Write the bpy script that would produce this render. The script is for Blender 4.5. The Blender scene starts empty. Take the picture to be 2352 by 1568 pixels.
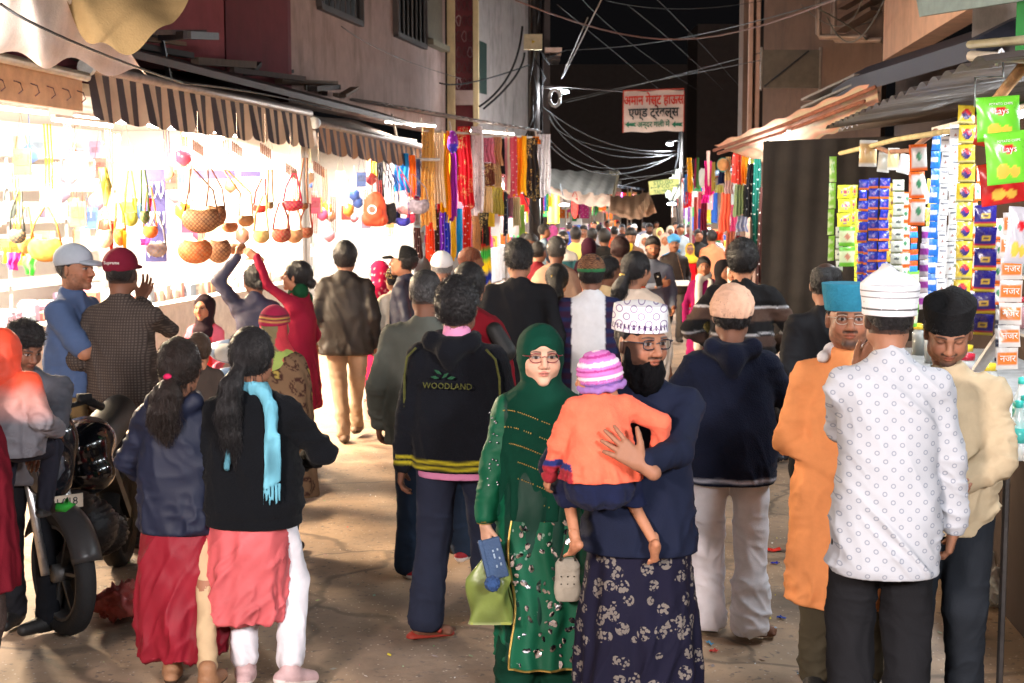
import bpy, math, random
import numpy as np
from mathutils import Vector, Matrix
random.seed(7); rng = np.random.default_rng(7)
SC = bpy.context.scene; COL = SC.collection
R = math.radians
# ------------------------------------------------------------------ camera, sky, exposure
FPX, PITCH, CAMZ = 3266.7, R(5.70), 2.05
cam = bpy.data.objects.new('camera', bpy.data.cameras.new('camera')); COL.objects.link(cam)
cam.location = (0, 0, CAMZ); cam.rotation_euler = (R(90) - PITCH, 0, 0)
cam.data.lens = 50; cam.data.sensor_width = 36; cam.data.clip_end = 600; cam.data.clip_start = .05
cam.data.dof.use_dof = True; cam.data.dof.focus_distance = 5.6; cam.data.dof.aperture_fstop = 8.0
SC.camera = cam
W = bpy.data.worlds.new('World'); SC.world = W; W.use_nodes = True
wn = W.node_tree; bg = wn.nodes['Background']
bg.inputs[0].default_value = (.95, .9, 1.0, 1); bg.inputs[1].default_value = .004
SC.view_settings.view_transform = 'Standard'; SC.view_settings.look = 'None'; SC.view_settings.exposure = 0; SC.view_settings.gamma = 1
SC.render.engine = 'CYCLES'; SC.cycles.use_denoising = True; SC.cycles.max_bounces = 6; SC.cycles.diffuse_bounces = 3
SC.cycles.glossy_bounces = 2; SC.cycles.transmission_bounces = 4; SC.cycles.transparent_max_bounces = 6; SC.cycles.sample_clamp_indirect = 4
SC.cycles.caustics_reflective = False; SC.cycles.caustics_refractive = False
sun = bpy.data.objects.new('night_glow', bpy.data.lights.new('night_glow', 'SUN')); COL.objects.link(sun)
sun.data.energy = .50; sun.data.angle = R(40); sun.data.color = (1, .93, .90); sun.rotation_euler = (R(52), 0, R(-14))
# ------------------------------------------------------------------ helpers
def at(u, v, Y):
    """point of the street at distance Y seen at (u, v) of a 2352 x 1568 picture"""
    a, b = u - 1176, 784 - v
    dy = b * math.sin(PITCH) + FPX * math.cos(PITCH); dz = b * math.cos(PITCH) - FPX * math.sin(PITCH)
    t = Y / dy
    return Vector((a * t, Y, CAMZ + dz * t))
def YS(s): return FPX / s
def S(r, g, b):
    f = lambda c: (c / 255) / 12.92 if c <= 10 else ((c / 255 + .055) / 1.055) ** 2.4
    return (f(r), f(g), f(b))
def tag(o, label=None, cat=None, group=None, kind=None):
    if label: o['label'] = label
    if cat: o['category'] = cat
    if group: o['group'] = group
    if kind: o['kind'] = kind
    return o
def thing(name, label, cat, loc=(0, 0, 0), rz=0, group=None, scale=1):
    o = bpy.data.objects.new(name, None); COL.objects.link(o); o.empty_display_size = .1
    o.location = loc; o.rotation_euler = (0, 0, rz); o.scale = (scale,) * 3
    return tag(o, label, cat, group)
def link(name, me, parent=None, mats=()):
    for m in mats: me.materials.append(m)
    o = bpy.data.objects.new(name, me); COL.objects.link(o)
    if parent is not None: o.parent = parent
    return o
def mesh_np(V, F, smooth=True, col=None, mi=None):
    """V (n,3), F list of equal-length arrays or (m,k) array"""
    V = np.asarray(V, np.float32); F = np.asarray(F, np.int32); m, k = F.shape
    me = bpy.data.meshes.new('m'); me.vertices.add(len(V)); me.vertices.foreach_set('co', V.ravel())
    me.loops.add(m * k); me.loops.foreach_set('vertex_index', F.ravel())
    me.polygons.add(m); me.polygons.foreach_set('loop_start', np.arange(m, dtype=np.int32) * k)
    me.update(calc_edges=True)
    me.polygons.foreach_set('use_smooth', np.full(m, smooth))
    if mi is not None: me.polygons.foreach_set('material_index', np.asarray(mi, np.int32))
    if col is not None:
        c = np.ones((len(V), 4), np.float32); c[:, :3] = col
        me.color_attributes.new('Col', 'FLOAT_COLOR', 'POINT').data.foreach_set('color', c.ravel())
    return me
# noise ------------------------------------------------------------
def _h(i, j, k, seed):
    n = (i.astype(np.uint32) * np.uint32(374761393) + j.astype(np.uint32) * np.uint32(668265263) + k.astype(np.uint32) * np.uint32(2246822519) + np.uint32(seed * 3266489917 % 4294967296))
    n = (n ^ (n >> np.uint32(13))) * np.uint32(1274126177); n ^= n >> np.uint32(16)
    return (n & np.uint32(0xffffff)).astype(np.float32) / np.float32(0xffffff)
def vn(P, seed=0):
    P = np.asarray(P, np.float32) + 100; I = np.floor(P).astype(np.int64); f = P - I; f = f * f * (3 - 2 * f); r = 0
    for a in (0, 1):
        for b in (0, 1):
            for c in (0, 1):
                w = (f[:, 0] if a else 1 - f[:, 0]) * (f[:, 1] if b else 1 - f[:, 1]) * (f[:, 2] if c else 1 - f[:, 2])
                r = r + w * _h(I[:, 0] + a, I[:, 1] + b, I[:, 2] + c, seed)
    return r * 2 - 1
def fbm(P, seed=0, o=3):
    r = 0; a = 1
    for q in range(o): r = r + a * vn(P * 2 ** q, seed + q); a *= .5
    return r
def folds(P, f=(9, 9, 4), seed=0, tilt=0):
    """sharp cloth folds, mostly along z; tilt leans them sideways"""
    Q = np.stack([(P[:, 0] + tilt * P[:, 2]) * f[0], P[:, 1] * f[1], P[:, 2] * f[2]], 1)
    Q = Q + .6 * vn(Q * .7, seed + 5)[:, None]
    a = (1 - np.abs(vn(Q, seed))) ** 3; b = (1 - np.abs(vn(Q * 2.1, seed + 1))) ** 3
    return (a * .7 + b * .4) * 1.5 - .75
# implicit surfaces ------------------------------------------------
def V3(*a): return np.array(a, np.float32)
class SDF:
    def __init__(s): s.ops = []; s.lo = V3(9, 9, 9); s.hi = -s.lo
    def _bb(s, lo, hi): s.lo = np.minimum(s.lo, lo); s.hi = np.maximum(s.hi, hi)
    def cap(s, a, b, ra, rb=None, k=.03):
        a = np.asarray(a, np.float32); b = np.asarray(b, np.float32); rb = ra if rb is None else rb; r = max(ra, rb)
        lo = np.minimum(a, b) - r; hi = np.maximum(a, b) + r; s._bb(lo, hi); s.ops.append(('cap', a, b, ra, rb, k, lo, hi)); return s
    def ell(s, c, r, k=.03, M=None, neg=False):
        c = np.asarray(c, np.float32); r = np.asarray(r, np.float32) if np.ndim(r) else V3(r, r, r)
        e = r if M is None else V3(*([float(max(r))] * 3)); lo, hi = c - e, c + e
        if not neg: s._bb(lo, hi)
        s.ops.append(('ell', c, r, None if M is None else np.asarray(M, np.float32), neg, k, lo, hi)); return s
    def prof(s, pts, k=.03, n=2.3, fold=None):
        """pts: (z, rx, ry, cx, cy) from low to high"""
        p = np.array([tuple(q) + (0,) * (5 - len(q)) for q in pts], np.float32)
        lo = V3((p[:, 3] - p[:, 1]).min(), (p[:, 4] - p[:, 2]).min(), p[0, 0]); hi = V3((p[:, 3] + p[:, 1]).max(), (p[:, 4] + p[:, 2]).max(), p[-1, 0])
        if fold: lo = lo - V3(fold[0], fold[0], 0); hi = hi + V3(fold[0], fold[0], 0)
        s._bb(lo, hi); s.ops.append(('prof', p, n, fold, None, k, lo, hi)); return s
    def cut(s, f): s.ops.append(('cut', f)); return s
    def mesh(s, res, pad=2):
        mk = max([op[-3] for op in s.ops if op[0] != 'cut'] + [0]) * .27; lo = s.lo - res * pad - mk; n = np.ceil((s.hi + mk - lo) / res).astype(int) + pad + 1
        ax = [lo[i] + res * np.arange(n[i], dtype=np.float32) for i in range(3)]
        D = np.full(tuple(n), .5, np.float32)
        for op in s.ops:
            if op[0] == 'cut':
                X, Y, Z = np.meshgrid(*ax, indexing='ij', sparse=True); D = np.maximum(D, op[1](X, Y, Z)).astype(np.float32); continue
            k, l, h = op[-3:]; m = k * 1.2 + res * 3
            i0 = np.maximum(np.floor((l - m - lo) / res).astype(int), 0); i1 = np.minimum(np.ceil((h + m - lo) / res).astype(int) + 1, n)
            if np.any(i1 <= i0): continue
            sl = tuple(slice(i0[q], i1[q]) for q in range(3))
            X, Y, Z = np.meshgrid(*[ax[q][sl[q]] for q in range(3)], indexing='ij', sparse=True)
            if op[0] == 'cap':
                a, b, ra, rb = op[1:5]; ba = b - a; L = max(float(ba @ ba), 1e-9)
                t = np.clip(((X - a[0]) * ba[0] + (Y - a[1]) * ba[1] + (Z - a[2]) * ba[2]) / L, 0, 1)
                d = np.sqrt((X - a[0] - t * ba[0]) ** 2 + (Y - a[1] - t * ba[1]) ** 2 + (Z - a[2] - t * ba[2]) ** 2) - (ra + (rb - ra) * t)
            elif op[0] == 'ell':
                c, r, M, neg = op[1:5]; x, y, z = X - c[0], Y - c[1], Z - c[2]
                if M is not None: x, y, z = (M[0, 0] * x + M[1, 0] * y + M[2, 0] * z, M[0, 1] * x + M[1, 1] * y + M[2, 1] * z, M[0, 2] * x + M[1, 2] * y + M[2, 2] * z)
                k0 = np.sqrt((x / r[0]) ** 2 + (y / r[1]) ** 2 + (z / r[2]) ** 2); k1 = np.sqrt((x / r[0] ** 2) ** 2 + (y / r[1] ** 2) ** 2 + (z / r[2] ** 2) ** 2)
                d = k0 * (k0 - 1) / np.maximum(k1, 1e-4)
                if neg:
                    cur = D[sl]; q = np.clip(.5 - .5 * (cur + d) / k, 0, 1); D[sl] = cur + (-d - cur) * q + k * q * (1 - q); continue
            else:
                p, nn, fold = op[1:4]; z1 = Z.ravel()
                rx, ry, cx, cy = [np.interp(z1, p[:, 0], p[:, q]).astype(np.float32)[None, None, :] for q in (1, 2, 3, 4)]
                x, y = X - cx, Y - cy
                if fold:
                    am, nf, ph, zt, zb = fold; th = np.arctan2(y / ry, x / rx); tz = np.clip((zt - Z) / (zt - zb), 0, 1)
                    g = np.sin(nf * th + ph + 1.5 * np.sin(2 * th + 5 * Z)) * .6 + .4 * np.sin(nf * 1.9 * th + 2 * ph); w = am * tz * g; rx = rx + w; ry = ry + w
                rho = (np.abs(x / rx) ** nn + np.abs(y / ry) ** nn) ** (1 / nn)
                d = (rho - 1) * np.minimum(rx, ry); d = np.maximum(d, np.maximum(p[0, 0] - Z, Z - p[-1, 0]))
            cur = D[sl]; q = np.clip(.5 + .5 * (cur - d) / k, 0, 1); D[sl] = cur + (d - cur) * q - k * q * (1 - q)
        return nets(D, lo, res)
def nets(D, lo, h):
    ins = D < 0
    c = [ins[a:ins.shape[0] - 1 + a, b:ins.shape[1] - 1 + b, e:ins.shape[2] - 1 + e] for a in (0, 1) for b in (0, 1) for e in (0, 1)]
    sm = sum(x.astype(np.int8) for x in c); act = (sm > 0) & (sm < 8)
    I = np.argwhere(act)
    if len(I) == 0: return np.zeros((0, 3), np.float32), np.zeros((0, 4), np.int32)
    idx = np.full(act.shape, -1, np.int32); idx[act] = np.arange(len(I))
    val = np.stack([D[I[:, 0] + a, I[:, 1] + b, I[:, 2] + e] for a in (0, 1) for b in (0, 1) for e in (0, 1)], 1)
    cor = np.array([(a, b, e) for a in (0, 1) for b in (0, 1) for e in (0, 1)], np.float32)
    P = np.zeros((len(I), 3), np.float32); cnt = np.zeros(len(I), np.float32)
    for i in range(8):
        for j in range(i + 1, 8):
            if np.abs(cor[i] - cor[j]).sum() != 1: continue
            a, b = val[:, i], val[:, j]; m = (a < 0) != (b < 0); t = np.where(m, a / np.where(m, a - b, 1), 0)
            P += np.where(m[:, None], cor[i] + t[:, None] * (cor[j] - cor[i]), 0); cnt += m
    V = (P / cnt[:, None] + I) * h + lo; Q = []
    for ax in range(3):
        u, w = (ax + 1) % 3, (ax + 2) % 3
        sl0 = [slice(1, -1)] * 3; sl1 = [slice(1, -1)] * 3; sl0[ax] = slice(0, -1); sl1[ax] = slice(1, None)
        a = ins[tuple(sl0)]; b = ins[tuple(sl1)]; E = np.argwhere(a != b)
        if len(E) == 0: continue
        st = a[tuple(E.T)]; G = E.copy(); G[:, u] += 1; G[:, w] += 1
        def cell(du, dw): g = G.copy(); g[:, u] -= du; g[:, w] -= dw; return idx[g[:, 0], g[:, 1], g[:, 2]]
        q = np.stack([cell(1, 1), cell(0, 1), cell(0, 0), cell(1, 0)], 1); q[~st] = q[~st][:, ::-1]; Q.append(q)
    F = np.concatenate(Q); return V.astype(np.float32), F[(F >= 0).all(1)]
def normals(V, F):
    n = np.cross(V[F[:, 2]] - V[F[:, 0]], V[F[:, 3]] - V[F[:, 1]]); N = np.zeros_like(V)
    for q in range(4):
        for a in range(3): N[:, a] += np.bincount(F[:, q], n[:, a], len(V))
    return N / np.maximum(np.linalg.norm(N, axis=1, keepdims=True), 1e-9)
def smoothV(V, F, it=1):
    for _ in range(it):
        A = np.zeros_like(V); c = np.zeros(len(V))
        for q in range(4):
            o = F[:, (q + 1) % 4]; c += np.bincount(F[:, q], minlength=len(V))
            for a in range(3): A[:, a] += np.bincount(F[:, q], V[o, a], len(V))
        V = V * .4 + .6 * A / np.maximum(c, 1)[:, None]
    return V.astype(np.float32)
def sdf_obj(name, sd, res, col, mat, parent=None, disp=None, sm=1, M=None, T=None):
    V, F = sd.mesh(res)
    if len(V) == 0: return None
    if sm: V = smoothV(V, F, sm)
    if disp is not None: V = V + normals(V, F) * disp(V)[:, None]
    C = col(V) if callable(col) else np.tile(np.array(col, np.float32), (len(V), 1))
    if M is not None: V = V @ np.asarray(M, np.float32).T + np.asarray(T, np.float32)
    return link(name, mesh_np(V, F, True, C), parent, [mat])
# materials --------------------------------------------------------
def nd(t, kind, **kw):
    n = t.nodes.new(kind)
    for k, v in kw.items():
        if k in n.inputs.keys(): n.inputs[k].default_value = v
        else: setattr(n, k, v)
    return n
MC = {}
def mat(name, col=None, rough=.8, bump=.0, bscale=60, vary=.12, vscale=8, metal=0, spec=.35, sheen=0, emit=None, es=0, trans=0, alpha=1, coords='Object', pattern=None, stretch=(1, 1, 1), coat=0, wrinkle=0, wscale=6, wst=(1, 1, .6)):
    """col None: colour from the mesh; every material gets grain, blotches and roughness variation"""
    if name in MC: return MC[name]
    m = bpy.data.materials.new(name); m.use_nodes = True; t = m.node_tree; b = t.nodes['Principled BSDF']; L = t.links.new
    tc = nd(t, 'ShaderNodeTexCoord'); mp = nd(t, 'ShaderNodeMapping'); mp.inputs['Scale'].default_value = stretch; L(tc.outputs[coords], mp.inputs[0])
    if col is None: src = nd(t, 'ShaderNodeAttribute', attribute_name='Col').outputs[0]
    else: src = nd(t, 'ShaderNodeRGB').outputs[0]; src.default_value = tuple(col) + (1,)
    if pattern: src = pattern(t, L, tc, src)
    n1 = nd(t, 'ShaderNodeTexNoise', Scale=vscale, Detail=5.0, Roughness=.65); L(mp.outputs[0], n1.inputs['Vector'])
    mr = nd(t, 'ShaderNodeMapRange'); mr.inputs[1].default_value = .3; mr.inputs[2].default_value = .7; mr.inputs[3].default_value = 1 - vary; mr.inputs[4].default_value = 1 + vary; L(n1.outputs[0], mr.inputs[0])
    mx = nd(t, 'ShaderNodeVectorMath', operation='SCALE'); L(src, mx.inputs[0]); L(mr.outputs[0], mx.inputs['Scale']); L(mx.outputs[0], b.inputs['Base Color'])
    mr2 = nd(t, 'ShaderNodeMapRange'); mr2.inputs[3].default_value = max(.02, rough - .1); mr2.inputs[4].default_value = min(1, rough + .1); L(n1.outputs[0], mr2.inputs[0]); L(mr2.outputs[0], b.inputs['Roughness'])
    b.inputs['Metallic'].default_value = metal; b.inputs['Specular IOR Level'].default_value = spec
    if coat: b.inputs['Coat Weight'].default_value = coat
    if sheen: b.inputs['Sheen Weight'].default_value = sheen; b.inputs['Sheen Roughness'].default_value = .5
    if trans: b.inputs['Transmission Weight'].default_value = trans
    if alpha < 1: b.inputs['Alpha'].default_value = alpha
    if emit is not None: b.inputs['Emission Color'].default_value = tuple(emit) + (1,); b.inputs['Emission Strength'].default_value = es
    if bump:
        n2 = nd(t, 'ShaderNodeTexNoise', Scale=bscale, Detail=3.0); L(mp.outputs[0], n2.inputs['Vector'])
        bp = nd(t, 'ShaderNodeBump', Strength=bump, Distance=.01); L(n2.outputs[0], bp.inputs['Height']); L(bp.outputs[0], b.inputs['Normal'])
    if wrinkle:
        m2 = nd(t, 'ShaderNodeMapping'); m2.inputs['Scale'].default_value = wst; m2.inputs['Rotation'].default_value = (.2, .5, 0); L(tc.outputs[coords], m2.inputs[0])
        n3 = nd(t, 'ShaderNodeTexNoise', Scale=wscale, Detail=2.5, Roughness=.5, Distortion=.9); n3.noise_type = 'RIDGED_MULTIFRACTAL'; L(m2.outputs[0], n3.inputs['Vector'])
        b3 = nd(t, 'ShaderNodeBump', Strength=min(wrinkle, 1), Distance=.05); L(n3.outputs[0], b3.inputs['Height']); L(b3.outputs[0], b.inputs['Normal'])
        if bump: L(b3.outputs[0], bp.inputs['Normal']); L(bp.outputs[0], b.inputs['Normal'])
    MC[name] = m; return m
# plain geometry ---------------------------------------------------
class MB:
    """collects boxes, bars, tubes, quads; build() makes one mesh"""
    def __init__(s): s.v = []; s.f = []; s.c = []; s.cc = (.5, .5, .5)
    def col(s, *c): s.cc = c[0] if len(c) == 1 else c; return s
    def add(s, vs, fs):
        o = len(s.v); s.v += [tuple(x) for x in vs]; s.c += [tuple(s.cc)] * len(vs); s.f += [tuple(i + o for i in q) for q in fs]; return s
    def box(s, c, d, M=None):
        hx, hy, hz = d[0] / 2, d[1] / 2, d[2] / 2; P = [Vector((x, y, z)) for x in (-hx, hx) for y in (-hy, hy) for z in (-hz, hz)]
        if M is not None: P = [M @ p for p in P]
        return s.add([p + Vector(c) for p in P], [(0, 1, 3, 2), (4, 6, 7, 5), (0, 4, 5, 1), (2, 3, 7, 6), (0, 2, 6, 4), (1, 5, 7, 3)])
    def bar(s, a, b, w, h=None):
        a, b = Vector(a), Vector(b); h = h or w; d = (b - a); L = d.length; M = d.to_track_quat('X', 'Z').to_matrix()
        return s.box((a + b) / 2, (L, w, h), M)
    def tube(s, pts, r, n=6):
        pts = [Vector(p) for p in pts]; rr = r if isinstance(r, (list, tuple)) else [r] * len(pts); V = []; Fc = []
        for i, p in enumerate(pts):
            d = (pts[min(i + 1, len(pts) - 1)] - pts[max(i - 1, 0)]); d = d.normalized() if d.length > 1e-9 else Vector((0, 0, 1)); q = d.to_track_quat('Z', 'Y').to_matrix()
            for k in range(n): a = 2 * math.pi * k / n; V.append(p + q @ Vector((math.cos(a) * rr[i], math.sin(a) * rr[i], 0)))
        for i in range(len(pts) - 1):
            for k in range(n): Fc.append((i * n + k, i * n + (k + 1) % n, (i + 1) * n + (k + 1) % n, (i + 1) * n + k))
        Fc.append(tuple(range(n))[::-1]); Fc.append(tuple((len(pts) - 1) * n + k for k in range(n))); return s.add(V, Fc)
    def lathe(s, c, prof, n=12, M=None):
        V = []; Fc = []
        for r, z in prof:
            for k in range(n):
                a = 2 * math.pi * k / n; p = Vector((r * math.cos(a), r * math.sin(a), z)); V.append((M @ p if M is not None else p) + Vector(c))
        for i in range(len(prof) - 1):
            for k in range(n): Fc.append((i * n + k, i * n + (k + 1) % n, (i + 1) * n + (k + 1) % n, (i + 1) * n + k))
        Fc.append(tuple(range(n))[::-1]); Fc.append(tuple((len(prof) - 1) * n + k for k in range(n))); return s.add(V, Fc)
    def quad(s, a, b, c, d): return s.add([a, b, c, d], [(0, 1, 2, 3)])
    def build(s, name, m, parent=None, smooth=False):
        me = bpy.data.meshes.new(name); me.from_pydata(s.v, [], s.f); me.update()
        if smooth: me.polygons.foreach_set('use_smooth', np.full(len(me.polygons), True))
        a = me.color_attributes.new('Col', 'FLOAT_COLOR', 'POINT'); c = np.ones((len(s.v), 4), np.float32); c[:, :3] = np.array(s.c); a.data.foreach_set('color', c.ravel())
        return link(name, me, parent, [m])
def grid_obj(name, fn, nu, nv, m, parent=None, col=None, smooth=True):
    """fn(U, V) -> (n,3); U, V in 0..1"""
    U, Vv = np.meshgrid(np.linspace(0, 1, nu + 1), np.linspace(0, 1, nv + 1), indexing='ij'); U = U.ravel(); Vv = Vv.ravel()
    P = fn(U, Vv); i = np.arange((nu + 1) * (nv + 1)).reshape(nu + 1, nv + 1)
    F = np.stack([i[:-1, :-1].ravel(), i[1:, :-1].ravel(), i[1:, 1:].ravel(), i[:-1, 1:].ravel()], 1)
    C = None if col is None else (col(U, Vv) if callable(col) else np.tile(np.array(col), (len(U), 1)))
    return link(name, mesh_np(P, F, smooth, C), parent, [m])
def lerp3(a, b, t): return np.asarray(a)[None] + (np.asarray(b) - np.asarray(a))[None] * t[:, None]
# ------------------------------------------------------------------ people
M_SKIN = mat('skin', None, .55, .12, 180, .08, 14, spec=.3)
M_HAIR = mat('hair', None, .42, .9, 45, .55, 40, spec=.4, stretch=(7, 7, .7))
M_KNIT = mat('knit_cloth', None, .95, .5, 150, .12, 10, spec=.1, sheen=.04, wrinkle=.35, wscale=4)
M_WOVEN = mat('woven_cloth', None, .88, .22, 260, .10, 7, spec=.15, wrinkle=.6, wscale=5)
M_SATIN = mat('satin_cloth', None, .6, .12, 200, .12, 6, spec=.3, wrinkle=.8, wscale=5)
M_LEATHER = mat('leather', None, .55, .3, 120, .18, 9, spec=.3)
M_PLAST = mat('shiny_plastic', None, .28, .06, 40, .06, 5, spec=.5)
M_LENS = mat('clear_lens', (.02, .02, .02), .05, 0, vary=0, spec=.8, alpha=.10)
M_GOLD = mat('gilt_metal', (.62, .42, .12), .35, .2, 300, .1, 20, metal=.9)
SK = dict(fair=S(214, 168, 142), tan=S(172, 118, 88), brown=S(152, 106, 82), dark=S(118, 80, 62), deep=S(78, 50, 38))
BLK = (.010, .009, .010)
def rotz(a): c, s = math.cos(a), math.sin(a); return np.array([[c, -s, 0], [s, c, 0], [0, 0, 1]], np.float32)
def rotx(a): c, s = math.cos(a), math.sin(a); return np.array([[1, 0, 0], [0, c, -s], [0, s, c]], np.float32)
def roty(a): c, s = math.cos(a), math.sin(a); return np.array([[c, 0, s], [0, 1, 0], [-s, 0, c]], np.float32)
def ik(Sh, T, a, b, hint):
    Sh, T, hint = np.array(Sh, float), np.array(T, float), np.array(hint, float); d = T - Sh; L = np.linalg.norm(d); L2 = min(max(L, abs(a - b) + .02), .995 * (a + b)); d = d / L
    x = (a * a - b * b + L2 * L2) / (2 * L2); h = math.sqrt(max(a * a - x * x, 0)); p = hint - d * (hint @ d); p /= max(np.linalg.norm(p), 1e-6)
    return Sh + d * x + p * h, Sh + d * L2
def unit(v): v = np.array(v, float); l = np.linalg.norm(v); return v / l if l > 1e-6 else np.array([0, 0, 1.])
def hand_sdf(Wp, d, n, t, curl=.4, spread=0, k=1.0, thumb=.5):
    """wrist, finger direction, back-of-hand normal, thumb side"""
    d = unit(d); n = unit(n); n = n if abs(n @ d) < .95 else np.array([-d[1], d[0], .3 - d[2]]); n = unit(n - d * (n @ d)); t = unit(t); t = t if abs(np.cross(t, n) @ d) > .1 else np.cross(n, d) * (1 if t[2] >= 0 else -1); t = unit(np.array(t, float) - d * (np.array(t, float) @ d) - n * (np.array(t, float) @ n)); s = SDF(); Wp = np.array(Wp, float)
    s.cap(Wp - d * .05 * k, Wp + d * .01 * k, .027 * k, .026 * k, .01)
    offs = (.030, .010, -.010, -.028); ln = (.070, .079, .073, .056); bl = (.088, .092, .087, .080)
    for i in range(4):
        b = Wp + d * bl[i] * k + t * offs[i] * k
        s.cap(Wp + d * .015 * k + t * offs[i] * .55 * k, b, .017 * k, .0125 * k, .012)
        dd = unit(d + t * spread * (1.5 - i) * .22); p = b; a = 0; c = curl[i] if isinstance(curl, (tuple, list)) else curl
        for j, (fr, bend) in enumerate(((.45, 60), (.31, 75), (.24, 45))):
            a += R(bend) * c; q = p + (dd * math.cos(a) - n * math.sin(a)) * ln[i] * fr * k
            s.cap(p, q, (.0098, .0088, .0079)[j] * k, (.0088, .0079, .0068)[j] * k, .0025); p = q
    b = Wp + d * .022 * k + t * .024 * k; dd = unit(d * .75 + t * (.35 + .65 * thumb) - n * .25); q = b + dd * .042 * k; s.cap(b, q, .0165 * k, .012 * k, .012)
    d2 = unit(dd + d * .3 * thumb - n * .3 * (1 - thumb)); q2 = q + d2 * .030 * k; s.cap(q, q2, .0115 * k, .010 * k, .004); s.cap(q2, q2 + unit(d2 - n * .2) * .022 * k, .010 * k, .0075 * k, .003)
    return s
def head_sdf(o):
    f = o.get('fem', 0); j = 1 - .12 * f; s = SDF()
    s.ell((0, -.014, .022), (.076, .097, .092)); s.ell((0, .026, -.035), (.058 * (1 + .06 * f), .066, .080 - .004 * f), k=.035)
    s.ell((0, .074, -.100), (.024 * j, .018, .017), k=.03)
    for x in (-1, 1):
        s.ell((x * .048 * j, .014, -.072), (.020, .030, .024), k=.04)
        s.ell((x * (.036 + .004 * f), .064, -.034), (.022 + .003 * f, .020, .022 + .003 * f), k=.03)
        s.cap((x * .012, .091, .018), (x * .044, .076, .020), .010 * j, .009 * j, .016)
    for x in (-1, 1): s.ell((x * .031, .099, .000), (.017, .016, .012), k=.012, neg=True)
    for x in (-1, 1): s.ell((x * .031, .0755, .001), (.0155, .0145, .0135), k=.003)
    s.cap((0, .090, .010), (0, .112, -.032), .0085, .0125 * j, .014)
    for x in (-1, 1): s.ell((x * .0125, .101, -.037), (.0085, .010, .008), k=.008)
    s.ell((0, .088, -.0575), (.022, .0135, .0058), k=.007); s.ell((0, .0865, -.069), (.018, .0140, .0065), k=.007)
    if not o.get('noears'):
        for x in (-1, 1): s.ell((x * .078, -.008, -.012), (.0085, .020, .031), k=.008, M=rotz(x * R(-22)))
    s.cap((0, -.018, -.06), (0, -.034, -.13), .055 * (1 - .12 * f), .052 * (1 - .12 * f), .03)
    return s
def face_col(P, o, skin, hc):
    x, y, z = P[:, 0], P[:, 1], P[:, 2]; C = np.tile(np.array(skin, np.float32), (len(P), 1))
    def mix(m, c, a=1.0):
        w = (np.clip(m, 0, 1) * a)[:, None]; C[:] = C * (1 - w) + np.array(c, np.float32) * w
    ax = np.abs(x); fr = y > .03; sk = np.array(skin)
    mix(np.exp(-((ax - .042) ** 2 + (z + .03) ** 2) / .0005) * fr, sk * (1.12, .82, .8), .5)
    mix(np.exp(-(x ** 2 + (z + .035) ** 2) / .0002) * (y > .09), sk * (1.1, .85, .8), .5)
    mix(np.exp(-((ax - .031) ** 2 / .0004 + (z + .004) ** 2 / .0003)) * fr, sk * (.62, .55, .55), .55)
    mix((z > .062 + 1.1 * x * x * 4) * (y > 0) + (z > .055) * (y <= 0) + ((y < -.01) & (z > -.055)), hc, o.get('scalp', .85))
    bd = o.get('beard', '')
    if bd:
        n = fbm(P * 90, 3, 2) * .5 + .6; jaw = np.clip((-.043 - z + .35 * np.clip(.075 - ax, -.1, .05) * 0) / .015, 0, 1); side = np.clip((ax - .050) / .012, 0, 1) * (z < .0) * (y > -.005)
        mou = np.exp(-((z + .048) / .006) ** 2) * (ax < .030) * (y > .06)
        full = np.clip(jaw * np.clip((ax + (-z - .060) * 1.6 - .026) / .012, 0, 1) + side, 0, 1) * (y > -.015)
        if bd == 'full': mix(np.clip(full + mou, 0, 1), hc, .85)
        elif bd == 'stubble': mix(np.clip(full + mou, 0, 1) * n * (z < -.03), hc, .42)
        elif bd == 'goatee': mix(np.clip(mou * 1.2 + np.exp(-((z + .095) / .016) ** 2) * (ax < .03) * (y > .05), 0, 1), hc, .85); mix(full * n, hc, .45)
        elif bd == 'moustache': mix(np.clip(mou * 1.3, 0, 1), hc, .85)
    lip = (1 - (x / .0235) ** 2); lm = (lip > 0) & (y > .075)
    mix(lm * np.clip((lip * .0125 - np.abs(z + .0635)) / .002, 0, 1), o.get('lip', tuple(sk * (.82, .50, .50))), .85)
    mix(lm * (np.abs(z + .0632) < .0017 * (lip + .2)), sk * (.2, .14, .14), .8)
    ez = .0005; op = o.get('eyes', .78)
    for q in (-1, 1):
        dx = (x - q * .031); e = (dx / .0150) ** 2 + ((z - ez) / (.0066 * op + .0008)) ** 2; m = fr & (y > .06)
        if op < .35: mix(m * np.exp(-((z - ez + .002 - dx * dx * 12) / .002) ** 2) * (np.abs(dx) < .016), BLK, .9); continue
        mix(m * (e < 1.75) * (z > ez), BLK, .88); mix(m * (e < 1.0), (.30, .27, .26)); mix(m * (((dx - q * 0) ** 2 + (z - ez - .0005) ** 2) < .0070 ** 2) * (e < 1.05), (.018, .010, .008))
    bx = ax - .032; bz = z - (.0235 - 7 * bx * bx); mix(fr * np.clip((.0048 - np.abs(bz) - .09 * np.clip(bx, 0, 1)) / .002, 0, 1) * (np.abs(bx) < .0205), np.array(hc) * 1.0, .85)
    mix((np.abs(ax - .008) < .004) * (np.abs(z + .0445) < .0025) * (y > .09), sk * .2, .8)
    return C
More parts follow.
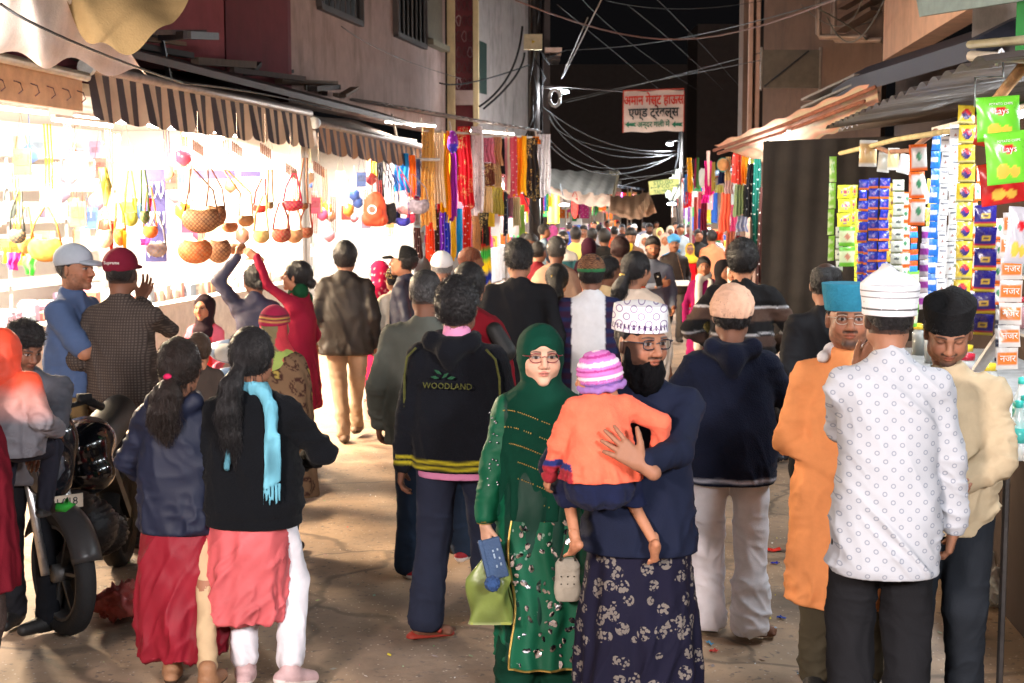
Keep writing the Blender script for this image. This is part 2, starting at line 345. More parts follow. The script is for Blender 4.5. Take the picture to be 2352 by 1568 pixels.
def hair_mesh(o, hc, res, near):
    st = o.get('hair', 'short'); s = SDF(); t = o.get('hairt', .012)
    if st == 'none': return None
    s.ell((0, -.018, .026), (.078 + t, .099 + t, .090 + t * 1.5))
    if st == 'top': s.ell((0, .03, .095), (.062, .065, .040), k=.04)
    low = {'short': -.052, 'bald': -.055, 'buzz': -.055}.get(st, -.075)
    s.ell((0, .115, -.030), (.078, .088, .082 if st != 'bald' else .16), k=.012, neg=True)
    if st == 'bald': s.ell((0, .02, .13), (.075, .11, .085), k=.01, neg=True)
    s.cut(lambda X, Y, Z: (low - .35 * np.clip(Y, -.1, .1) * -1 - Z) + 0 * X)
    if st in ('short', 'top', 'bald', 'buzz'):
        for q in (-1, 1): s.ell((q * .075, .060, -.035), (.040, .060, .075), k=.01, neg=True)
        for q in (-1, 1): s.ell((q * .092, -.004, -.030), (.030, .024, .042), k=.008, neg=True)
    if st == 'bun': s.ell((0, -.125, -.035), (.042, .036, .040), k=.012)
    if st in ('ponytail', 'long'):
        pts = o.get('tail', [(0, -.115, -.02), (0, -.150, -.10), (.01, -.150, -.22), (.02, -.135, -.33)]); rr = o.get('tailr', (.026, .034, .032, .008))
        for a, b, ra, rb in zip(pts[:-1], pts[1:], rr[:-1], rr[1:]): s.cap(a, b, ra, rb, .02)
    hr = max(res * .5, .0045) if near else max(res * .7, .007)
    V, F = s.mesh(hr)
    if len(V) == 0: return None
    V = smoothV(V, F, 1); N = normals(V, F); a = o.get('curl', .12)
    if near: V = V + N * (fbm(V * np.array([60, 60, 25 + 40 * a]), 5, 2) * (.0022 + .004 * a) + fbm(V * 22, 9, 2) * .003)[:, None]
    C = np.tile(np.array(hc, np.float32), (len(V), 1)) * (1 + .5 * np.clip(vn(V * np.array([160, 160, 20]), 4), -.5, 1))[:, None]
    gz = o.get('grey', 0)
    if gz: C += (np.clip(-(V[:, 2] - .02) * 12 + vn(V * 150, 2), 0, 1) * gz)[:, None]
    if near:   # loose locks break the outline
        m = int(o.get('locks', 6500 if st in ('ponytail', 'long') else 3600)); i = rng.integers(0, len(V), m); L = (.007 + .014 * rng.random(m) * (1 + a))[:, None]
        D = N[i] * (.28 + .5 * a) + rng.normal(0, .22 + .35 * a, (m, 3)); D[:, 2] -= .75 * (1 - a); tl = (V[i, 2] < -.06) & (st in ('ponytail', 'long')); L = np.where(tl[:, None], L * 3.2, L); D[tl, 2] -= 1.6; D /= np.linalg.norm(D, axis=1, keepdims=True); sd = np.cross(D, rng.normal(0, 1, (m, 3))); sd = sd / np.linalg.norm(sd, axis=1, keepdims=True) * .0010
        B = V[i] - N[i] * .002; mid = B + D * L * .6; tip = B + D * L + N[i] * L * -.25; nv = len(V)
        V = np.concatenate([V, B - sd, B + sd, mid + sd * .8, mid - sd * .8, tip + sd * .1, tip - sd * .1]); q = np.arange(m)[:, None] + nv
        F = np.concatenate([F, np.concatenate([q, q + m, q + 2 * m, q + 3 * m], 1), np.concatenate([q + 3 * m, q + 2 * m, q + 4 * m, q + 5 * m], 1)])
        C = np.concatenate([C] + [np.repeat(np.array(hc, np.float32)[None] * 1.3, m, 0)] * 6)
    return V, F, C
def colf(c):
    return c if callable(c) else (lambda P, c=c: np.tile(np.array(c, np.float32), (len(P), 1)))
def shoe(root, name, A, yaw, res, spec, pitch=0):
    s = SDF(); kind = spec[0]
    if kind == 'bare':
        s.cap((0, 0, .05), (0, 0, -.02), .038, .036); s.cap((0, -.03, -.045), (0, .02, -.03), .032, .034, .02); s.cap((0, .02, -.04), (.005, .11, -.058), .036, .028, .03)
        for i in range(5): s.cap(((i - 2) * .016, .125 - abs(i - 1) * .006, -.062), ((i - 2) * .018, .152 - i * .009, -.066), .0125 - i * .0008, .0105 - i * .0008, .004)
        s.cut(lambda X, Y, Z: -.08 - Z); col = lambda P: np.array(spec[1], np.float32) * (1 + .15 * np.clip(vn(P * 60), -1, 1))[:, None]; m = M_SKIN
    else:
        s.cap((0, 0, .035), (0, 0, -.01), .045, .044); s.cap((0, -.045, -.045), (0, .02, -.035), .038, .044, .02); s.cap((0, .02, -.035), (.004, .145, -.045), .046, .034, .03)
        s.cut(lambda X, Y, Z: -.08 - Z + 0 * X); up, sole = np.array(spec[1], np.float32), np.array(spec[2], np.float32)
        col = lambda P: np.where((P[:, 2:3] < -.052 + .06 * np.clip(-P[:, 1:2], 0, .06)), sole, up); m = M_LEATHER
    M = rotz(yaw) @ rotx(pitch)
    return sdf_obj(name, s, min(max(res * .6, .005), .012), col, m, root, None, 1, M, A)
def person(label, u, v, s, face=0, o=None, **kw):
    o = dict(o or {}, **kw); p = at(u, v, YS(s)); base = o.get('base', 0.0); h = o.get('h') or (p.z - base); k = h / 1.7; rz = R(face)
    res = min(max(2.1 / (s * .4354), .0075), .026) / k * o.get('resk', 1); near = s > 225; w = o.get('w', 1.0) * .95; f = o.get('fem', 0)
    cat = o.get('cat', 'person')
    lean, side, drop = o.get('lean', 0), o.get('side', 0), o.get('drop', 0)
    off = lambda z: np.array([side * max(z - .92, 0) / .5, lean * max(z - .92, 0) / .5, 0])
    HC = np.array([0, .02, 1.590 - drop]) + off(1.585) ; HM = rotz(R(o.get('yaw', 0))) @ roty(R(o.get('roll', 0))) @ rotx(R(o.get('nod', 0)))
    root = thing(o.get('name', 'person'), label, cat, rz=rz, scale=k, group=o.get('group'))
    hx = rotz(rz) @ np.array([HC[0], HC[1], 0]); root.location = (p.x - hx[0] * k, p.y - hx[1] * k, (p.z - 1.7 * k) if o.get('h') else base)
    skin = SK[o.get('skin', 'brown')] if isinstance(o.get('skin', 'brown'), str) else o['skin']; hc = o.get('hc', BLK)
    shw = (.166 - .02 * f) * w; SHZ = 1.350 - drop * .6
    J = {}
    def spec(T):
        if T is None or not isinstance(T[0], str): return T
        q = at(T[1], T[2], YS(s) + T[3]); a = (np.array(q) - np.array(root.location)) / k; return rotz(-rz) @ a
    for q, sd in ((1, 'R'), (-1, 'L')):
        Sh = np.array([q * shw, 0, SHZ]) + off(SHZ); T = spec(o.get('hand' + sd)); T = np.array([q * (.25 * w), .04, .87]) if T is None else np.array(T, float)
        E, Wr = ik(Sh, T, .285, .25, o.get('elb' + sd, (q * .35, -1, -.2))); hip = np.array([q * .09 * w, 0, .90]); A = np.array(spec(o.get('foot' + sd, (q * .10, 0, .08))), float)
        Kn, A = ik(hip, A, .415, .42, (q * .12, 1, 0)); J[sd] = dict(S=Sh, E=E, W=Wr, H=hip, K=Kn, A=A)
    # --- the body: torso, limbs, head and hands in one mesh
    sb = SDF(); fx = lambda z, x, y: (z, x * w, y) + tuple(off(z)[:2])
    legs = o.get('legs', True)
    sb.prof([fx(.86, .15, .09), fx(1.05, .125, .085), fx(1.25, .145, .09), fx(1.36, .13, .075)], n=2); sb.cap(J['L']['S'], J['R']['S'], .045)
    nb = np.array([0, -.01, 1.42 - drop]) + off(1.42); sb.cap(nb - (0, 0, .03), HC + HM @ np.array([0, -.02, -.10]), .058 - .008 * f, .054 - .008 * f, .03)
    sl = o['top'].get('slv', 1) if o.get('top') else 1
    for sd in 'LR':
        j = J[sd]; th = .8 if sl > .7 else 1; sb.cap(j['S'], j['E'], .050 * th, .040 * th); sb.cap(j['E'], j['W'], .040 * th, .027 * (th + .1))
        if legs: sb.cap(j['H'], j['K'], .070, .050); sb.cap(j['K'], j['A'], .048, .036)
    bres = res * (1.0 if sl < .7 or o.get('bare') else 1.5); V, F = sb.mesh(bres); V = smoothV(V, F, 1)
    parts = [(V, F, np.tile(np.array(skin, np.float32), (len(V), 1)))]
    if not o.get('nohead'):
        hr = max(res * (.42 if near else .55), .0034); Vh, Fh = head_sdf(o).mesh(hr); Ch = face_col(Vh, o, skin, hc); hs = o.get('hs', 1.06)
        parts.append(((Vh * hs) @ HM.T + HC.astype(np.float32), Fh, Ch))
    for q, sd in ((1, 'R'), (-1, 'L')):
        hp = o.get('hp' + sd, {})
        if hp is None or (s < 140): continue
        j = J[sd]; d = hp.get('d', j['W'] - j['E']); hk = (1 - .1 * f)
        Vh, Fh = hand_sdf(j['W'], d, hp.get('n', (q, -.2, 0)), hp.get('t', (0, 1, 0)), hp.get('curl', .45), hp.get('spread', 0), hk, hp.get('thumb', .4)).mesh(max(res * .42, .0034))
        parts.append((Vh, Fh, np.tile(np.array(skin, np.float32) * .92, (len(Vh), 1))))
    n = 0; VV, FF, CC = [], [], []
    for V, F, C in parts: VV.append(V); FF.append(F + n); CC.append(C); n += len(V)
    link('body', mesh_np(np.concatenate(VV), np.concatenate(FF), True, np.concatenate(CC)), root, [M_SKIN])
    ctx = dict(root=root, HC=HC, HM=HM, J=J, res=res, near=near, off=off, w=w, s=s, o=o, skin=skin, hs=o.get('hs', 1.06), nb=nb)
    if not o.get('nohair'):
        hm = hair_mesh(o, hc, res, near)
        if hm: link('hair', mesh_np((hm[0] * ctx['hs']) @ HM.T + HC.astype(np.float32), hm[1], True, hm[2]), root, [M_HAIR])
    if o.get('top'): garment_top(ctx, o['top'])
    if o.get('bottom'): garment_bottom(ctx, o['bottom'])
    if legs and o.get('shoes', 1) and s > 120:
        sp = o.get('shoes', ('shoe', (.02, .02, .02), (.05, .05, .05)))
        for q, sd in ((1, 'R'), (-1, 'L')): shoe(root, 'foot' if sp[0] == 'bare' else 'shoe', J[sd]['A'], R(o.get('fyaw' + sd, -q * 10)), res, sp, R(o.get('fpit' + sd, 0)))
    for e in o.get('extra', []): e(ctx)
    return ctx
def garment_top(c, T):
    w, off, J, f = c['w'], c['off'], c['J'], c['o'].get('fem', 0); s = SDF(); hem = T.get('hem', .88); hr = T.get('hr', (.20, .15)); wr = T.get('wr', (.185 - .02 * f, .13)); lo = T.get('loose', 0)
    fx = lambda z, x, y: (z, (x + lo) * w, y + lo) + tuple(off(z)[:2]); dr = c['o'].get('drop', 0) * .6
    pts = [fx(hem, *hr)]
    if hem < .80: pts.append(fx(.88, (hr[0] * .45 + wr[0] * .55 + .012), (hr[1] * .4 + wr[1] * .6)))
    pts += [fx(max(1.06, hem + .05), *wr), fx(1.24 - dr, .180 - .012 * f, .128 + .012 * f), fx(1.33 - dr, .165, .112), fx(1.385 - dr, .118, .088), fx(1.43 - dr, .076, .072), fx(1.458 - dr, .060, .066)]
    s.prof(pts, fold=T.get('fold'), n=T.get('n', 2.4))
    sr = T.get('sr', (.062, .049)); sr = (sr[0] * .90, sr[1] * .90); sl = T.get('slv', 1)
    for sd in 'LR':
        j = J[sd]; mid = .5 * (sr[0] + sr[1]) - .002; q = 1 if sd == 'R' else -1; nk = np.array([q * .04, -.012, 1.408 - dr]) + off(1.43); s.cap(nk, j['S'] + (-q * .03, 0, .0), .042, .046, .05); s.cap(j['S'] * np.array([.7, 1, 1]), j['S'] - (0, 0, .016), .062, sr[0], .05)
        if sl <= .5: s.cap(j['S'], j['S'] + (j['E'] - j['S']) * sl * 2, sr[0], sr[1], .03); 
        else: s.cap(j['S'], j['E'], sr[0], mid, .03); s.cap(j['E'], j['E'] + (j['W'] - j['E']) * min(1, (sl - .5) * 2 + .0), mid, sr[1] * .85, .02)
    if T.get('hood'):
        b = np.array([0, -.02, 1.425 - dr]) + off(1.43)
        for q in (-1, 1): s.cap(b + (q * .085, .035, .03), b + (q * .10, -.06, .015), .030, .038, .02); s.cap(b + (q * .10, -.06, .015), b + (0, -.115, -.035), .038, .045, .03)
        s.cap(b + (0, -.105, -.02), b + (0, -.11, -.09), .055, .03, .03)
    elif T.get('collar', 1):
        b = np.array([0, 0, 1.43 - dr]) + off(1.43); s.cap(b + (0, -.022, -.02), b + (0, -.020, .014), .066, .060, .02)
        s.cut(lambda X, Y, Z: (Z - (b[2] + .045) + (Y - b[1]) * .35) if True else 0) if False else None
    fa = T.get('fa', .011) * 1.35; fs = T.get('seed', int(c['s']) % 17)
    def disp(P):
        z = P[:, 2]; arm = np.clip((np.abs(P[:, 0] - off(1.2)[0]) - .15 * w) / .05, 0, 1)
        a = folds(P, T.get('ff', (8, 8, 3.5)), fs, T.get('tilt', .3)) * (1 - arm) + folds(P, (6, 6, 13), fs + 3, .6) * arm
        lowb = np.clip(1.35 - (z - hem) / .25, .5, 1.3) if not T.get('rib') else 1
        d = a * fa * lowb + vn(P * 5, fs) * fa * .45
        if T.get('rib'): d = np.where(z < hem + .06, -.004, d + .006 * np.exp(-((z - hem - .10) / .04) ** 2))
        return d * np.clip((z - hem) / .03, .0, 1)
    o = sdf_obj(T.get('name', 'shirt'), s, c['res'], colf(T.get('col', (.1, .1, .1))), T.get('m', M_WOVEN), c['root'], disp, 2 if c['res'] < .012 else 1)
    return o
def garment_bottom(c, B):
    J, w = c['J'], c['w']; kind = B.get('kind', 'trousers'); s = SDF(); fa = B.get('fa', .006) * 1.35
    if kind == 'trousers':
        r = B.get('r', (.098, .072, .062)); s.prof([(.84, .165 * w, .125), (.92, .168 * w, .125), (1.0, .155 * w, .115)], k=.04); hm = B.get('hem', 0)
        for sd in 'LR':
            j = J[sd]; s.cap(j['H'], j['K'], r[0], r[1], .03); e = j['A'] + (j['K'] - j['A']) * hm; s.cap(j['K'], e, r[1], r[2], .02)
            if B.get('flare'): s.cap(e + (j['K'] - e) * .45, e + (0, 0, -.015), r[2], r[2] * B['flare'], .03)
        zc = min(J['L']['A'][2], J['R']['A'][2]); s.cut(lambda X, Y, Z: (zc - .055 + hm * .42 - Z) + 0 * X)
        disp = lambda P: folds(P, (7, 7, 9), 4, .5) * fa * np.clip(1.2 - P[:, 2], .4, 1.2) + vn(P * 6, 2) * .004
    else:
        hem, hr = B.get('hem', .2), B.get('hr', (.30, .22)); sh = B.get('shift', (0, 0))
        s.prof([(hem, hr[0], hr[1], sh[0], sh[1])] + [(z, x, y, sh[0] * (1 - (z - hem) / .6), sh[1] * (1 - (z - hem) / .6)) for z, x, y in B.get('mid', [(.6, .215, .165)])] + [(.92, .175 * w, .135), (1.02, .15 * w, .115)], n=2.1, fold=B.get('fold', (.022, 7, .6, .95, hem)))
        disp = lambda P: folds(P, B.get('ff', (9, 9, 2.2)), 4, B.get('tilt', .4)) * fa * 1.6 * np.clip(1.1 - P[:, 2], .2, 1) + vn(P * 6, 2) * .004
    return sdf_obj(B.get('name', 'trousers' if kind == 'trousers' else 'skirt'), s, c['res'], colf(B.get('col', (.02, .02, .03))), B.get('m', M_WOVEN), c['root'], disp, 2 if c['res'] < .012 else 1)
# worn things, all in the frame of the head -------------------------------------------
def onhead(c, name, s, res, col, m, disp=None, sm=1):
    return sdf_obj(name, s, res, colf(col), m, c['root'], disp, sm, c['HM'] * c['hs'], c['HC'])
def topi(col, z0=.035, z1=.125, r=(.088, .106), taper=.95, peak=0, m=None, name='cap', tilt=0):
    def f(c):
        s = SDF(); s.prof([(z0, r[0], r[1], 0, -.014), ((z0 + z1) / 2, r[0] * (1 + taper) / 2 + .001, r[1] * (1 + taper) / 2, 0, -.014), (z1, r[0] * taper, r[1] * taper, 0, -.014)], n=2.05, k=.01)
        else_ = s.ell((0, -.014, z1 - .022), (r[0] * taper * .97, r[1] * taper * .97, .036), k=.012) if not peak and taper < 1.1 else None
        if peak: s.cap((-r[0] * .5, -.01, z1 - .01), (r[0] * .5, -.01, z1 - .01), .05, .05, .03); s.cap((-.012, .05, z1 + peak * .85), (-.012, -.07, z1 + peak * .75), .008, .008, .07)
        if tilt: s.cut(lambda X, Y, Z: Z - (z1 + .0 - tilt * np.abs(X) / .09) + 0 * Y)
        onhead(c, name, s, max(c['res'] * .45, .0036), col, m or M_WOVEN, lambda P: folds(P, (14, 14, 5), 3, .2) * .0012)
    return f
def skullcap(col, m=None, t=.010, z0=.030, dz=0, name='cap', disp=None, tilt=.25):
    def f(c):
        s = SDF(); s.ell((0, -.016, .026 + dz), (.080 + t, .100 + t, .092 + t)); s.cut(lambda X, Y, Z: (z0 + tilt * (Y + .0) * 1.0 - Z) + 0 * X)
        onhead(c, name, s, max(c['res'] * .5, .004), col, m or M_KNIT, disp)
    return f
def ballcap(col, brim, back=False, m=None, dz=.015):
    def f(c):
        s = SDF(); s.ell((0, -.014, .032 + dz), (.091, .112, .092)); s.cut(lambda X, Y, Z: (.022 + .12 * Y - Z) + 0 * X)
        onhead(c, 'cap', s, max(c['res'] * .5, .004), col, m or M_WOVEN)
        b = SDF(); q = -1 if back else 1; b.ell((0, q * .105, .030), (.072, .080, .016), M=rotx(R(-8 * q))); b.cut(lambda X, Y, Z: (.060 - q * Y) + 0 * X + 0 * Z); b.cut(lambda X, Y, Z: (.026 - .18 * (np.abs(Y) - .06) - 1.2 * X * X * 2 - Z)); onhead(c, 'brim', b, max(c['res'] * .4, .0034), brim, m or M_WOVEN)
    return f
def turban(col, flare=.0, z1=.13, m=None):
    def f(c):
        s = SDF(); s.ell((0, -.014, .055), (.092 + flare, .112 + flare, z1 - .03)); s.cap((-.05, .085, .062), (.05, .085, .062), .016, .016, .02)
        for i in range(7):
            a = i / 6; s.cap((-.085, .02 - .03 * a, .035 + .055 * a), (.0, .098 - .03 * a, .060 + .045 * a), .014, .016, .006); s.cap((.0, .098 - .03 * a, .060 + .045 * a), (.088, .0 - .03 * a, .045 + .06 * a), .016, .014, .006)
            s.cap((-.085, .02 - .03 * a, .035 + .055 * a), (0, -.125 + .02 * a, .035 + .06 * a), .014, .016, .006); s.cap((.088, 0 - .03 * a, .045 + .06 * a), (0, -.125 + .02 * a, .035 + .06 * a), .014, .016, .006)
        s.ell((0, .09, -.045), (.09, .1, .085), k=.008, neg=True); s.cut(lambda X, Y, Z: .005 - Z + 0 * X + 0 * Y)
        onhead(c, 'turban', s, max(c['res'] * .5, .004), col, m or M_WOVEN)
    return f
def glasses(col=(.02, .02, .02), r=.0018, shape=(.025, .018), lens=True, ex=.85):
    def f(c):
        g = MB().col(*col); l = MB(); T = lambda p: tuple((c['HM'] * c['hs']) @ np.array(p) + c['HC'])
        for q in (-1, 1):
            pts = [T((q * .032 + shape[0] * math.copysign(abs(math.cos(a)) ** ex, math.cos(a)), .103 - abs(math.cos(a) * .006), .000 + shape[1] * math.copysign(abs(math.sin(a)) ** ex, math.sin(a)))) for a in [2 * math.pi * i / 18 for i in range(19)]]
            g.tube(pts, r, 5); g.tube([T((q * .057, .100, .008)), T((q * .077, .080, .008)), T((q * .082, -.01, .002))], r, 5)
            l.add(pts[:-1], [tuple(range(18))])
        g.tube([T((-.009, .107, .004)), T((0, .110, .007)), T((.009, .107, .004))], r, 5)
        o = g.build('glasses', M_PLAST, c['root'], True)
        if lens: l.build('lens', M_LENS, o)
    return f
def blob(name, s_fn, col, m=None, rk=1.0, disp=None, local='body', sm=1):
    """a worn piece built from an SDF in body (or head) space"""
    def f(c):
        s = SDF(); s_fn(s, c)
        if local == 'head': onhead(c, name, s, c['res'] * rk, col, m or M_WOVEN, disp, sm)
        else: sdf_obj(name, s, c['res'] * rk, colf(col), m or M_WOVEN, c['root'], disp, sm)
    return f
def hijab(col, m=None, open_=(.056, .09, .082), oz=-.022, drape=True, low=1.12, fold=(.014, 8, .3, 1.45, 1.1), w=.20, t=.016, name='headscarf', tail=None):
    def f(c):
        s = SDF(); HC, HM = c['HC'], c['HM'] * c['hs']; P = lambda q: HM @ np.array(q) + HC
        hs = c['hs']; s.ell(HC + HM @ np.array([0, -.020, .016]), ((.080 + t) * hs, (.102 + t) * hs, (.098 + t) * hs), M=c['HM'])
        s.cap(P((0, -.02, -.04)), P((0, -.005, -.115)), .083, .075, .04); b = c['off'](1.45); z = 1.47 - c['o'].get('drop', 0) * .6
        if drape: s.prof([(low, w, .165, b[0], b[1]), ((low + z) / 2, w * 1.0, .160, b[0], b[1]), (z - .07, w * .86, .125, b[0], b[1]), (z, .085, .085, b[0], b[1]), (z + .06, .07, .075, b[0], b[1])], fold=fold, k=.05, n=2.1)
        if tail: tail(s, c)
        s.ell(P((0, .125, oz)), tuple(q * hs for q in open_), k=.012, M=c['HM'], neg=True)
        sdf_obj(name, s, max(c['res'] * .75, .006), colf(col), m or M_WOVEN, c['root'], lambda V: folds(V, (11, 11, 5), 6, .6) * .005 * (1 - np.exp(-((V - (HC + HM @ np.array([0, .09, oz]))) ** 2).sum(1) / .012)), 2)
    return f
def lettering(txt, size, M, m, parent=None, ext=.0008, name='lettering', font_x=1.0, sp=1.0, bold=0):
    cu = bpy.data.curves.new('lettering', 'FONT'); cu.body = txt; cu.size = size; cu.extrude = ext; cu.align_x = 'CENTER'; cu.align_y = 'CENTER'; cu.resolution_u = 2; cu.offset = bold; cu.space_character = sp
    tmp = bpy.data.objects.new('tmp', cu); me = bpy.data.meshes.new_from_object(tmp); bpy.data.objects.remove(tmp); bpy.data.curves.remove(cu); me.materials.clear()
    o = link(name, me, parent, [m]); o.matrix_local = M @ Matrix.Diagonal((font_x, 1, 1, 1)); return o
# ------------------------------------------------------------------ materials of the street
def gcol(t, L, tc, src):
    n = nd(t, 'ShaderNodeTexNoise', Scale=.45, Detail=6.0, Roughness=.6); L(tc.outputs['Object'], n.inputs['Vector'])
    cr = nd(t, 'ShaderNodeValToRGB'); e = cr.color_ramp.elements; e[0].position = .36; e[0].color = (.16, .122, .094, 1); e[1].position = .62; e[1].color = (.44, .30, .19, 1); x = e.new(.49); x.color = (.30, .215, .15, 1); L(n.outputs[0], cr.inputs[0])
    n2 = nd(t, 'ShaderNodeTexNoise', Scale=28.0, Detail=4.0); L(tc.outputs['Object'], n2.inputs['Vector']); g = nd(t, 'ShaderNodeMapRange'); g.inputs[1].default_value = .60; g.inputs[2].default_value = .70; L(n2.outputs[0], g.inputs[0])
    v = nd(t, 'ShaderNodeTexVoronoi', Scale=26.0); L(tc.outputs['Object'], v.inputs['Vector']); q = nd(t, 'ShaderNodeMath', operation='LESS_THAN'); q.inputs[1].default_value = .13; L(v.outputs['Distance'], q.inputs[0])
    w = nd(t, 'ShaderNodeMath', operation='MULTIPLY'); L(q.outputs[0], w.inputs[0]); w.inputs[1].default_value = .75
    mx = nd(t, 'ShaderNodeMix', data_type='RGBA'); mx.inputs[7].default_value = (.15, .12, .10, 1); L(g.outputs[0], mx.inputs[0]); L(cr.outputs[0], mx.inputs[6])
    m2 = nd(t, 'ShaderNodeMix', data_type='RGBA'); m2.inputs[7].default_value = (.55, .48, .40, 1); L(w.outputs[0], m2.inputs[0]); L(mx.outputs[2], m2.inputs[6])
    nz = nd(t, 'ShaderNodeTexNoise', Scale=1.3, Detail=3.0); L(tc.outputs['Object'], nz.inputs['Vector']); av = nd(t, 'ShaderNodeVectorMath', operation='MULTIPLY_ADD'); L(nz.outputs[1], av.inputs[0]); av.inputs[1].default_value = (.9, .9, 0); L(tc.outputs['Object'], av.inputs[2])
    vc = nd(t, 'ShaderNodeTexVoronoi', Scale=.55); vc.feature = 'DISTANCE_TO_EDGE'; L(av.outputs[0], vc.inputs['Vector']); lt = nd(t, 'ShaderNodeMapRange'); lt.inputs[1].default_value = .004; lt.inputs[2].default_value = .014; lt.inputs[3].default_value = .55; lt.inputs[4].default_value = 0; L(vc.outputs['Distance'], lt.inputs[0])
    m3 = nd(t, 'ShaderNodeMix', data_type='RGBA'); m3.inputs[7].default_value = (.07, .055, .045, 1); L(lt.outputs[0], m3.inputs[0]); L(m2.outputs[2], m3.inputs[6]); return m3.outputs[2]
M_GROUND = mat('dusty_ground', (.2, .15, .11), .72, .55, 16, .18, 3, spec=.3, pattern=gcol)
def plaster(name, c, stain=(.06, .05, .045), amt=.55):
    def f(t, L, tc, src):
        mp = nd(t, 'ShaderNodeMapping'); mp.inputs['Scale'].default_value = (1.2, 1.2, .35); L(tc.outputs['Object'], mp.inputs[0])
        n = nd(t, 'ShaderNodeTexNoise', Scale=1.6, Detail=8.0, Roughness=.7); L(mp.outputs[0], n.inputs['Vector']); g = nd(t, 'ShaderNodeMapRange'); g.inputs[1].default_value = .5; g.inputs[2].default_value = .72; g.inputs[4].default_value = amt; L(n.outputs[0], g.inputs[0])
        mx = nd(t, 'ShaderNodeMix', data_type='RGBA'); L(g.outputs[0], mx.inputs[0]); L(src, mx.inputs[6]); mx.inputs[7].default_value = stain + (1,); return mx.outputs[2]
    return mat(name, c, .9, .35, 9, .12, 3, spec=.15, pattern=f)
M_PINK = plaster('pink_plaster', S(172, 148, 140)); M_GREYP = plaster('grey_plaster', S(165, 155, 150)); M_MAROON = plaster('maroon_plaster', S(112, 60, 66), amt=.4); M_PEACH = plaster('peach_plaster', S(220, 182, 160), (.22, .10, .06), .35)
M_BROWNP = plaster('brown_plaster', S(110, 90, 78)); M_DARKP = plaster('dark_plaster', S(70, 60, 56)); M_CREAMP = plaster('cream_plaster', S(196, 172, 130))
M_WHITE = mat('white_laminate', (.80, .77, .70), .5, .08, 20, .05, 3); M_CLOTH = mat('tarp_cloth', None, .85, .4, 60, .16, 3, wrinkle=.6, wscale=1.6, wst=(1, 1, 1))
M_METAL = mat('worn_metal', None, .5, .2, 60, .25, 9, metal=.6, spec=.4); M_PAINT = mat('worn_paint', None, .6, .25, 40, .2, 6); M_WOOD = mat('rough_wood', None, .8, .5, 30, .3, 8, stretch=(1, 1, .2)); M_RUBBER = mat('rubber', (.015, .015, .016), .75, .3, 80, .2, 12)
M_TIN = mat('corrugated_tin', S(120, 112, 108), .55, .3, 20, .3, 3, metal=.4, pattern=lambda t, L, tc, src: src)
def stripes(t, L, tc, src): return src
def glow(name, c, e): return mat(name, (.8, .8, .8), .5, emit=c, es=e, vary=.02)
M_TUBE = glow('lit_tube', (1, .93, .84), 30); M_TUBEC = glow('lit_cold_tube', (.86, .95, 1), 30); M_BULB = glow('lit_bulb', (.9, .95, 1), 120)
SL = .18
def LX(Y): return -4.04 + SL * (Y - 13.7)
def LP(Y, d, z): return Vector((LX(Y) - d, Y + SL * d, z))      # left shop fronts: distance along, depth behind the front, height
def RX(Y): return 1.4 + .10 * Y
def RP(Y, d, z): return Vector((RX(Y) + d, Y - .10 * d, z))
def lamp(name, label, p, q, power, mt, color, cat='lamp', size=.1, group=None, down=(0, 0, -1), r=.016):
    """a tube lamp: the glowing tube, its batten, and the light it gives"""
    p, q = Vector(p), Vector(q); c = (p + q) / 2; o = thing(name, label, cat, c, group=group); g = MB().tube([p - c, q - c], r, 8); g.build('tube', mt, o, True)
    b = MB().col(.7, .7, .68).bar(p - c + Vector((0, 0, .035)), q - c + Vector((0, 0, .035)), .05, .03); b.build('batten', M_PAINT, o)
    l = bpy.data.lights.new('light', 'AREA'); l.shape = 'RECTANGLE'; l.size = (q - p).length; l.size_y = size; l.energy = power; l.color = color
    a = bpy.data.objects.new('light', l); COL.objects.link(a); a.parent = o; a.location = (0, 0, -.03); d = Vector(down).normalized(); X = (q - p).normalized(); Z = -d; Yv = Z.cross(X).normalized(); X = Yv.cross(Z); a.rotation_euler = Matrix((X, Yv, Z)).transposed().to_euler(); return o
# ------------------------------------------------------------------ ground
def gh(P): return .02 * fbm(P * np.array([.5, .5, 0]), 3, 3) - .01 + .006 * vn(P * np.array([4, 4, 0]), 5)
def gf(U, V):
    x = -30 + 60 * U; y = -12 + 130 * V ** 1.6; P = np.stack([x, y, 0 * x], 1); P[:, 2] = gh(P); return P
tag(grid_obj('ground', gf, 240, 420, M_GROUND), kind='structure')
# ------------------------------------------------------------------ left shops: lit rooms behind the striped awnings
WARM = (1, .90, .80); COOL = (.86, .94, 1.0)
def box_between(name, A, B, C, D, z0, z1, m, parent=None, th=None):
    """a solid standing on the ground outline A B C D"""
    b = MB(); V = [(p[0], p[1], z) for z in (z0, z1) for p in (A, B, C, D)]; b.add(V, [(3, 2, 1, 0), (4, 5, 6, 7), (0, 1, 5, 4), (1, 2, 6, 5), (2, 3, 7, 6), (3, 0, 4, 7)]); return b.build(name, m, parent)
def shop_room(label, Y0, Y1, dep=3.2, z1=3.05, m=M_WHITE):
    o = thing('shop_room', label, 'shop', (0, 0, 0)); q = lambda Y, d: LP(Y, d, 0)
    box_between('floor', q(Y0, 0), q(Y1, 0), q(Y1, dep), q(Y0, dep), 0, .18, M_GREYP, o); box_between('back_wall', q(Y0, dep), q(Y1, dep), q(Y1, dep + .15), q(Y0, dep + .15), 0, z1 + .3, m, o)
    box_between('ceiling', q(Y0, .15), q(Y1, .15), q(Y1, dep), q(Y0, dep), z1, z1 + .12, m, o)
    for Y in (Y0, Y1 - .12): box_between('side_wall', q(Y, .2), q(Y + .12, .2), q(Y + .12, dep - .003), q(Y, dep - .003), .18, z1 - .003, m, o)
    return o
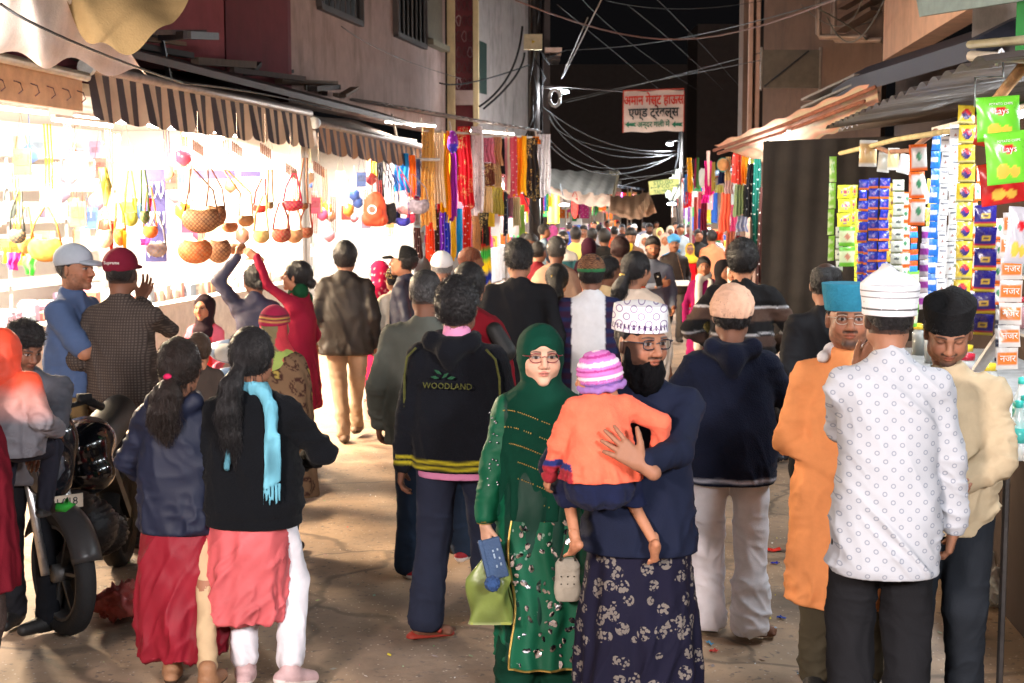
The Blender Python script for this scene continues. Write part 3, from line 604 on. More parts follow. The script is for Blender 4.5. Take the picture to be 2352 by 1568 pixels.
r1 = shop_room('wide brightly lit bangle and bag shop under the long striped awning', 8.2, 20.6); r2 = shop_room('brightly lit narrow shop between the bag shop and the scarf stall', 20.7, 27.0, 2.4)
# shelves, wire racks and display boards inside
def rack(label, Y0, Y1, d, z0, z1, nsh, group=None, name='shelf_rack', c=(.78, .78, .76), cat='shelf'):
    o = thing(name, label, cat, LP(Y0, d, 0), group=group); b = LP(Y0, d, 0)
    for i in range(nsh):
        z = z0 + (z1 - z0) * i / (nsh - 1); MB().col(*c).bar(LP(Y0, d, z) - b, LP(Y1, d, z) - b, .30, .025).build('shelf', M_PAINT, o)
    for Y in np.linspace(Y0, Y1, max(2, int((Y1 - Y0) / 1.4) + 1)): MB().col(*c).bar(LP(Y, d - .02, z0 - .05) - b, LP(Y, d - .02, z1 + .1) - b, .03).build('upright', M_PAINT, o)
    return o
rack('long white back shelf crowded with boxes in the bag shop', 10.5, 15.5, 2.9, .6, 2.6, 6); rack('second white back shelf further along the bag shop', 15.8, 20.2, 2.9, .6, 2.6, 6); rack('white shelf of the narrow shop', 21.2, 26.6, 2.1, .6, 2.6, 6)
o = thing('display_counter', 'long low counter heaped with goods along the bag shop front', 'counter', LP(10, 0, 0)); b0 = LP(10, 0, 0)
MB().col(.75, .72, .68).bar(LP(10.6, .35, .45) - b0, LP(20.2, .35, .45) - b0, .7, .88).build('carcass', M_PAINT, o); MB().col(.8, .8, .8).bar(LP(10.5, .35, .91) - b0, LP(20.3, .35, .91) - b0, .78, .035).build('top', M_WHITE, o)
for i, Y in enumerate((9.8, 11.6, 13.4, 15.2, 17.0, 18.8)): lamp('tube_light', 'bright ceiling tube lamp of the bag shop, ' + ('nearest', 'second nearest', 'third nearest', 'third farthest', 'second farthest', 'farthest')[i] + ' one', LP(Y, .9, 2.93), LP(Y + 1.2, .9, 2.93), 290, M_TUBE, WARM, group='ceiling tubes of the bag shop', down=(-.30, 0, -1))
for i, Y in enumerate((10.5, 13.5, 16.5)): lamp('tube_light', 'bright tube lamp under the awning edge, ' + ('nearest', 'middle', 'farthest')[i] + ' one', LP(Y, .25, 2.80), LP(Y + 1.2, .25, 2.80), 1050, M_TUBE, (1, .76, .50), group='tubes at the shop front', down=(.75, 0, -1))
for i, Y in enumerate((21.4, 24.0)): lamp('tube_light', 'bright tube lamp on the ceiling of the narrow shop, ' + ('nearer', 'farther')[i] + ' one', LP(Y, .8, 2.93), LP(Y + 1.2, .8, 2.93), 380, M_TUBE, WARM, group='tubes of the narrow shop', down=(0, 0, -1))
# awnings --------------------------------------------------------
def striped_awning(label, Ya, Yb, za, zb, dx, n, drop=.47, cols=(S(62, 58, 66), S(206, 184, 160))):
    A = LP(Ya, 0, za) + Vector((dx, 0, 0)); B = LP(Yb, 0, zb) + Vector((dx, 0, 0)); o = thing('striped_awning', label, 'awning', A)
    MB().col(.30, .27, .26).tube([Vector(), B - A], .05, 10).build('front_roller', M_METAL, o, True)
    cap = MB().col(.62, .66, .68).lathe((0, 0, 0), [(.005, -.03), (.085, -.03), (.085, .03), (.005, .03)], 14, (B - A).to_track_quat('Z', 'Y').to_matrix()); cap.build('end_cap', M_METAL, o)
    d = (B - A)
    def vf(U, V, lo=0, hi=1):
        u = lo + (hi - lo) * U; sc = (u * n / 4) % 1; ln = drop * (1 - .14 * (1 - np.sqrt(np.clip(1 - (2 * sc - 1) ** 4, 0, 1)))); y = .035 * np.sin(u * n * 1.57) * V + .02 * np.sin(u * 40) * V
        P = lerp3((0, 0, -.03), tuple(d + Vector((0, 0, -.03))), u); P[:, 2] -= ln * V; P[:, 0] += y + .05 * V; P[:, 1] -= y; return P
    for i in range(n):
        lo, hi = i / n, (i + 1) / n
        s_ = grid_obj('stripe', lambda U, V: vf(U, V, lo, hi), 6, 8, M_CLOTH, o, np.array(cols[i % 2]) * (1 + .25 * (random.random() - .5)))
    def top(U, V): P = lerp3((0, 0, .02), tuple(d), U); P[:, 0] -= 1.15 * V; P[:, 1] += .2 * V; P[:, 2] += .42 * V + .05 * np.sin(U * 9) * V; return P
    grid_obj('canopy', top, 30, 8, M_CLOTH, o, S(104, 84, 74)); return o
striped_awning('long grey and beige striped awning with scalloped edge over the bag shop', 13.7, 20.3, 3.30, 3.26, 0, 44)
striped_awning('shorter faded striped awning beyond the long one', 20.5, 27.2, 3.14, 3.02, .0, 40, .40, (S(84, 76, 80), S(168, 128, 98)))
o = thing('shop_fascia', 'beige fascia and pipe over the near end of the bag shop', 'fascia', LP(8, 0, 2.8))
b0 = LP(8, 0, 2.8); g = MB().col(*S(198, 160, 124)); g.bar(LP(8.5, .02, 3.10) - b0, LP(13.6, .02, 3.06) - b0, .04, .36); g.build('board', M_PAINT, o); MB().col(*S(190, 180, 160)).tube([LP(8.5, -.12, 3.30) - b0, LP(13.6, -.05, 3.20) - b0], .045, 8).build('pipe', M_METAL, o, True)
for i in range(9):
    Y = 11.2 + i * .28; h = MB().col(*S(80, 60, 70)).tube([LP(Y, -.03, 3.06) - b0, LP(Y, -.09, 3.04) - b0, LP(Y, -.11, 2.98) - b0, LP(Y, -.07, 2.95) - b0], .006, 5); h.build('hook', M_METAL, o)
# sloping tin and clutter above the awnings
o = thing('shop_roof', 'dark cluttered sheet roof above the striped awnings', 'roof', LP(9, .6, 3.7)); b0 = LP(9, .6, 3.7)
box = MB().col(*S(46, 36, 34)); box.add([LP(9, -.1, 3.52) - b0, LP(27, .1, 3.38) - b0, LP(27, 2.4, 4.1) - b0, LP(9, 2.4, 4.2) - b0, LP(9, -.1, 3.60) - b0, LP(27, .1, 3.46) - b0, LP(27, 2.4, 4.18) - b0, LP(9, 2.4, 4.28) - b0], [(3, 2, 1, 0), (4, 5, 6, 7), (0, 1, 5, 4), (1, 2, 6, 5), (2, 3, 7, 6), (3, 0, 4, 7)]); box.build('sheet', M_PAINT, o)
for i in range(26):
    Y = 12.5 + random.random() * 14; d = random.random() * 1.6 + .2; z = 3.62 + d * .22; MB().col(*random.choice((S(60, 48, 44), S(90, 74, 62), S(40, 34, 34), S(130, 110, 92), S(74, 70, 72)))).bar(LP(Y, d, z) - b0, LP(Y + .8 + random.random() * 2, d + random.gauss(0, .3), z + .05 + random.random() * .18) - b0, .05 + .12 * random.random(), .04 + .05 * random.random()).build('roof_plank', M_WOOD, o)
# corrugated tin roof over the scarf stall: ribs show along its edge
def tin(name, label, P0, P1, depth, rise, n, th=.02, col=None, cat='roof'):
    P0, P1 = Vector(P0), Vector(P1); o = thing(name, label, cat, P0); d = P1 - P0; D = Vector(depth)
    def f(U, V):
        P = lerp3((0, 0, 0), tuple(d), U) + V[:, None] * np.array([D.x, D.y, rise]); P[:, 2] += .035 * np.abs(np.sin(U * n * math.pi)); return P
    s_ = grid_obj('sheet', f, n * 6, 3, M_TIN, o); m_ = s_.modifiers.new('t', 'SOLIDIFY'); m_.thickness = th; return o
tin('tin_roof', 'corrugated tin roof edge glowing over the scarf stall', at(870, 238, 25.4), at(1245, 302, 31.5), (-2.2, .4), .35, 26)
# ------------------------------------------------------------------ upper buildings on the left
def BX(Y): return -5 + SL * (Y - 13.7)
o = thing('pink_building', 'stained pink house with dark shuttered windows over the left shops', 'building', (0, 0, 0))
wall = lambda name, A, B, z0, z1, m, th=.3, par=o: box_between(name, A, B, (B[0] - th, B[1] + th * .2), (A[0] - th, A[1] + th * .2), z0, z1, m, par)
pY = lambda u: 7.466 / ((1176 - u) / FPX + SL)       # the Y where the pink wall crosses picture column u
wall('wall', (BX(22.3), 22.3), (BX(33), 33), 3.55, 12, M_PINK)
box_between('end_wall', (BX(22.3) - .01, 22.29), (BX(22.3) - .3, 22.35), (BX(22.3) - 6, 24.6), (BX(22.3) - 6, 24.3), 3.55, 12, M_MAROON, o)
def window(par, Y0, Y1, z0, z1, nb, dark=S(34, 30, 32), frame=S(70, 62, 58), f=BX, bars=True):
    w = thing('window', None, None, (0, 0, 0)); w.parent = par; p = lambda Y, d, z: Vector((f(Y) + d, Y, z))
    MB().col(*dark).add([p(Y0, .03, z0), p(Y1, .03, z0), p(Y1, .03, z1), p(Y0, .03, z1), p(Y0, -.05, z0), p(Y1, -.05, z0), p(Y1, -.05, z1), p(Y0, -.05, z1)], [(0, 1, 2, 3), (0, 4, 5, 1), (1, 5, 6, 2), (2, 6, 7, 3), (3, 7, 4, 0)]).build('pane', M_PAINT, w)
    g = MB().col(*frame)
    for a, b in ((p(Y0, .05, z0), p(Y1, .05, z0)), (p(Y0, .05, z1), p(Y1, .05, z1)), (p(Y0, .05, z0), p(Y0, .05, z1)), (p(Y1, .05, z0), p(Y1, .05, z1))): g.bar(a, b, .10)
    g.build('frame', M_PAINT, w)
    for i in range(nb): Y = Y0 + (Y1 - Y0) * (i + .5) / nb; MB().col(*(np.array(frame) * random.choice((.7, 1, 1.3)))).bar(p(Y, .075, z0 + .05), p(Y, .075, z1 - .05), .05 if bars else (Y1 - Y0) / nb * .8, .02).build('slat', M_PAINT, w)
    return w
zz = lambda v, Y: at(1176, v, Y).z
Ya, Yb = pY(735), pY(830); window(o, Ya, Yb, zz(55, Yb) , zz(-120, Yb), 8)
Ya, Yb = pY(908), pY(975); window(o, Ya, Yb, zz(108, Yb), zz(-120, Yb), 7, bars=False)
Ya, Yb = pY(976), pY(1014); MB().col(*S(120, 112, 92)).bar((BX(Ya) + .12, Ya, zz(113, Yb)), (BX(Yb) + .12, Yb, zz(113, Yb)), .2, .12).build('sill', M_PAINT, o); MB().col(*S(110, 100, 84)).add([(BX(Ya) + .05, Ya, zz(110, Yb)), (BX(Yb) + .05, Yb, zz(110, Yb)), (BX(Yb) + .05, Yb, 9), (BX(Ya) + .05, Ya, 9)], [(0, 1, 2, 3)]).build('shutter', M_PAINT, o)
o = thing('decorated_tower', 'cream pillared bay with carved dark red panel on the left', 'building', (0, 0, 0)); C0 = at(1029, 240, 33.1)
fx = lambda u, Y=33.2: (u - 1176) / FPX * Y
box_between('pillar', (fx(1029), 33.2), (fx(1046), 33.3), (fx(1046), 34), (fx(1029), 34), 0, 12, M_CREAMP, o); box_between('pillar', (fx(1087), 33.5), (fx(1099), 33.5), (fx(1099), 34.4), (fx(1087), 34.4), 0, 12, M_CREAMP, o)
box_between('panel_wall', (fx(1046), 33.62), (fx(1087), 33.62), (fx(1087), 34.3), (fx(1046), 34.3), 0, 12, M_MAROON, o)
z0 = zz(205, 33.4)
for i in range(13):
    for j in range(3):
        x = fx(1048 + 13 * j + 6); z = z0 + .36 * i + .15; pts = [(x + .05 * math.cos(a) * (1 + .3 * math.cos(3 * a + i)), 33.58, z + .12 * math.sin(a)) for a in [k * math.pi / 6 for k in range(13)]]; MB().col(*(S(150, 120, 124) if (i + j) % 4 == 0 else S(96, 60, 64))).tube(pts, .012, 4).build('carving', M_PAINT, o)
box_between('frieze', (fx(1046), 33.5), (fx(1087), 33.5), (fx(1087), 33.615), (fx(1046), 33.615), zz(240, 33.4), zz(206, 33.4), M_PINK, o)
o = thing('grey_building', 'tall grey plastered house behind the cream pillar', 'building', (0, 0, 0)); box_between('wall', (fx(1099, 36), 36), (fx(1212, 41), 41), (fx(1200, 43), 45), (fx(1090, 38), 38), 0, 14, M_GREYP, o)
box_between('shutter', (fx(1100, 35.9), 35.9), (fx(1119, 36.7), 36.72), (fx(1119, 36.7) - .02, 36.9), (fx(1100, 35.9) - .02, 36.1), zz(212, 36), zz(93, 36), mat('green_shutter', S(40, 60, 54), .7), o)
o = thing('dark_building', 'narrow unlit building behind the utility pole', 'building', (0, 0, 0)); box_between('wall', (fx(1212, 42), 42), (fx(1262, 42), 42), (fx(1262, 46), 46), (fx(1212, 46), 46), 0, 16, M_DARKP, o); box_between('balcony', (fx(1250, 42), 41.6), (fx(1288, 42), 41.6), (fx(1288, 42), 43), (fx(1250, 42), 43), zz(122, 42), zz(112, 42), M_PEACH, o); box_between('balcony', (fx(1252, 42), 41.7), (fx(1284, 42), 41.7), (fx(1284, 42), 43), (fx(1252, 42), 43), zz(140, 42), zz(130, 42), M_DARKP, o)
# maroon houses further left
o = thing('maroon_building', 'dim maroon house with a recess above the left awnings', 'building', (0, 0, 0)); box_between('wall', (fx(330, 17), 17.2), (fx(526, 19), 19), (fx(526, 19) - 1, 21), (fx(330, 17) - 3, 20), 3.75, 11, plaster('maroon_light', S(140, 78, 84), amt=.3), o)
box_between('recess_wall', (fx(526, 19.6), 19.7), (fx(672, 22), 21.9), (fx(672, 22), 22.2), (fx(526, 19.6), 22), 3.75, 11, M_MAROON, o); box_between('far_left_wall', (fx(-80, 13), 15), (fx(330, 17.2), 17.25), (fx(330, 17.2) - .3, 18), (fx(-80, 13), 17), 3.75, 11, M_MAROON, o)
g = MB().col(.03, .03, .035); p = at(370, 85, 16.4); q = at(430, 80, 15.2); r_ = at(495, 83, 16.6); g.bar(p, q, .08); g.bar(q, r_, .08); g.bar(p, r_, .06); g.bar(p, p + Vector((0, .4, -.5)), .05); tag(g.build('bracket_frame', M_METAL), 'black iron bracket frame fixed high on the maroon house', 'bracket')
# cloths at the top left
def wt(U, V):
    a = lerp3(at(-60, -60, 8.6), at(130, -40, 10.2), U); b = lerp3(at(-60, 118, 9.4), at(334, 172, 12.6), U); P = a + (b - a) * V[:, None]; P[:, 2] += .10 * np.sin(U * 7 + V * 3) * np.sin(V * 3.1) + .05 * np.sin(U * 17 + V * 5); P[:, 1] += .12 * np.sin(U * 9) * V; return P
tag(grid_obj('white_tarpaulin', wt, 40, 30, M_CLOTH, None, S(226, 214, 208)), 'pale translucent tarpaulin lit from below at the near left', 'tarpaulin')
def bt(U, V):
    A = [at(130, -40, 10.5), at(168, 50, 10.4), at(210, 112, 10.3), at(270, 128, 10.3), at(330, 112, 10.4), at(395, 60, 10.6), at(450, -40, 10.9)]; t = U * 6; i = np.clip(t.astype(int), 0, 5); f = (t - i)[:, None]; A = np.array([tuple(a) for a in A]); q = A[i] * (1 - f) + A[i + 1] * f
    # smooth the polyline
    q = sum(A[k] * (math.comb(6, k) * U ** k * (1 - U) ** (6 - k))[:, None] for k in range(7)) * .35 + q * .65
    top = lerp3(at(150, -120, 11.6), at(440, -120, 12.4), U); P = q + (top - q) * V[:, None]; P[:, 1] -= .5 * np.sin(V * math.pi) * np.sin(U * math.pi); P[:, 2] += .04 * np.sin(U * 19 + V * 6) * (1 - V); return P
tag(grid_obj('brown_canopy', bt, 50, 24, M_CLOTH, None, S(150, 124, 84)), 'sagging brown canvas canopy bulging down at the top left', 'canopy')
# ------------------------------------------------------------------ right side
o = thing('peach_building', 'peach plastered upper house on the right with dark awning sheet', 'building', (0, 0, 0)); HX = lambda Y: 3.2 + .1 * Y
box_between('wall', (HX(14.7), 14.7), (HX(20.4), 20.4), (HX(20.4) + .3, 20.4), (HX(14.7) + .3, 14.75), zz(140, 20.4), 9, M_PEACH, o); box_between('side_wall', (HX(14.7) + .003, 14.69), (HX(14.7) + .7, 14.69), (HX(14.7) + .7, 15), (HX(14.7) + .3, 15), 3.5, 9, M_GREYP, o)
box_between('recess_shade_block', (HX(14) + .5, 13.5), (HX(20.4) + .35, 21), (HX(20.4) + 1, 21), (HX(14) + 3, 13.5), 0, zz(140, 20.4) - .02, M_DARKP, o)  # solid dark block standing for the shadowed interior and dark wall
g = MB().col(*S(52, 58, 76)); A, B = at(1912, 193, 20.8), at(2242, 88, 14.2); g.add([A, B, B + Vector((.5, 0, .25)), A + Vector((.5, 0, .25)), A - Vector((0, 0, .22)), B - Vector((0, 0, .20)), B + Vector((.5, 0, .03)), A + Vector((.5, 0, .03))], [(0, 1, 2, 3), (7, 6, 5, 4), (0, 4, 5, 1), (1, 5, 6, 2), (2, 6, 7, 3), (3, 7, 4, 0)]); g.build('awning_sheet', M_PAINT, o)
g = MB().col(*S(120, 140, 146)); A, B, C_, D_ = at(2112, -20, 13.6), at(2400, -60, 11), at(2352, 0, 11.4), at(2122, 36, 13.4); g.add([A, B, C_, D_] + [Vector(q) + Vector((.1, .5, .05)) for q in (A, B, C_, D_)], [(0, 1, 2, 3), (7, 6, 5, 4), (0, 4, 5, 1), (2, 6, 7, 3)]); tag(g.build('grey_sheet', M_PAINT), 'pale grey sheet of roofing jutting in at the top right', 'roof sheet')
g = MB().col(*S(30, 120, 70)); box_between('green_wall', (fx(2314, 12.6), 12.6), (fx(2420, 12), 12), (fx(2420, 12.4), 12.6), (fx(2316, 13), 13), 2.9, 6, mat('green_paint', S(24, 120, 62), .7), None); tag(bpy.data.objects['green_wall'], 'bright green painted wall edge at the far right', 'wall')
o = thing('brown_building', 'dim brown house with pillars and pipes beyond the right stalls', 'building', (0, 0, 0)); box_between('wall', (fx(1745, 27), 27), (fx(2014, 22.5), 22.5), (fx(2060, 24), 25), (fx(1760, 30), 30), 0, 13, M_BROWNP, o)
for u in (1712, 1728): box_between('pillar', (fx(u, 30), 30), (fx(u + 9, 30), 30), (fx(u + 9, 30.4), 30.5), (fx(u, 30.4), 30.5), 0, 13, M_PEACH, o)
box_between('porch', (fx(1706, 30.2), 30.6), (fx(1750, 30), 30.6), (fx(1750, 31), 32), (fx(1706, 31), 32), 0, 12, M_BROWNP, o)
for u, v0_, v1_ in ((1880, -30, 85), (1915, -30, 92)): MB().col(*S(150, 130, 116)).tube([at(u, v0_, 23.2), at(u, v1_ - 8, 23.2), at(u + 6, v1_, 23.2), at(u + 110, v1_, 22.2)], .05, 6).build('pipe', M_METAL, o, True)
for i in range(4): MB().col(*S(90, 72, 62)).bar(at(1930 + i * 3, 70 - i * 26, 22.6), at(2012, 20 - i * 22, 22.0), .25, .06).build('stair_slab', M_PAINT, o)
o = thing('old_signboard', 'unlit weathered signboard frame on the right hand house', 'signboard', at(1815, 158, 24.6)); MB().col(*S(86, 78, 66)).box((0, 0, 0), (.98, .06, .64)).build('panel', M_PAINT, o)
for x in (-.5, .5): MB().col(*S(140, 126, 112)).box((x, -.03, 0), (.03, .05, .72)).build('edge', M_METAL, o)
MB().col(.03, .03, .03).bar((-.45, -.05, -.3), (.3, -.05, .3), .03).build('brace', M_METAL, o)
for i, z in enumerate((3.1, 3.22, 3.34)): tag(MB().col(*S(150, 146, 140)).bar(at(1865, 250, 22) + Vector((0, 0, z - 3.2)), at(1990, 196, 19.5) + Vector((0, 0, z - 3.2)), .35, .03).build('roof_sheet', M_METAL), 'thin pale roofing sheet stacked under the right awning, number from bottom ' + ('one', 'two', 'three')[i], 'roof sheet')
# peach awning on bamboo
def pa(U, V):
    a = lerp3(at(1640, 333, 23.5), at(2012, 184, 18.4), U); b = lerp3(at(1745, 372, 22.6), at(2022, 262, 18.9), U); P = a + (b - a) * V[:, None]; P[:, 2] -= .10 * np.sin(U * math.pi) * np.sin(V * math.pi) + .02 * np.sin(U * 40); return P
tag(grid_obj('peach_awning', pa, 50, 10, M_CLOTH, None, lambda U, V: np.where(((V * 4 + .3 * np.sin(U * 3)) % 1 < .5)[:, None], np.array(S(220, 168, 144)), np.array(S(210, 198, 168)))), 'sloping peach and cream cloth awning over the right hand fabrics', 'awning')
for i, (a, b) in enumerate(((at(1640, 345, 23.3), at(2010, 200, 18.2)), (at(1650, 352, 23.0), at(1985, 232, 18.6)))): tag(MB().col(*S(150, 96, 76)).tube([a, (a + b) / 2 + Vector((0, 0, -.03)), b], .028, 7).build('bamboo_pole', M_WOOD, None, True), ('upper' if i == 0 else 'lower') + ' bamboo pole holding the peach awning', 'pole')
tin('stall_tin_roof', 'ribbed dark tin roof over the covered right hand stalls', at(1925, 300, 18), at(2352, 168, 9.2), (2.2, 0), .25, 22)
def gt(U, V):
    x = 3.15 + 3.2 * U; P = np.stack([x, 18.0 - .5 * U + .014 * np.sin(x * 4) * (.3 + V), 2.78 + .10 * U - (2.55) * V], 1); P[:, 1] += .012 * np.sin(x * 23 + V * 3); return P
tag(grid_obj('grey_tarpaulin', gt, 70, 40, mat('sacking', S(46, 44, 44), .95, .6, 120, .25, 4, wrinkle=.4, wscale=2), None), 'large dark grey sacking curtain closing off a right hand stall', 'tarpaulin')
# far end
o = thing('end_building', 'unlit houses closing the far end of the street', 'building', (0, 0, 0)); box_between('wall', (-2, 96), (20, 96), (20, 99), (-2, 99), 0, 11, M_DARKP, o); box_between('gable', (9, 70), (16, 70), (16, 74), (9, 74), 0, 10.5, M_DARKP, o)
def sheet(label, pts, c, sag=.12, nu=24, nv=10, name='tarpaulin', cat='tarpaulin', rip=.02):
    A, B, C_, D_ = [np.array(at(*p)) for p in pts]
    def f(U, V): P = (A[None] * (1 - U[:, None]) + B[None] * U[:, None]) * (1 - V[:, None]) + (D_[None] * (1 - U[:, None]) + C_[None] * U[:, None]) * V[:, None]; P[:, 2] -= sag * np.sin(U * math.pi) * (.4 + .6 * V) - rip * np.sin(U * 31 + V * 4); P[:, 1] += rip * 3 * np.sin(U * 17); return P
    o = grid_obj(name, f, nu, nv, M_CLOTH, None, c); return tag(o, label, cat)
sheet('grey sagging tarpaulin stretched over the far street', [(1266, 388, 40), (1420, 390, 44), (1405, 446, 40), (1262, 428, 36)], S(150, 146, 138))
sheet('torn beige cloth flap at the end of the grey tarpaulin', [(1400, 392, 43), (1424, 392, 43), (1416, 440, 42), (1404, 444, 42)], S(190, 176, 150))
sheet('long peach beige awning under the grey tarpaulin', [(1262, 426, 37), (1402, 446, 40), (1400, 474, 38), (1264, 440, 33)], S(214, 176, 150))
sheet('brownish beige tarp gathered at the middle of the far street', [(1395, 448, 46), (1490, 440, 46), (1508, 488, 43), (1400, 488, 42)], S(178, 138, 106), .2)
sheet('pointed beige tarp corner beside the yellow sign', [(1462, 480, 43), (1491, 438, 44), (1492, 470, 43), (1470, 488, 43)], S(196, 156, 122))
sheet('pale cloth with faint writing by the yellow signboard', [(1520, 422, 38), (1560, 384, 38), (1562, 448, 37), (1530, 452, 37)], S(190, 190, 164))
sheet('grey white cloth fly over the right shops', [(1575, 392, 32), (1618, 384, 30), (1625, 428, 29), (1590, 400, 31)], S(200, 192, 180))
# banner and signs
M_RED = mat('red_lettering', S(186, 50, 34), .7); M_INK = mat('dark_lettering', S(34, 40, 44), .7); M_GRN = mat('green_lettering', S(20, 96, 70), .7)
bp = at(1501, 255, 27); k_ = 27 / FPX; o = thing('guest_house_banner', 'cloth banner with Hindi guest house lettering and green arrows over the street', 'banner', bp, rz=R(-4)); BW, BH = 137 * k_, 92 * k_
grid_obj('cloth', lambda U, V: np.stack([(U - .5) * BW, .02 * np.sin(U * 7) + .01 * np.sin(V * 9), (.5 - V) * BH + .03 * (U - .5) + .012 * np.sin(U * 12)], 1), 24, 12, M_CLOTH, o, S(214, 196, 186))
g = MB().col(*S(170, 60, 44)); g.bar((-BW / 2, -.02, BH / 2), (BW / 2, -.02, BH / 2 + .03), .02); g.bar((-BW / 2, -.02, BH / 2), (-BW / 2, -.02, -BH / 2 - .02), .02); g.bar((BW / 2, -.02, BH / 2), (BW / 2, -.02, -BH / 2), .015); g.build('border', M_PAINT, o)
TX = lambda x, z: Matrix.Translation((x, -.05, z)) @ Matrix.Rotation(R(90), 4, 'X') @ Matrix.Rotation(R(1.5), 4, 'Z')
lettering('अमान गेस्ट हाऊस', .25, TX(0, .20), M_RED, o, .004, font_x=.66, bold=.006); lettering('एण्ड ट्रेवल्स', .235, TX(0, -.03), M_INK, o, .004, font_x=.80, bold=.006); lettering('अन्दर गली में', .145, TX(0, -.25), M_GRN, o, .004, font_x=.85, bold=.003)
for x in (-.43, .44): MB().col(.02, .2, .12).add([(x - .10, -.05, -.25), (x - .03, -.05, -.19), (x - .03, -.05, -.225), (x + .11, -.05, -.215), (x + .08, -.05, -.25), (x + .11, -.05, -.285), (x - .03, -.05, -.275), (x - .03, -.05, -.31)], [(0, 7, 6, 5, 4, 3, 2, 1)]).build('arrow', M_GRN, o)
sp = at(1526, 428, 37.5); o = thing('yellow_signboard', 'small yellow board with STD ISD PCO lettering and arrows', 'signboard', sp, rz=R(-8)); o.rotation_euler = (0, R(-6), R(-8)); MB().col(*S(196, 190, 110)).box((0, 0, 0), (.80, .03, .36)).build('board', M_PAINT, o)
TY = lambda x, z: Matrix.Translation((x, -.03, z)) @ Matrix.Rotation(R(90), 4, 'X')
lettering('STD.ISD', .15, TY(-.02, .11), M_GRN, o, .003); lettering('P CO', .14, TY(-.02, 0), M_GRN, o, .003); lettering('TAJ MANZIL', .125, TY(.02, -.12), M_GRN, o, .003, font_x=.9)
for x in (-.27, .27): g = MB().col(.02, .2, .12); g.box((x, -.03, 0), (.16, .006, .012)); g.box((x - math.copysign(.07, x) * -1, -.03, .0), (.03, .006, .04)); g.build('arrow', M_GRN, o)
# pole with boxes
o = thing('utility_pole', 'utility pole wound with cables and a yellow warning box', 'pole', (fx(1228, 33), 33, 0)); MB().col(*S(60, 54, 52)).tube([(0, 0, 0), (0, 0, 9)], [.14, .10], 10).build('post', M_METAL, o, True); MB().col(*S(36, 30, 30)).tube([(.18, .0, 0), (.15, 0, 5), (.2, 0, 9)], .05, 6).build('conduit', M_METAL, o, True)
MB().col(*S(196, 184, 150)).box((-.05, -.22, zz(99, 33)), (.42, .2, .34)).build('meter_box', M_PAINT, o); MB().col(.5, .35, .02).lathe((-.05, -.33, zz(99, 33)), [(.05, 0), (.05, .004)], 3, Matrix.Rotation(R(90), 3, 'X')).build('warning_mark', M_PAINT, o)
r_ = random.Random(5)
for i in range(12): z = 2.6 + i * .45; x = r_.gauss(0, .08); MB().col(.02, .02, .02).tube([(x, -.15, z), (x + r_.gauss(0, .12), -.18, z - .5), (x + r_.gauss(0, .18), -.15, z - 1.1)], .018, 5).build('cable', M_RUBBER, o, True)
for i in range(5): a = .35; MB().col(.5, .5, .5).tube([(.45 + .10 * math.cos(t) * (1 + i * .12), -.2, zz(226, 33) + .16 * math.sin(t) * (1 + i * .08)) for t in [k * .6 for k in range(12)]], .014, 5).build('cable_coil', M_PAINT, o, True)
o = thing('lamp_post', 'metal lamp post wound with wires beside the far right shops', 'pole', (fx(1562, 38), 38, 0)); MB().col(*S(120, 116, 112)).tube([(0, 0, 0), (0, 0, 4.4)], [.06, .05], 8).build('post', M_METAL, o, True); MB().col(.06, .06, .06).tube([(-.04, -.07, 4.0), (-.10, -.1, 3.2), (-.22, -.1, 2.6), (-.08, -.08, 1.6), (-.02, -.07, .6)], .025, 6).build('cable', M_RUBBER, o, True)
def street_lamp(label, u, v, Y, e, arm, rr=.07):
    p = at(u, v, Y); o = thing('street_lamp', label, 'street lamp', p); MB().lathe((0, 0, 0), [(.01, -.03), (rr, -.02), (rr * 1.2, .0), (rr * .9, .02), (.01, .03)], 12).build('lamp_glass', M_BULB, o, True); MB().col(.4, .4, .4).lathe((0, 0, .03), [(rr * 1.3, 0), (.03, .06), (.01, .07)], 12).build('lamp_head', M_METAL, o); MB().col(.3, .3, .3).tube([(0, 0, .08), Vector(arm)], .022, 6).build('arm', M_METAL, o, True)
    l = bpy.data.lights.new('light', 'POINT'); l.energy = e; l.color = (.86, .94, 1); l.shadow_soft_size = .12; a = bpy.data.objects.new('light', l); COL.objects.link(a); a.parent = o; a.location = (0, 0, -.08 - rr * .3)
street_lamp('white street lamp glowing by the utility pole', 1298, 211, 33, 420, (-.65, 0, .1)); street_lamp('smaller white street lamp under the guest house banner', 1538, 331, 37.5, 380, (.28, .2, .1)); street_lamp('bare glaring bulb at the far right shop', 1543, 468, 35, 200, (.2, 0, .5), .09); street_lamp('bare glaring bulb under the far beige awning', 1296, 470, 34.5, 260, (-.1, 0, .5), .10)
street_lamp('bare bulb added under the peach awning to brighten it', 1760, 345, 21.6, 75, (.1, 0, .35), .035)  # extra bulb put in to light the awning cloth from beneath
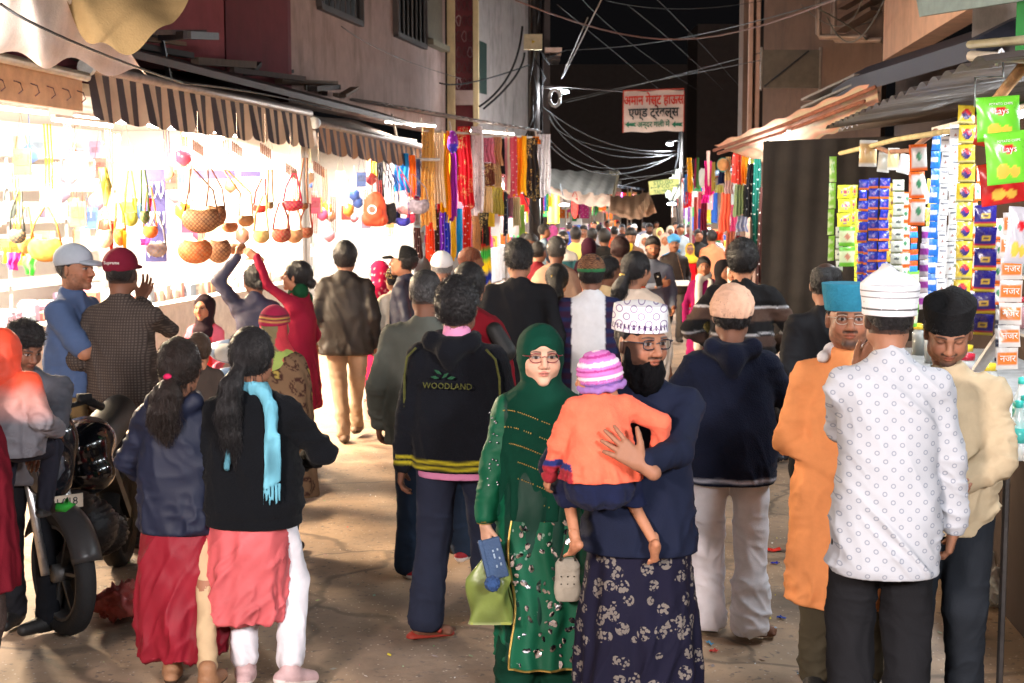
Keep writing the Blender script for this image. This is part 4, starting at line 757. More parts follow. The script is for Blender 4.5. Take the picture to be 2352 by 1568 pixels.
# wires
WI = [((1184, 0, 20), (1560, 90, 24), (2060, -60, 14), .4, .014, (.35, .18, .15)), ((1350, 40, 30), (1290, 180, 33), (1410, -60, 20), .1, .012, (.45, .4, .38)), ((1248, 195, 33), (1440, 210, 30), (1500, 212, 27), .1, .02, (.12, .08, .08)),
      ((1100, 245, 33), (1170, 170, 33), (1200, 60, 33), .3, .03, (.015, .015, .015)), ((1110, 250, 33), (1180, 180, 33), (1205, 120, 33), .2, .03, (.015, .015, .015)), ((1010, 190, 30), (1120, 180, 32), (1300, 115, 36), .2, .02, (.04, .04, .04)), ((1300, 115, 36), (1600, 80, 30), (2352, -140, 14), .3, .012, (.08, .08, .08)),
      ((784, 60, 20), (910, 130, 25), (1060, 180, 30), .2, .008, (.05, .04, .04)), ((0, 8, 9), (190, 105, 10), (420, 190, 14), .08, .012, (.01, .01, .01)), ((420, 190, 14), (600, 215, 18), (760, 250, 22), .1, .014, (.03, .03, .03)),
      ((1240, 240, 34), (1400, 330, 36), (1560, 345, 38), .25, .014, (.1, .1, .1)), ((1262, 255, 34), (1380, 350, 36), (1555, 352, 38), .3, .012, (.1, .1, .1)), ((1262, 270, 34), (1350, 330, 36), (1555, 358, 38), .1, .010, (.12, .12, .12)), ((1258, 330, 34), (1400, 400, 36), (1560, 350, 38), .1, .014, (.14, .14, .14)), ((1262, 320, 34), (1380, 385, 36), (1540, 362, 38), .1, .010, (.1, .1, .1)),
      ((1262, 265, 34), (1330, 345, 36), (1470, 415, 38), .2, .010, (.1, .1, .1)), ((1425, 428, 38), (1500, 405, 38), (1600, 375, 36), .05, .010, (.2, .2, .2)), ((1420, 412, 38), (1500, 403, 38), (1600, 390, 36), .02, .010, (.2, .2, .2)), ((1300, 235, 36), (1600, 160, 34), (2000, 50, 22), .1, .012, (.10, .09, .08)), ((1280, 235, 36), (1480, 190, 34), (1900, 110, 26), .1, .010, (.10, .09, .08)),
      ((1440, 10, 30), (1560, 110, 34), (1660, 205, 40), .1, .008, (.06, .06, .06)), ((1500, -10, 30), (1600, 90, 34), (1700, 200, 40), .1, .008, (.06, .06, .06)), ((1330, -10, 30), (1450, 100, 34), (1600, 205, 40), .1, .008, (.06, .06, .06)), ((1280, 10, 30), (1400, 110, 34), (1520, 210, 40), .1, .008, (.06, .06, .06)), ((1390, 0, 30), (1560, 20, 30), (1760, 0, 30), .1, .008, (.06, .06, .06)),
      ((1990, 90, 22), (1950, 60, 21), (1880, 20, 20), .15, .012, (.3, .28, .2)), ((1900, 40, 22), (1960, 95, 21), (2040, -20, 18), .15, .012, (.2, .2, .15)), ((1840, 10, 24), (1930, 60, 22), (1985, -20, 20), .2, .010, (.25, .23, .18))]
WL = ['reddish cable sagging across the whole top of the street', 'pale taut wire slanting down from the top to the street lamp', 'thick dark cable leading from the pole to the banner', 'black cable bending down the grey house, left of its twin', 'black cable bending down the grey house, right of its twin', 'cable crossing low in front of the grey house and pole', 'thin cable running from the pole up to the far right roof', 'thin wire drooping along the pink house wall', 'black wire over the white tarpaulin at the near left', 'dark wire along the clutter above the striped awning', 'highest of the drooping wires between pole and lamp post', 'second of the drooping wires between pole and lamp post', 'third of the drooping wires between pole and lamp post', 'lowest thick wire sagging between pole and lamp post', 'lowest thin wire sagging between pole and lamp post', 'wire dropping from the pole to the grey tarpaulin', 'upper short wire between tarpaulin and lamp post', 'lower short wire between tarpaulin and lamp post', 'faint wire from the street lamp to the right hand house', 'fainter wire just below the one to the right house', 'faint slanting wire in the sky above the banner right side', 'faint slanting wire farthest right in the dark sky', 'faint slanting wire in the sky left of the banner', 'faint slanting wire nearest the pole in the dark sky', 'nearly level faint wire at the very top of the sky', 'looped wire beside the pipe on the brown house', 'second looped wire near the staircase of the brown house', 'third looped wire over the old signboard']
for i, (a, b, c, sag, r, col) in enumerate(WI):
    A, B, C_ = at(*a), at(*b), at(*c); pts = [A * (1 - t) ** 2 + (B * 2 - (A + C_) * .5) * 2 * t * (1 - t) + C_ * t * t + Vector((0, 0, -sag * .3 * math.sin(t * math.pi) ** 2 * 0)) for t in [k / 14 for k in range(15)]]
    sd = 'over the left shops' if a[0] < 1200 and c[0] < 1250 else ('across the upper right' if a[0] > 1800 else 'strung across the dark sky'); tag(MB().col(*[q * .45 for q in col]).tube(pts, r * .85, 5).build('overhead_wire', M_RUBBER if max(col) < .05 else M_PAINT, None, True), WL[i], 'wire', 'overhead wires ' + sd)
# lamps of the right hand stalls and unseen fill lamps added behind the camera
for i, Y in enumerate((5.6, 7.4, 9.2)): lamp('tube_light', 'cold white tube lamp under the sweet stall roof, ' + ('nearest', 'middle', 'farthest')[i] + ' one', RP(Y, .55, 2.50), RP(Y + .9, .55, 2.50), 34, M_TUBEC, COOL, group='cold tubes of the sweet stall', down=(-.5, 0, -1))
for i, Y in enumerate((20.5, 24.5, 29)): lamp('tube_light', 'white tube lamp above the hanging fabrics, ' + ('nearest', 'middle', 'farthest')[i] + ' one', RP(Y, .5, 3.0), RP(Y + 1.2, .5, 3.0), 190, M_TUBEC, (1, .96, .92), group='tubes of the fabric stall', down=(-.5, 0, -1))
lamp('tube_light', 'unseen cold fill tube added behind the camera on the right', (2.6, -1.8, 3.35), (2.6, -.6, 3.35), 540, M_TUBEC, (.97, .96, 1.0), down=(-.55, 1.0, -.45), size=.25); lamp('tube_light', 'unseen warm fill tube added behind the camera on the left', (-3.0, -2.0, 3.4), (-3.0, -.8, 3.4), 760, M_TUBE, (1, .84, .78), down=(.5, 1.0, -.45), size=.25)  # added front fill for the nearest people
lamp('tube_light', 'unseen tube lamp added to light the white tarpaulin from below', at(-150, 150, 7.6), at(-60, 140, 8.8), 150, M_TUBE, WARM, down=(.25, .45, 1))  # uplight added outside the view to brighten the tarpaulin
# ------------------------------------------------------------------ patterns of clothes
def lattice_dots(scale, r0, r1, dark, rnd=0.0, rot=45, sq=(1, 0, 1), thr=.004):
    def f(t, L, tc, src):
        mp = nd(t, 'ShaderNodeMapping'); mp.inputs['Rotation'].default_value = (R(90), 0, 0); L(tc.outputs['Object'], mp.inputs[0])
        m2 = nd(t, 'ShaderNodeMapping'); m2.inputs['Rotation'].default_value = (0, 0, R(rot)); L(mp.outputs[0], m2.inputs[0])
        v = nd(t, 'ShaderNodeTexVoronoi', Scale=scale, Randomness=rnd); v.voronoi_dimensions = '2D'; L(m2.outputs[0], v.inputs['Vector'])
        a = nd(t, 'ShaderNodeMath', operation='COMPARE'); a.inputs[1].default_value = (r0 + r1) / 2; a.inputs[2].default_value = (r1 - r0) / 2; L(v.outputs['Distance'], a.inputs[0])
        mx = nd(t, 'ShaderNodeMix', data_type='RGBA'); L(a.outputs[0], mx.inputs[0]); L(src, mx.inputs[6]); mx.inputs[7].default_value = tuple(dark) + (1,); return mx.outputs[2]
    return f
def flowers(scale, thr, c, scale2=28, thr2=.2, patches=True):
    def f(t, L, tc, src):
        v = nd(t, 'ShaderNodeTexVoronoi', Scale=scale, Randomness=.9); L(tc.outputs['Object'], v.inputs['Vector'])
        v2 = nd(t, 'ShaderNodeTexVoronoi', Scale=scale2, Randomness=1.0); L(tc.outputs['Object'], v2.inputs['Vector'])
        a = nd(t, 'ShaderNodeMath', operation='LESS_THAN'); a.inputs[1].default_value = thr; L(v.outputs['Distance'], a.inputs[0])
        b = nd(t, 'ShaderNodeMath', operation='LESS_THAN'); b.inputs[1].default_value = thr2; L(v2.outputs['Distance'], b.inputs[0])
        n = nd(t, 'ShaderNodeTexNoise', Scale=scale * .8); L(tc.outputs['Object'], n.inputs['Vector']); g = nd(t, 'ShaderNodeMath', operation='GREATER_THAN'); g.inputs[1].default_value = .56; L(n.outputs[0], g.inputs[0])
        o = nd(t, 'ShaderNodeMath', operation='MAXIMUM'); L(a.outputs[0], o.inputs[0]); (L(g.outputs[0], o.inputs[1]) if patches else setattr(o.inputs[1], 'default_value', 0))
        p = nd(t, 'ShaderNodeMath', operation='MULTIPLY'); L(o.outputs[0], p.inputs[0]); L(b.outputs[0], p.inputs[1])
        mx = nd(t, 'ShaderNodeMix', data_type='RGBA'); L(p.outputs[0], mx.inputs[0]); L(src, mx.inputs[6]); mx.inputs[7].default_value = tuple(c) + (1,); return mx.outputs[2]
    return f
def waffle(t, L, tc, src):
    mp = nd(t, 'ShaderNodeMapping'); mp.inputs['Rotation'].default_value = (R(90), 0, 0); L(tc.outputs['Object'], mp.inputs[0])
    v = nd(t, 'ShaderNodeTexVoronoi', Scale=62.0, Randomness=0.0); v.voronoi_dimensions = '2D'; v.distance = 'CHEBYCHEV'; L(mp.outputs[0], v.inputs['Vector'])
    mr = nd(t, 'ShaderNodeMapRange'); mr.inputs[1].default_value = .15; mr.inputs[2].default_value = .45; mr.inputs[3].default_value = 1.45; mr.inputs[4].default_value = .6; L(v.outputs['Distance'], mr.inputs[0])
    mx = nd(t, 'ShaderNodeVectorMath', operation='SCALE'); L(src, mx.inputs[0]); L(mr.outputs[0], mx.inputs['Scale']); return mx.outputs[0]
M_DOTS = mat('dotted_shirt', None, .85, .15, 260, .05, 6, spec=.2, pattern=lattice_dots(25, .12, .22, (.27, .29, .34)), wrinkle=.7, wscale=4)
M_FLORAL = mat('floral_print', None, .85, .2, 260, .1, 6, spec=.2, pattern=flowers(15, .40, (.15, .13, .115), 75, .55, False), wrinkle=.5, wscale=5)
M_WAFFLE = mat('waffle_knit', None, .95, .5, 120, .1, 10, spec=.1, pattern=waffle, wrinkle=.3, wscale=4)
M_TOPIP = mat('embroidered_cap', None, .85, .3, 200, .05, 10, spec=.2, pattern=lattice_dots(26, .26, .36, (.28, .22, .36)))
M_FELT = mat('felt', None, .95, .6, 90, .12, 25, spec=.1)
M_SEQ = mat('sequinned_gauze', None, .65, .15, 240, .12, 6, spec=.3, pattern=flowers(9, .30, (.16, .26, .20), 44, .33, False), wrinkle=.9, wscale=5)
W = dict(black=(.012, .012, .014), navy=(.010, .014, .032), jean=(.022, .033, .058), white=(.78, .78, .80), cream=S(226, 212, 190), grey=(.09, .09, .095))
def tro(c, **k): return dict(col=c, **k)
def stripes_z(base, bands):
    def f(P):
        C = np.tile(np.array(base, np.float32), (len(P), 1)); z = P[:, 2] + .004 * np.sin(P[:, 0] * 30)
        for a, b, c in bands: w = np.clip(np.minimum(z - a, b - z) / .008 + .5, 0, 1)[:, None]; C = C * (1 - w) + np.array(c, np.float32) * w
        return C
    return f
# ------------------------------------------------------------------ goods
M_FAB = mat('hung_fabric', None, .8, .15, 200, .1, 5, spec=.2)
M_FABF = mat('flowered_fabric', None, .75, .15, 200, .1, 5, spec=.25, pattern=flowers(5.5, .30, (.62, .45, .18), 34, .42))
M_FABD = mat('dotted_fabric', None, .75, .15, 200, .1, 5, spec=.25, pattern=lattice_dots(9, .0, .10, (.75, .72, .68), .3))
M_FABM = mat('motif_fabric', None, .75, .15, 200, .1, 5, spec=.25, pattern=flowers(7, .30, (.10, .10, .14), 50, .35))
M_NET = mat('beaded_mesh', None, .6, .6, 60, .2, 20, spec=.35, pattern=lattice_dots(38, .18, .32, (.30, .18, .09), .15))
def hang(label, u0, u1, v0, v1, Y, c, m=None, fold=.03, nf=5, flare=1.1, group=None, cat='scarf', name='hanging_scarf', sway=0, jag=0, seed=0):
    a, b = at((u0 + u1) / 2, v0, Y), at((u0 + u1) / 2, v1, Y); w = (u1 - u0) * Y / FPX; L = a.z - b.z; rr = random.Random(int(u0 * 7 + v0)); ph = rr.random() * 6
    def f(U, V):
        x = (U - .5) * w * (.86 + (flare - .86) * V) + sway * V * V; y = fold * np.sin(U * nf * 2 * math.pi + ph + .8 * np.sin(V * 3)) * (.5 + .8 * V) + fold * .5 * np.sin(U * nf * 5.1 + 2 * ph); x = x + w * (.10 * np.sin(ph * 3) * V * V + .05 * np.sin(V * 4 + ph) + .03 * np.sin(V * 11 + ph * 2)); z = -L * V * (1 + .035 * np.sin(U * 5 + ph) + .02 * np.sin(U * 13 + ph)) ; return np.stack([x, y, z], 1)
    cf = (lambda U, V: c(U, V)) if callable(c) else c
    o = grid_obj(name, f, max(10, nf * 5), 12, m or M_FAB, None, cf); o.location = a; o.rotation_euler = (0, 0, rr.gauss(0, .25)); return tag(o, label, cat, group)
def vb(*st):
    """bands down the length: (fraction, colour) ..."""
    def f(U, V):
        C = np.zeros((len(U), 3)); t = 0
        for fr, c in st: C[V >= t - 1e-6] = c; t += fr
        return C
    return f
def hb(*cs): return lambda U, V: np.array(cs)[np.clip((U * len(cs)).astype(int), 0, len(cs) - 1)]
YF = lambda u: 26 + (u - 968) / 296 * 5
SCARF = [(966, 1000, 292, 520, S(226, 172, 92), M_FABM, 'golden yellow embroidered panel at the near end of the scarf stall'), (996, 1020, 300, 470, S(236, 210, 180), M_FAB, 'cream white cloth next to the golden panel'),
 (1004, 1034, 300, 492, hb(S(190, 30, 50), S(240, 170, 20), S(246, 190, 30), S(230, 120, 20)), M_FAB, 'red and marigold tie dyed scarf'), (1026, 1050, 350, 505, hb(S(226, 190, 40), S(140, 30, 150), S(150, 40, 160)), M_FAB, 'purple scarf with gold hem drooping below the knot'),
 (1050, 1086, 290, 472, S(186, 20, 36), M_FABF, 'bright red dupatta with gold flowers'), (1078, 1110, 290, 490, S(224, 214, 216), M_FABM, 'white dupatta with sparse dark motifs'), (1106, 1136, 316, 374, S(206, 110, 130), M_FABM, 'rose pink flowered scarf folded short'),
 (1130, 1154, 314, 378, S(190, 140, 100), M_FABM, 'tan brown folded scarf'), (1112, 1136, 374, 425, S(110, 60, 44), M_FABF, 'dark brown flowered scarf in the second row'), (1134, 1152, 372, 430, S(206, 176, 130), M_FABM, 'beige patterned scarf in the second row'),
 (1148, 1160, 318, 400, (.02, .02, .03), M_FAB, 'narrow black scarf beside the rose one'), (1158, 1172, 315, 440, hb(S(230, 150, 160), S(236, 220, 200)), M_FAB, 'blush and cream striped scarf'), (1164, 1188, 313, 452, hb(S(176, 70, 96), S(200, 90, 110), S(190, 60, 80)), M_FABD, 'rose red sequinned scarf'),
 (1178, 1210, 312, 448, hb(S(242, 170, 20), S(236, 140, 16), S(246, 186, 30)), M_FAB, 'marigold yellow dupatta with orange shading'), (1202, 1238, 316, 456, (.020, .020, .026), M_FABF, 'black dupatta with gold and blue flowers'), (1230, 1264, 308, 452, S(226, 222, 226), M_FABM, 'plain white sequinned dupatta at the street end'),
 (1208, 1242, 313, 330, S(236, 140, 40), M_FAB, 'small orange cloth bunched at the top by the white dupatta'),
 (1108, 1130, 428, 490, S(196, 160, 110), M_FABM, 'beige tunic piece hanging low'), (1130, 1158, 430, 492, S(176, 164, 80), M_FABM, 'olive gold patterned piece hanging low'), (1155, 1166, 440, 540, (.03, .035, .06), M_FABD, 'dark blue dotted cloth in the lower row'), (1098, 1125, 488, 560, (.03, .025, .02), M_FABF, 'black cloth with cream flowers in the lower row'),
 (950, 968, 522, 592, S(70, 40, 36), M_FABD, 'dark brown dotted panel at the bottom left of the stall'), (976, 998, 470, 600, S(216, 70, 30), M_FABD, 'orange red dotted panel in the lower row'), (996, 1010, 480, 610, S(66, 40, 34), M_FABD, 'brown dotted strip between orange and violet'), (1010, 1036, 470, 600, hb(S(110, 40, 160), S(50, 60, 180)), M_FABD, 'violet and blue dotted panel'),
 (1034, 1048, 480, 596, S(240, 190, 40), M_FAB, 'plain yellow strip in the lower row'), (1046, 1062, 478, 590, S(30, 140, 200), M_FAB, 'bright blue strip in the lower row'), (1062, 1084, 474, 575, S(206, 40, 26), M_FABD, 'vermilion strip in the lower row'), (1084, 1102, 488, 575, S(200, 150, 100), M_FABM, 'tan strip in the lower row'),
 (1102, 1128, 520, 690, vb((.3, S(200, 40, 40)), (.2, S(60, 170, 70)), (.12, S(240, 210, 40)), (.15, S(30, 50, 150)), (.23, S(236, 206, 40))), M_FAB, 'long banded scarf of yellow green blue and red hanging to the ground'), (1112, 1128, 520, 620, S(150, 24, 30), M_FABD, 'deep red strip beside the banded scarf'),
 (1160, 1180, 452, 500, S(120, 80, 90), M_FABM, 'dull mauve cloth below the blush scarf'), (1178, 1196, 452, 520, S(190, 180, 140), M_FAB, 'pale khaki cloth below the marigold dupatta'), (1192, 1206, 470, 560, S(150, 190, 90), M_FAB, 'light green cloth at the rack beyond the scarves')]
for i, (a, b, c, d, col_, m_, lb) in enumerate(SCARF): hang(lb, a, b, c, d, YF((a + b) / 2) - (.15 if i < 17 else -.1), col_, m_, .035 if i < 17 else .03, 4)
o = thing('knotted_scarf', 'violet blue scarf knotted into a ball among the yellow ones', 'scarf', at(1040, 328, 26.6)); s_ = SDF(); s_.ell((0, 0, 0), (.10, .09, .19), k=.03).ell((0, 0, .17), (.05, .05, .06)); sdf_obj('knot', s_, .012, lambda P: np.where((P[:, 2:3] < -.02), np.array(S(60, 50, 190)), np.array(S(140, 40, 170))), M_FABD, o, lambda P: folds(P, (16, 16, 6), 3) * .01)
o = thing('hanging_rail', 'pale bamboo rails from which the scarves hang', 'rail', at(975, 300, 26)); b0 = at(975, 300, 26); MB().col(.5, .42, .34).tube([(0, 0, 0), at(1262, 318, 31) - b0], .025, 6).build('rail', M_WOOD, o, True); MB().col(.6, .55, .5).tube([at(905, 366, 25.4) - b0, at(1010, 366, 25.6) - b0], .03, 6).build('lower_rail', M_WOOD, o, True)
for i in range(6): p = at(900 + i * 66, 262 + i * 8, 26 + i); MB().col(.5, .45, .4).bar(p - b0, p - b0 + Vector((.1, .3, -.55)), .03).build('strut', M_WOOD, o)
lamp('tube_light', 'glaring tube lamp under the tin roof of the scarf stall', at(885, 280, 26.4), at(1000, 290, 26.8), 240, M_TUBE, WARM, down=(.35, -.5, -1)); lamp('tube_light', 'glaring tube lamp behind the red dupatta', at(1080, 300, 29.2), at(1180, 308, 30.5), 130, M_TUBE, WARM, down=(.2, -.7, -1))
# clothes at the corner shop between awning and scarves
for a, b, c, d, col_, lb in ((845, 866, 362, 415, S(240, 180, 60), 'yellow cloth hung at the corner of the narrow shop'), (864, 880, 366, 450, (.03, .03, .04), 'black straps of cloth beside the yellow cloth'), (905, 940, 352, 440, S(40, 140, 210), 'sky blue dupattas hung at the corner shop'), (938, 956, 356, 450, S(236, 110, 30), 'orange cloth beside the blue dupattas'), (884, 906, 360, 430, S(226, 226, 236), 'pale lilac cloth beside the blue dupattas'), (955, 966, 365, 450, S(70, 80, 120), 'slate cloth at the edge of the scarf stall')): hang(lb, a, b, c, d, 25.3, col_, None, .03, 3, group=None)
# right hand fabrics
RS = [(1616, 1638, 369, 447, S(226, 40, 140), 'magenta cloth by the pointed white flag', 24.5), (1610, 1626, 446, 530, S(120, 20, 50), 'dark maroon strip below the magenta cloth', 25), (1634, 1644, 372, 440, S(190, 170, 90), 'khaki gold cloth with a cord', 24.2), (1650, 1666, 387, 422, S(30, 40, 80), 'short navy cloth below the straw hat', 23.9), (1665, 1681, 360, 416, S(226, 196, 140), 'cream cloth between navy and coral', 23.7),
 (1683, 1705, 345, 422, S(232, 90, 80), 'coral pink cloth in the upper row', 23.3), (1704, 1722, 345, 424, hb(S(244, 140, 40), S(250, 200, 60)), 'orange and yellow cloth in the upper row', 23), (1722, 1734, 345, 420, S(214, 222, 130), 'lime cream cloth near the lamp', 22.8), (1642, 1662, 424, 442, S(180, 190, 110), 'small pistachio cloth in the second row', 24), (1665, 1684, 414, 445, S(206, 176, 176), 'dusty lace cloth in the second row', 23.6),
 (1686, 1709, 423, 495, S(136, 160, 116), 'sage green folded cloth', 23.2), (1708, 1722, 425, 498, (.03, .035, .04), 'charcoal cloth beside the sage one', 23), (1716, 1734, 375, 500, (.02, .02, .026), 'long black net dupatta', 22.6), (1730, 1750, 364, 613, S(10, 84, 72), 'long deep teal sequinned dupatta', 22.3), (1742, 1764, 430, 650, S(70, 40, 36), 'brown dotted dupatta against the sacking curtain', 21.9),
 (1655, 1680, 442, 534, S(240, 120, 90), 'salmon orange scarf hanging in a point', 23.7), (1676, 1698, 470, 530, S(226, 90, 150), 'pink cloth in the lowest row', 23.5), (1692, 1718, 495, 532, S(160, 170, 206), 'pale blue striped cloth in the lowest row', 23.3), (1644, 1662, 530, 552, S(240, 90, 50), 'orange piece low at the fabric shop', 24), (1666, 1690, 530, 600, S(190, 130, 100), 'tan drape low at the fabric shop', 23.8), (1688, 1704, 540, 640, S(120, 30, 40), 'dull red drape behind the striped sweater', 23.6),
 (1572, 1580, 400, 470, S(70, 140, 200), 'light blue scarf of the far right stall', 30), (1578, 1590, 362, 440, S(244, 180, 30), 'yellow scarf of the far right stall', 29.6), (1590, 1598, 365, 410, (.05, .03, .03), 'dark scarf of the far right stall', 29.2), (1596, 1606, 362, 432, hb(S(150, 30, 90), S(60, 110, 50)), 'green and plum scarf of the far right stall', 28.8), (1604, 1614, 440, 480, S(232, 100, 120), 'rose cloth of the far right stall', 28), (1572, 1590, 440, 476, S(196, 30, 36), 'red cloth of the far right stall', 30), (1594, 1604, 452, 540, S(170, 70, 60), 'rust dotted strip at the far right stall', 29), (1604, 1613, 474, 550, S(60, 80, 180), 'blue white strip at the far right stall', 28.4)]
for i, (a, b, c, d, col_, lb, Y) in enumerate(RS): hang(lb, a, b, c, d, Y, col_, (M_FAB, M_FABM, M_FABD)[i % 3] if i not in (12, 13, 14) else M_FABD, .03, 3)
hang('bright pink tassel bunch on the fabric stall', 1613, 1630, 448, 466, 24.3, S(240, 40, 160), None, .05, 3); hang('pointed white cloth flag on a string', 1622, 1632, 346, 425, 23.4, S(230, 200, 190), None, .02, 2, .3)
o = thing('straw_hat', 'tan straw hat with teal rim hung over the fabrics', 'hat', at(1661, 378, 23.6)); s_ = SDF(); s_.ell((0, 0, 0), (.11, .03, .12)).ell((0, -.03, 0), (.06, .05, .07)); sdf_obj('crown', s_, .01, lambda P: np.where((np.hypot(P[:, 0:1], P[:, 2:3]) > .10), np.array(S(40, 130, 120)), np.array(S(190, 140, 90))), M_KNIT, o)
# the bag shop: purses, pots, fans, cords, boards --------------------------------------
def purse(label, u, v, Y, w, h, c, strap=None, name='beaded_purse', m=None, group=None, cat='purse', tw=.09, flat=1):
    o = thing(name, label, cat, at(u, v, Y), group=group); s_ = SDF(); s_.ell((0, 0, 0), (w / 2, tw, h / 2), k=.03); s_.ell((0, 0, h * .62), (w * .42, .2, h * .32), k=.015, neg=True); sdf_obj('bag', s_, max(.012, w / 22), lambda P: np.array(c)[None] * (1 + .5 * vn(P * 40, 3))[:, None], m or M_NET, o)
    if strap:
        t = at(*strap) - at(u, v, Y); MB().col(*(np.array(c) * .8)).tube([(-w * .42, 0, h * .25), (-w * .3, 0, h * .25 + (t.z - h * .25) * .5), t + Vector((-.01, 0, 0)), t + Vector((.02, 0, 0)), (w * .32, 0, h * .25 + (t.z - h * .25) * .5), (w * .42, 0, h * .25)], .009, 5).build('strap', M_LEATHER, o, True)
    return o
BRN = S(104, 62, 34); Yb_ = 12.2; k12 = Yb_ / FPX
purse('large dark brown beaded purse hanging above the orange one', 462, 503, Yb_, 90 * k12, 66 * k12, S(92, 58, 34), (440, 388, Yb_ + .1)); purse('brown beaded purse behind the large dark one', 495, 492, Yb_ + .3, 52 * k12, 60 * k12, S(110, 70, 44), (480, 388, Yb_ + .3)); purse('round orange brown beaded purse at the bottom of the cluster', 448, 574, Yb_ - .1, 80 * k12, 64 * k12, S(150, 76, 30)); purse('round dark beaded purse beside the orange brown one', 502, 573, Yb_ + .2, 60 * k12, 64 * k12, S(96, 62, 40))
purse('small brown purse being touched by a hand', 545, 570, Yb_ + .4, 44 * k12, 34 * k12, S(130, 84, 50)); purse('small tan box purse on the right of the cluster', 565, 505, Yb_ + .5, 40 * k12, 34 * k12, S(170, 120, 70), (516, 390, Yb_ + .5)); purse('small reddish purse under the tan one', 528, 520, Yb_ + .5, 40 * k12, 30 * k12, S(160, 96, 60))
for i, (u, v, w, h, c, n, lb) in enumerate(((600, 541, 40, 36, S(214, 176, 110), 'round_pouch', 'round straw coloured pouch'), (646, 538, 46, 40, S(150, 60, 50), 'net_pouch', 'red brown net covered pouch'), (676, 540, 40, 38, S(196, 150, 110), 'net_pouch', 'tan net covered pouch'), (703, 532, 34, 30, S(130, 60, 44), 'wooden_drum', 'small brown drum tilted to the right'), (598, 478, 36, 22, S(196, 70, 60), 'woven_fan', 'coral woven bundle on a string'),
   (672, 470, 50, 30, S(190, 30, 70), 'woven_drum', 'magenta net covered drum hanging higher'), (697, 472, 24, 20, S(150, 100, 70), 'wooden_drum', 'little brown drum by the magenta one'), (621, 470, 16, 22, S(160, 130, 90), 'rattle', 'little tan rattle on a string'), (240, 545, 40, 50, S(220, 196, 160), 'straw_bag', 'pale straw bag behind the maroon cap'), (360, 570, 50, 40, S(120, 120, 130), 'silver_purse', 'silver grey glittering purse by the display board'), (105, 570, 84, 64, S(176, 126, 60), 'furry_bag', 'golden shaggy bag over the grey cap'), (60, 560, 40, 46, S(190, 140, 70), 'furry_bag', 'smaller golden shaggy bag at the far left'),
   (300, 500, 34, 40, S(180, 200, 90), 'woven_bag', 'pale green woven bag'), (333, 496, 22, 36, S(80, 110, 60), 'woven_bag', 'small green oval netted bag'), (345, 530, 36, 34, S(230, 120, 60), 'woven_bag', 'orange striped small bag'), (276, 540, 30, 50, S(236, 130, 40), 'woven_bag', 'orange tassel bag'), (22, 478, 34, 50, S(110, 130, 136), 'grey_handbag', 'grey blue structured handbag at the far left'), (40, 540, 40, 40, S(50, 60, 60), 'dark_handbag', 'dark teal handbag low at the far left'))):
    Y = 11.8 + (i * .37) % 1.2; k = Y / FPX; purse(lb + ' in the bag shop', u, v, Y, w * k, h * k, c, (u + random.uniform(-8, 8), v - 60 - 50 * random.random(), Y), n, M_NET if i % 2 else M_KNIT, tw=.06)
for i, (u, v) in enumerate(((455, 340), (545, 343), (610, 347), (668, 392), (732, 388))):
    p = at(u, v, 13.8); o = thing('woven_tag', 'small dark diamond shaped woven tag, ' + ('nearest', 'second nearest', 'third', 'fourth', 'last')[i] + ' of the row under the awning', 'tag', p)
    for j in range(6): MB().col(*S(100, 70, 60)).box((0, 0, 0), (.014, .012, .10), None).build('slat', M_WOOD, o).location = ((j - 2.5) * .018, 0, -(j - 2.5) * .012)
    MB().col(*S(150, 130, 120)).tube([(0, 0, .04), (.0, 0, .35)], .003, 4).build('string', M_PAINT, o)
p = at(356, 495, 14.5); o = thing('display_board', 'tall dark blue board hung with silver necklaces', 'board', p, rz=R(10)); k = 14.5 / FPX; MB().col(*S(40, 40, 90)).box((0, .03, 0), (48 * k, .02, 212 * k)).build('panel', M_PAINT, o)
for i in range(9): x = (i % 3 - 1) * .065; z = .34 - (i // 3) * .30; MB().col(.75, .75, .78).tube([(x - .02, 0, z), (x - .025, -.01, z - .09), (x, -.015, z - .16), (x + .025, -.01, z - .09), (x + .02, 0, z)], .006, 4).build('necklace', M_PAINT, o)
for a, b, lb in (((447, 391), (540, 410), 'left'), ((553, 393), (598, 405), 'right')): k = 15.5 / FPX; tag(MB().col(*S(60, 56, 120)).box(at((a[0] + b[0]) / 2, (a[1] + b[1]) / 2, 15.5), ((b[0] - a[0]) * k, .03, (b[1] - a[1]) * k)).build('blue_panel', M_PAINT), lb + ' dark blue header strip on the back display of the bag shop', 'panel')
for i, (u, v0_, v1_, c, r_) in enumerate(((235, 385, 470, S(230, 220, 110), .035), (180, 385, 520, S(170, 60, 60), .006), (282, 385, 500, S(214, 196, 110), .006), (305, 360, 480, S(236, 130, 60), .006), (258, 380, 500, S(240, 220, 130), .008), (103, 380, 500, S(220, 180, 120), .006), (322, 380, 420, S(200, 170, 150), .005), (205, 380, 500, S(214, 170, 110), .006))):
    Y = 12.6 + i * .15; p = at(u, v0_, Y); q = at(u + 4, v1_, Y) - p; g = MB().col(*c)
    for j in range(4 if r_ > .02 else 1): g.tube([(j * .012 - .02, 0, 0), q * .5 + Vector((.012 * (j - 2), .01 * j, 0)), q + Vector((j * .006, 0, 0)), q * .5 + Vector((.03 + .012 * j, 0, 0)), (.03, 0, 0)], r_ * .4, 5)
    o = g.build('cord_loop', M_FAB, None, True); o.location = p; tag(o, ('thick yellow bundle of', 'dark red', 'ochre', 'orange', 'pale yellow', 'peach', 'short tan', 'sand')[i] + ' cords hanging in the bag shop', 'cord')  # plain coloured cords hung in loops, no beads
